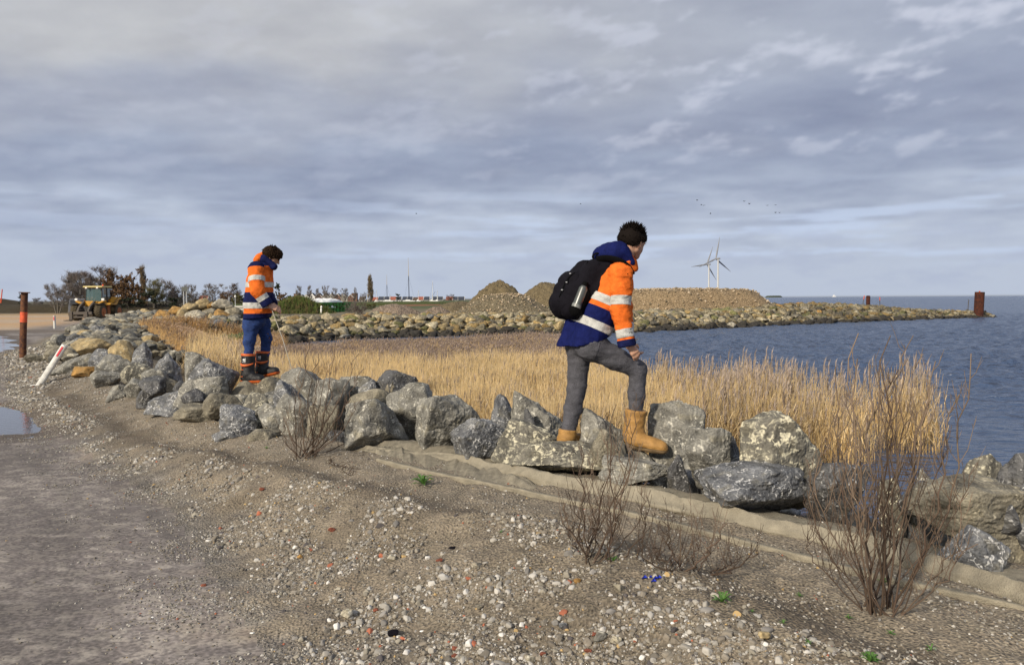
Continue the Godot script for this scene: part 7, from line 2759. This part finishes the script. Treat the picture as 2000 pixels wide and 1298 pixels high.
			if q[1] > 575:
				m = MB.new()
				m.prism([Vector2(-deep * 0.45, wall - 0.2), Vector2(deep * 0.45, wall - 0.2), Vector2(0, h + 0.25)], w * 0.485, w * 0.53, Transform3D(Basis(Vector3(0, 0, 1), Vector3.UP, Vector3(1, 0, 0)), Vector3.ZERO))
				part(rf, "gable_board", m.mesh(), mats.house_white)
			for z in [-0.22, 0.2]:
				m = MB.new()
				m.box(Transform3D(Basis(), Vector3(z * w, wall * 0.6, deep * 0.351)), Vector3(w * 0.2, wall * 0.35, 0.1))
				part(o, "window", m.mesh(), mats.window_dark)
	# masts, boats and a crane in the harbour
	for q in [[797, 503, 538, 799, 0.24, "sailing ship with the tall two-part mast", 26], [755, 536, 555, 756, 0.17, "sailing boat with the shorter two-part mast", 18], [817, 566, 566, 817, 0.09, "boat with a short thin mast right of the tall mast", 10], [845, 548, 548, 844, 0.10, "white-masted yacht left of the crane", 12], [854, 566, 566, 854, 0.10, "white-masted yacht right of the crane", 10], [762, 575, 575, 762, 0.08, "low white boat at the foot of the shorter mast", 12], [735, 564, 564, 735, 0.08, "boat with a pale mast right of the single poplar", 8]]:
		var d := 430.0
		var b := W(q[3], 589, d)
		b.y = -0.4
		var top := W(q[0], q[1], d) - b
		var o := thing("boat", b, q[5], "boat", "boats in the harbour")
		var L: float = q[6] * 0.25
		var m := MB.new()
		m.prism([Vector2(-L * 0.5, 0), Vector2(L * 0.45, 0), Vector2(L * 0.56, 1.2), Vector2(-L * 0.52, 1.1)], -1.2, 1.2)
		part(o, "hull", m.mesh(), mats.hull_white)
		m = MB.new()
		m.box(Transform3D(Basis(), Vector3(-L * 0.1, 1.45, 0)), Vector3(L * 0.4, 0.6, 1.6), 0.1)
		part(o, "cabin", m.mesh(), mats.hull_white)
		var mid: Vector3 = top * ((589.0 - q[2]) / (589.0 - q[1]))
		m = MB.new()
		m.cyl(Vector3(0, 0.5, 0), mid, q[4], q[4] * 0.8, 8)
		part(o, "mast", m.mesh(), mats.mast_dark if q[4] > 0.12 else mats.hull_white)
		if q[2] > q[1]:
			m = MB.new()
			m.cyl(mid * 0.97, top, q[4] * 0.75, q[4] * 0.3, 8)
			part(o, "topmast", m.mesh(), mats.mast_tan)
		m = MB.new()
		m.cyl(Vector3(-L * 0.45, 1.1, 0), mid * 0.98, 0.025, 0.025, 4)
		m.cyl(Vector3(L * 0.5, 1.1, 0), mid * 0.98, 0.025, 0.025, 4)
		part(o, "rigging", m.mesh(), mats.mast_dark)
	var cb := W(849, 590, 425.0)
	cb.y = -0.2
	var crane := thing("boat_crane", cb, "white frame crane among the harbour roofs", "crane")
	var cm := MB.new()
	for s in [-1.0, 1.0]:
		cm.cyl(Vector3(s * 1.5, 0, 0), Vector3(s * 1.3, 3.6, 0), 0.14, 0.12, 6)
		cm.cyl(Vector3(s * 1.5, 0, -3), Vector3(s * 1.3, 3.6, -3), 0.14, 0.12, 6)
	cm.box(Transform3D(Basis(), Vector3(0, 0.7, 0)), Vector3(3.2, 0.35, 0.35))
	cm.box(Transform3D(Basis(), Vector3(1.3, 3.6, -1.5)), Vector3(0.3, 0.3, 3.3))
	cm.box(Transform3D(Basis(), Vector3(-1.3, 3.6, -1.5)), Vector3(0.3, 0.3, 3.3))
	part(crane, "frame", cm.mesh(), mats.hull_white)
	cm = MB.new()
	cm.cyl(Vector3(-1.6, 3.2, 0), Vector3(0.4, 6.0, 0), 0.10, 0.07, 6)
	part(crane, "jib", cm.mesh(), mats.mast_dark)
	# green waste container with a white heap
	var gd := 72.0
	var gb := W(634, 614, gd)
	gb.y = land(gb.x, gd)
	var box := thing("waste_container", gb, "rust-streaked green open container behind the far bank boulders", "container")
	box.rotation.y = -0.42
	var hh: float = W(634, 592, gd).y - gb.y
	var ww := 2.35
	var ll := 5.0
	var m2 := MB.new()
	for s in [-1.0, 1.0]:
		m2.box(Transform3D(Basis(), Vector3(s * ww * 0.5, hh * 0.5, 0)), Vector3(0.06, hh, ll))
		m2.box(Transform3D(Basis(), Vector3(0, hh * 0.5, s * ll * 0.5)), Vector3(ww - 0.06, hh - 0.01, 0.06))
	m2.box(Transform3D(Basis(), Vector3(0, 0.15, 0)), Vector3(ww - 0.1, 0.1, ll - 0.1))
	part(box, "container_walls", m2.mesh(), mats.container_green)
	for k in 10:
		for s in [-1.0, 1.0]:
			m2 = MB.new()
			m2.box(Transform3D(Basis(), Vector3(s * (ww * 0.5 + 0.075), hh * 0.5, (k - 4.5) * ll / 10.0)), Vector3(0.09, hh - 0.12, 0.12))
			part(box, "rib", m2.mesh(), mats.container_green)
	for k in 5:
		m2 = MB.new()
		m2.box(Transform3D(Basis(), Vector3((k - 2) * ww / 4.3, hh * 0.5, ll * 0.5 + 0.075)), Vector3(0.09, hh - 0.12, 0.09))
		part(box, "rib", m2.mesh(), mats.container_green)
	m2 = MB.new()
	m2.box(Transform3D(Basis(), Vector3(0, hh + 0.03, ll * 0.5)), Vector3(ww + 0.2, 0.12, 0.16))
	for s in [-1.0, 1.0]:
		m2.box(Transform3D(Basis(), Vector3(s * ww * 0.5, hh + 0.03, -0.1)), Vector3(0.16, 0.12, ll))
	part(box, "rim", m2.mesh(), mats.container_green)
	var heap := hump("white_heap", Vector2(gb.x, -gb.z), 1.25, 2.6, gb.y + hh + 0.36, gb.y + hh - 0.2, 0.75, mats.white_sheet, "lumpy white plastic heap piled on the green container", "heap", "", -0.42, 0.22)
	heap.position.y = gb.y + hh - 0.15
	# signs and posts on the far left bank
	var sb := W(362, 603, 60.0)
	sb.y = land(sb.x, 60.0)
	for q in [[359, 560, 567, 0.30, "left one of two square signs seen from behind"], [364.5, 560, 566, 0.24, "right one of two square signs seen from behind"]]:
		var pt := W(q[0], q[1], 60.0)
		var pb := W(q[0], 603, 60.0)
		pb.y = land(pb.x, 60.0)
		var o := thing("road_sign", pb, q[4] + " on a grey post", "sign", "signs by the far track")
		var m := MB.new()
		m.cyl(Vector3.ZERO, Vector3(0, pt.y - pb.y, 0), 0.045, 0.045, 8)
		part(o, "post", m.mesh(), mats.pole_grey)
		m = MB.new()
		m.box(Transform3D(Basis(Vector3.UP, 0.4), Vector3(0, pt.y - pb.y - 0.16, 0.05)), Vector3(q[3] * 0.85, 0.34, 0.02))
		part(o, "board", m.mesh(), mats.sign_back)
	for q in [[459, 580, "short pole with a pale round lamp left of the pole man"], [447, 578, "thin grey pole left of the pale round lamp"]]:
		var pt := W(q[0], q[1], 120.0)
		var o := thing("lamp_post", Vector3(pt.x, 0.2, pt.z), q[2], "lamp post", "poles of the background")
		var m := MB.new()
		m.cyl(Vector3.ZERO, Vector3(0, pt.y - 0.2, 0), 0.07, 0.06, 6)
		part(o, "pole", m.mesh(), mats.pole_grey)
		if q[0] == 459:
			m = MB.new()
			m.ball(Vector3(0, pt.y - 0.1, 0), Vector3(0.14, 0.22, 0.14))
			part(o, "lantern", m.mesh(), mats.lamp_white)
	for q in [[578, 572, 596, 420.0, "trunk-like pale pole left of the white house"], [668, 573, 598, 300.0, "pale lamp pole right of the white heap"], [718, 574, 592, 280.0, "pale lamp pole before the single poplar"]]:
		var pt := W(q[0], q[1], q[3])
		var o := thing("lamp_post", Vector3(pt.x, 0.0, pt.z), q[4], "lamp post", "poles of the background")
		var m := MB.new()
		m.cyl(Vector3(0, -1, 0), Vector3(0, pt.y, 0), q[3] * 0.0005, q[3] * 0.0004, 6)
		part(o, "pole", m.mesh(), mats.mast_tan)
	# pale concrete beams stacked beside the yellow boulders
	var kb := W(468, 616, 46.0)
	for k in 3:
		var p := W(463, 599.0 + k * 5.0, 46.0)
		var m := boxm(Vector3(1.9, 0.125, 0.4), 0.02)
		solo("concrete_beam", p, m, mats.concrete, ["top", "middle", "lowest"][k] + " one of three pale concrete beams stacked left of the pole man", "beam", "stacked concrete beams").rotation.y = 0.05 * k
	# white bird-like scrap by the container
	var sp := W(627, 606, 60.0)
	var sm := MB.new()
	sm.ball(Vector3.ZERO, Vector3(0.07, 0.22, 0.07))
	sm.ball(Vector3(0.02, 0.27, 0), Vector3(0.08, 0.1, 0.08))
	solo("white_post", sp, sm.mesh(), mats.lamp_white, "small white painted stump before the green container", "stump")
	# wind turbines
	for q in [[1403, 506, 1800.0, [78.0, 203.0, -34.0], 44.0, "nearer wind turbine with the higher hub behind the gravel heap", 0.5], [1385, 517, 2050.0, [68.0, 188.0, -53.0], 38.0, "farther wind turbine with the lower hub behind the gravel heap", 0.5]]:
		var d: float = q[2]
		var hub := W(q[0], q[1], d)
		var base := Vector3(hub.x, -0.5, hub.z)
		var o := thing("wind_turbine", base, q[5], "wind turbine", "wind turbines on the horizon")
		var hy := hub.y - base.y
		var m := MB.new()
		m.tube(PackedVector3Array([Vector3.ZERO, Vector3(0, hy * 0.5, 0), Vector3(0, hy, 0)]), PackedFloat32Array([2.5, 2.1, 1.6]), 16)
		part(o, "tower", m.mesh(), mats.turbine)
		m = MB.new()
		m.box(Transform3D(Basis(Vector3.UP, q[6]), Vector3(0, hy + 1.5, 0)), Vector3(4, 4, 12), 1.0)
		part(o, "nacelle", m.mesh(), mats.turbine_blade)
		var rot := Node3D.new()
		var fw := Basis(Vector3.UP, q[6])
		var hc := Vector3(0, hy + 1.5, 0) + fw * Vector3(0, 0, -7.5)
		m = MB.new()
		m.ball(hc, Vector3(2.4, 2.4, 2.8), fw)
		part(o, "hub", m.mesh(), mats.turbine_blade)
		rot.free()
		for a in q[3]:
			var an := deg_to_rad(a)
			var dir := fw * Vector3(cos(an) / 0.93, sin(an), 0)
			var lenb: float = q[4] / FPX * d
			m = MB.new()
			m.tube(PackedVector3Array([hc, hc + dir * lenb * 0.08, hc + dir * lenb * 0.2, hc + dir * lenb * 0.6, hc + dir * lenb]), PackedFloat32Array([1.2, 1.3, 2.0, 1.4, 0.35]), 8, true, 0.35, Vector3(0, 0, 1).cross(dir))
			part(o, "blade", m.mesh(), mats.turbine_blade)
	# birds far over the water
	for q in [[1362, 391], [1370, 400], [1375, 401], [1388, 417], [1454, 393], [1464, 398], [1499, 401], [1515, 400], [1515, 415], [1523, 415], [813, 417], [1134, 398]]:
		var p := W(q[0], q[1], 260.0)
		var m := MB.new()
		var fl := rng.randf_range(0.05, 0.3)
		m.ball(Vector3.ZERO, Vector3(0.10, 0.09, 0.28), Basis(), 6, 8)
		for s in [-1.0, 1.0]:
			m.prism([Vector2(0, 0), Vector2(s * 0.28, fl), Vector2(s * 0.58, fl * 0.6), Vector2(s * 0.28, fl - 0.03)], -0.1, 0.1)
		var o := solo("bird", p, m.mesh(), mats.bird, "tiny dark bird of the loose flock flying over the wind turbines" if q[0] > 1300 else ("lone dark bird in the sky between the two people" if q[0] < 1000 else "lone dark bird left above the walker's head"), "bird", "birds in the sky")
		o.rotation.y = rng.randf() * TAU
	# ship and low islet on the horizon
	var ship := W(1630, 579, 4200.0)
	ship.y = -0.5
	var o2 := thing("ship", ship, "small white ship on the sea horizon", "ship")
	var sm2 := MB.new()
	sm2.box(Transform3D(Basis(), Vector3(0, 2.5, 0)), Vector3(20, 5, 6), 1.0)
	part(o2, "hull", sm2.mesh(), mats.hull_white)
	sm2 = MB.new()
	sm2.box(Transform3D(Basis(), Vector3(-2, 8, 0)), Vector3(8, 7, 5), 0.8)
	part(o2, "bridge", sm2.mesh(), mats.hull_white)
	var isl := W(1512, 580, 4600.0)
	hump("islet", Vector2(isl.x, -isl.z), 55.0, 30.0, 9.0, -2.0, 0.75, mats.leaf_dark, "low dark islet on the sea horizon right of the gravel heap", "", "structure", 0.0, 0.15)
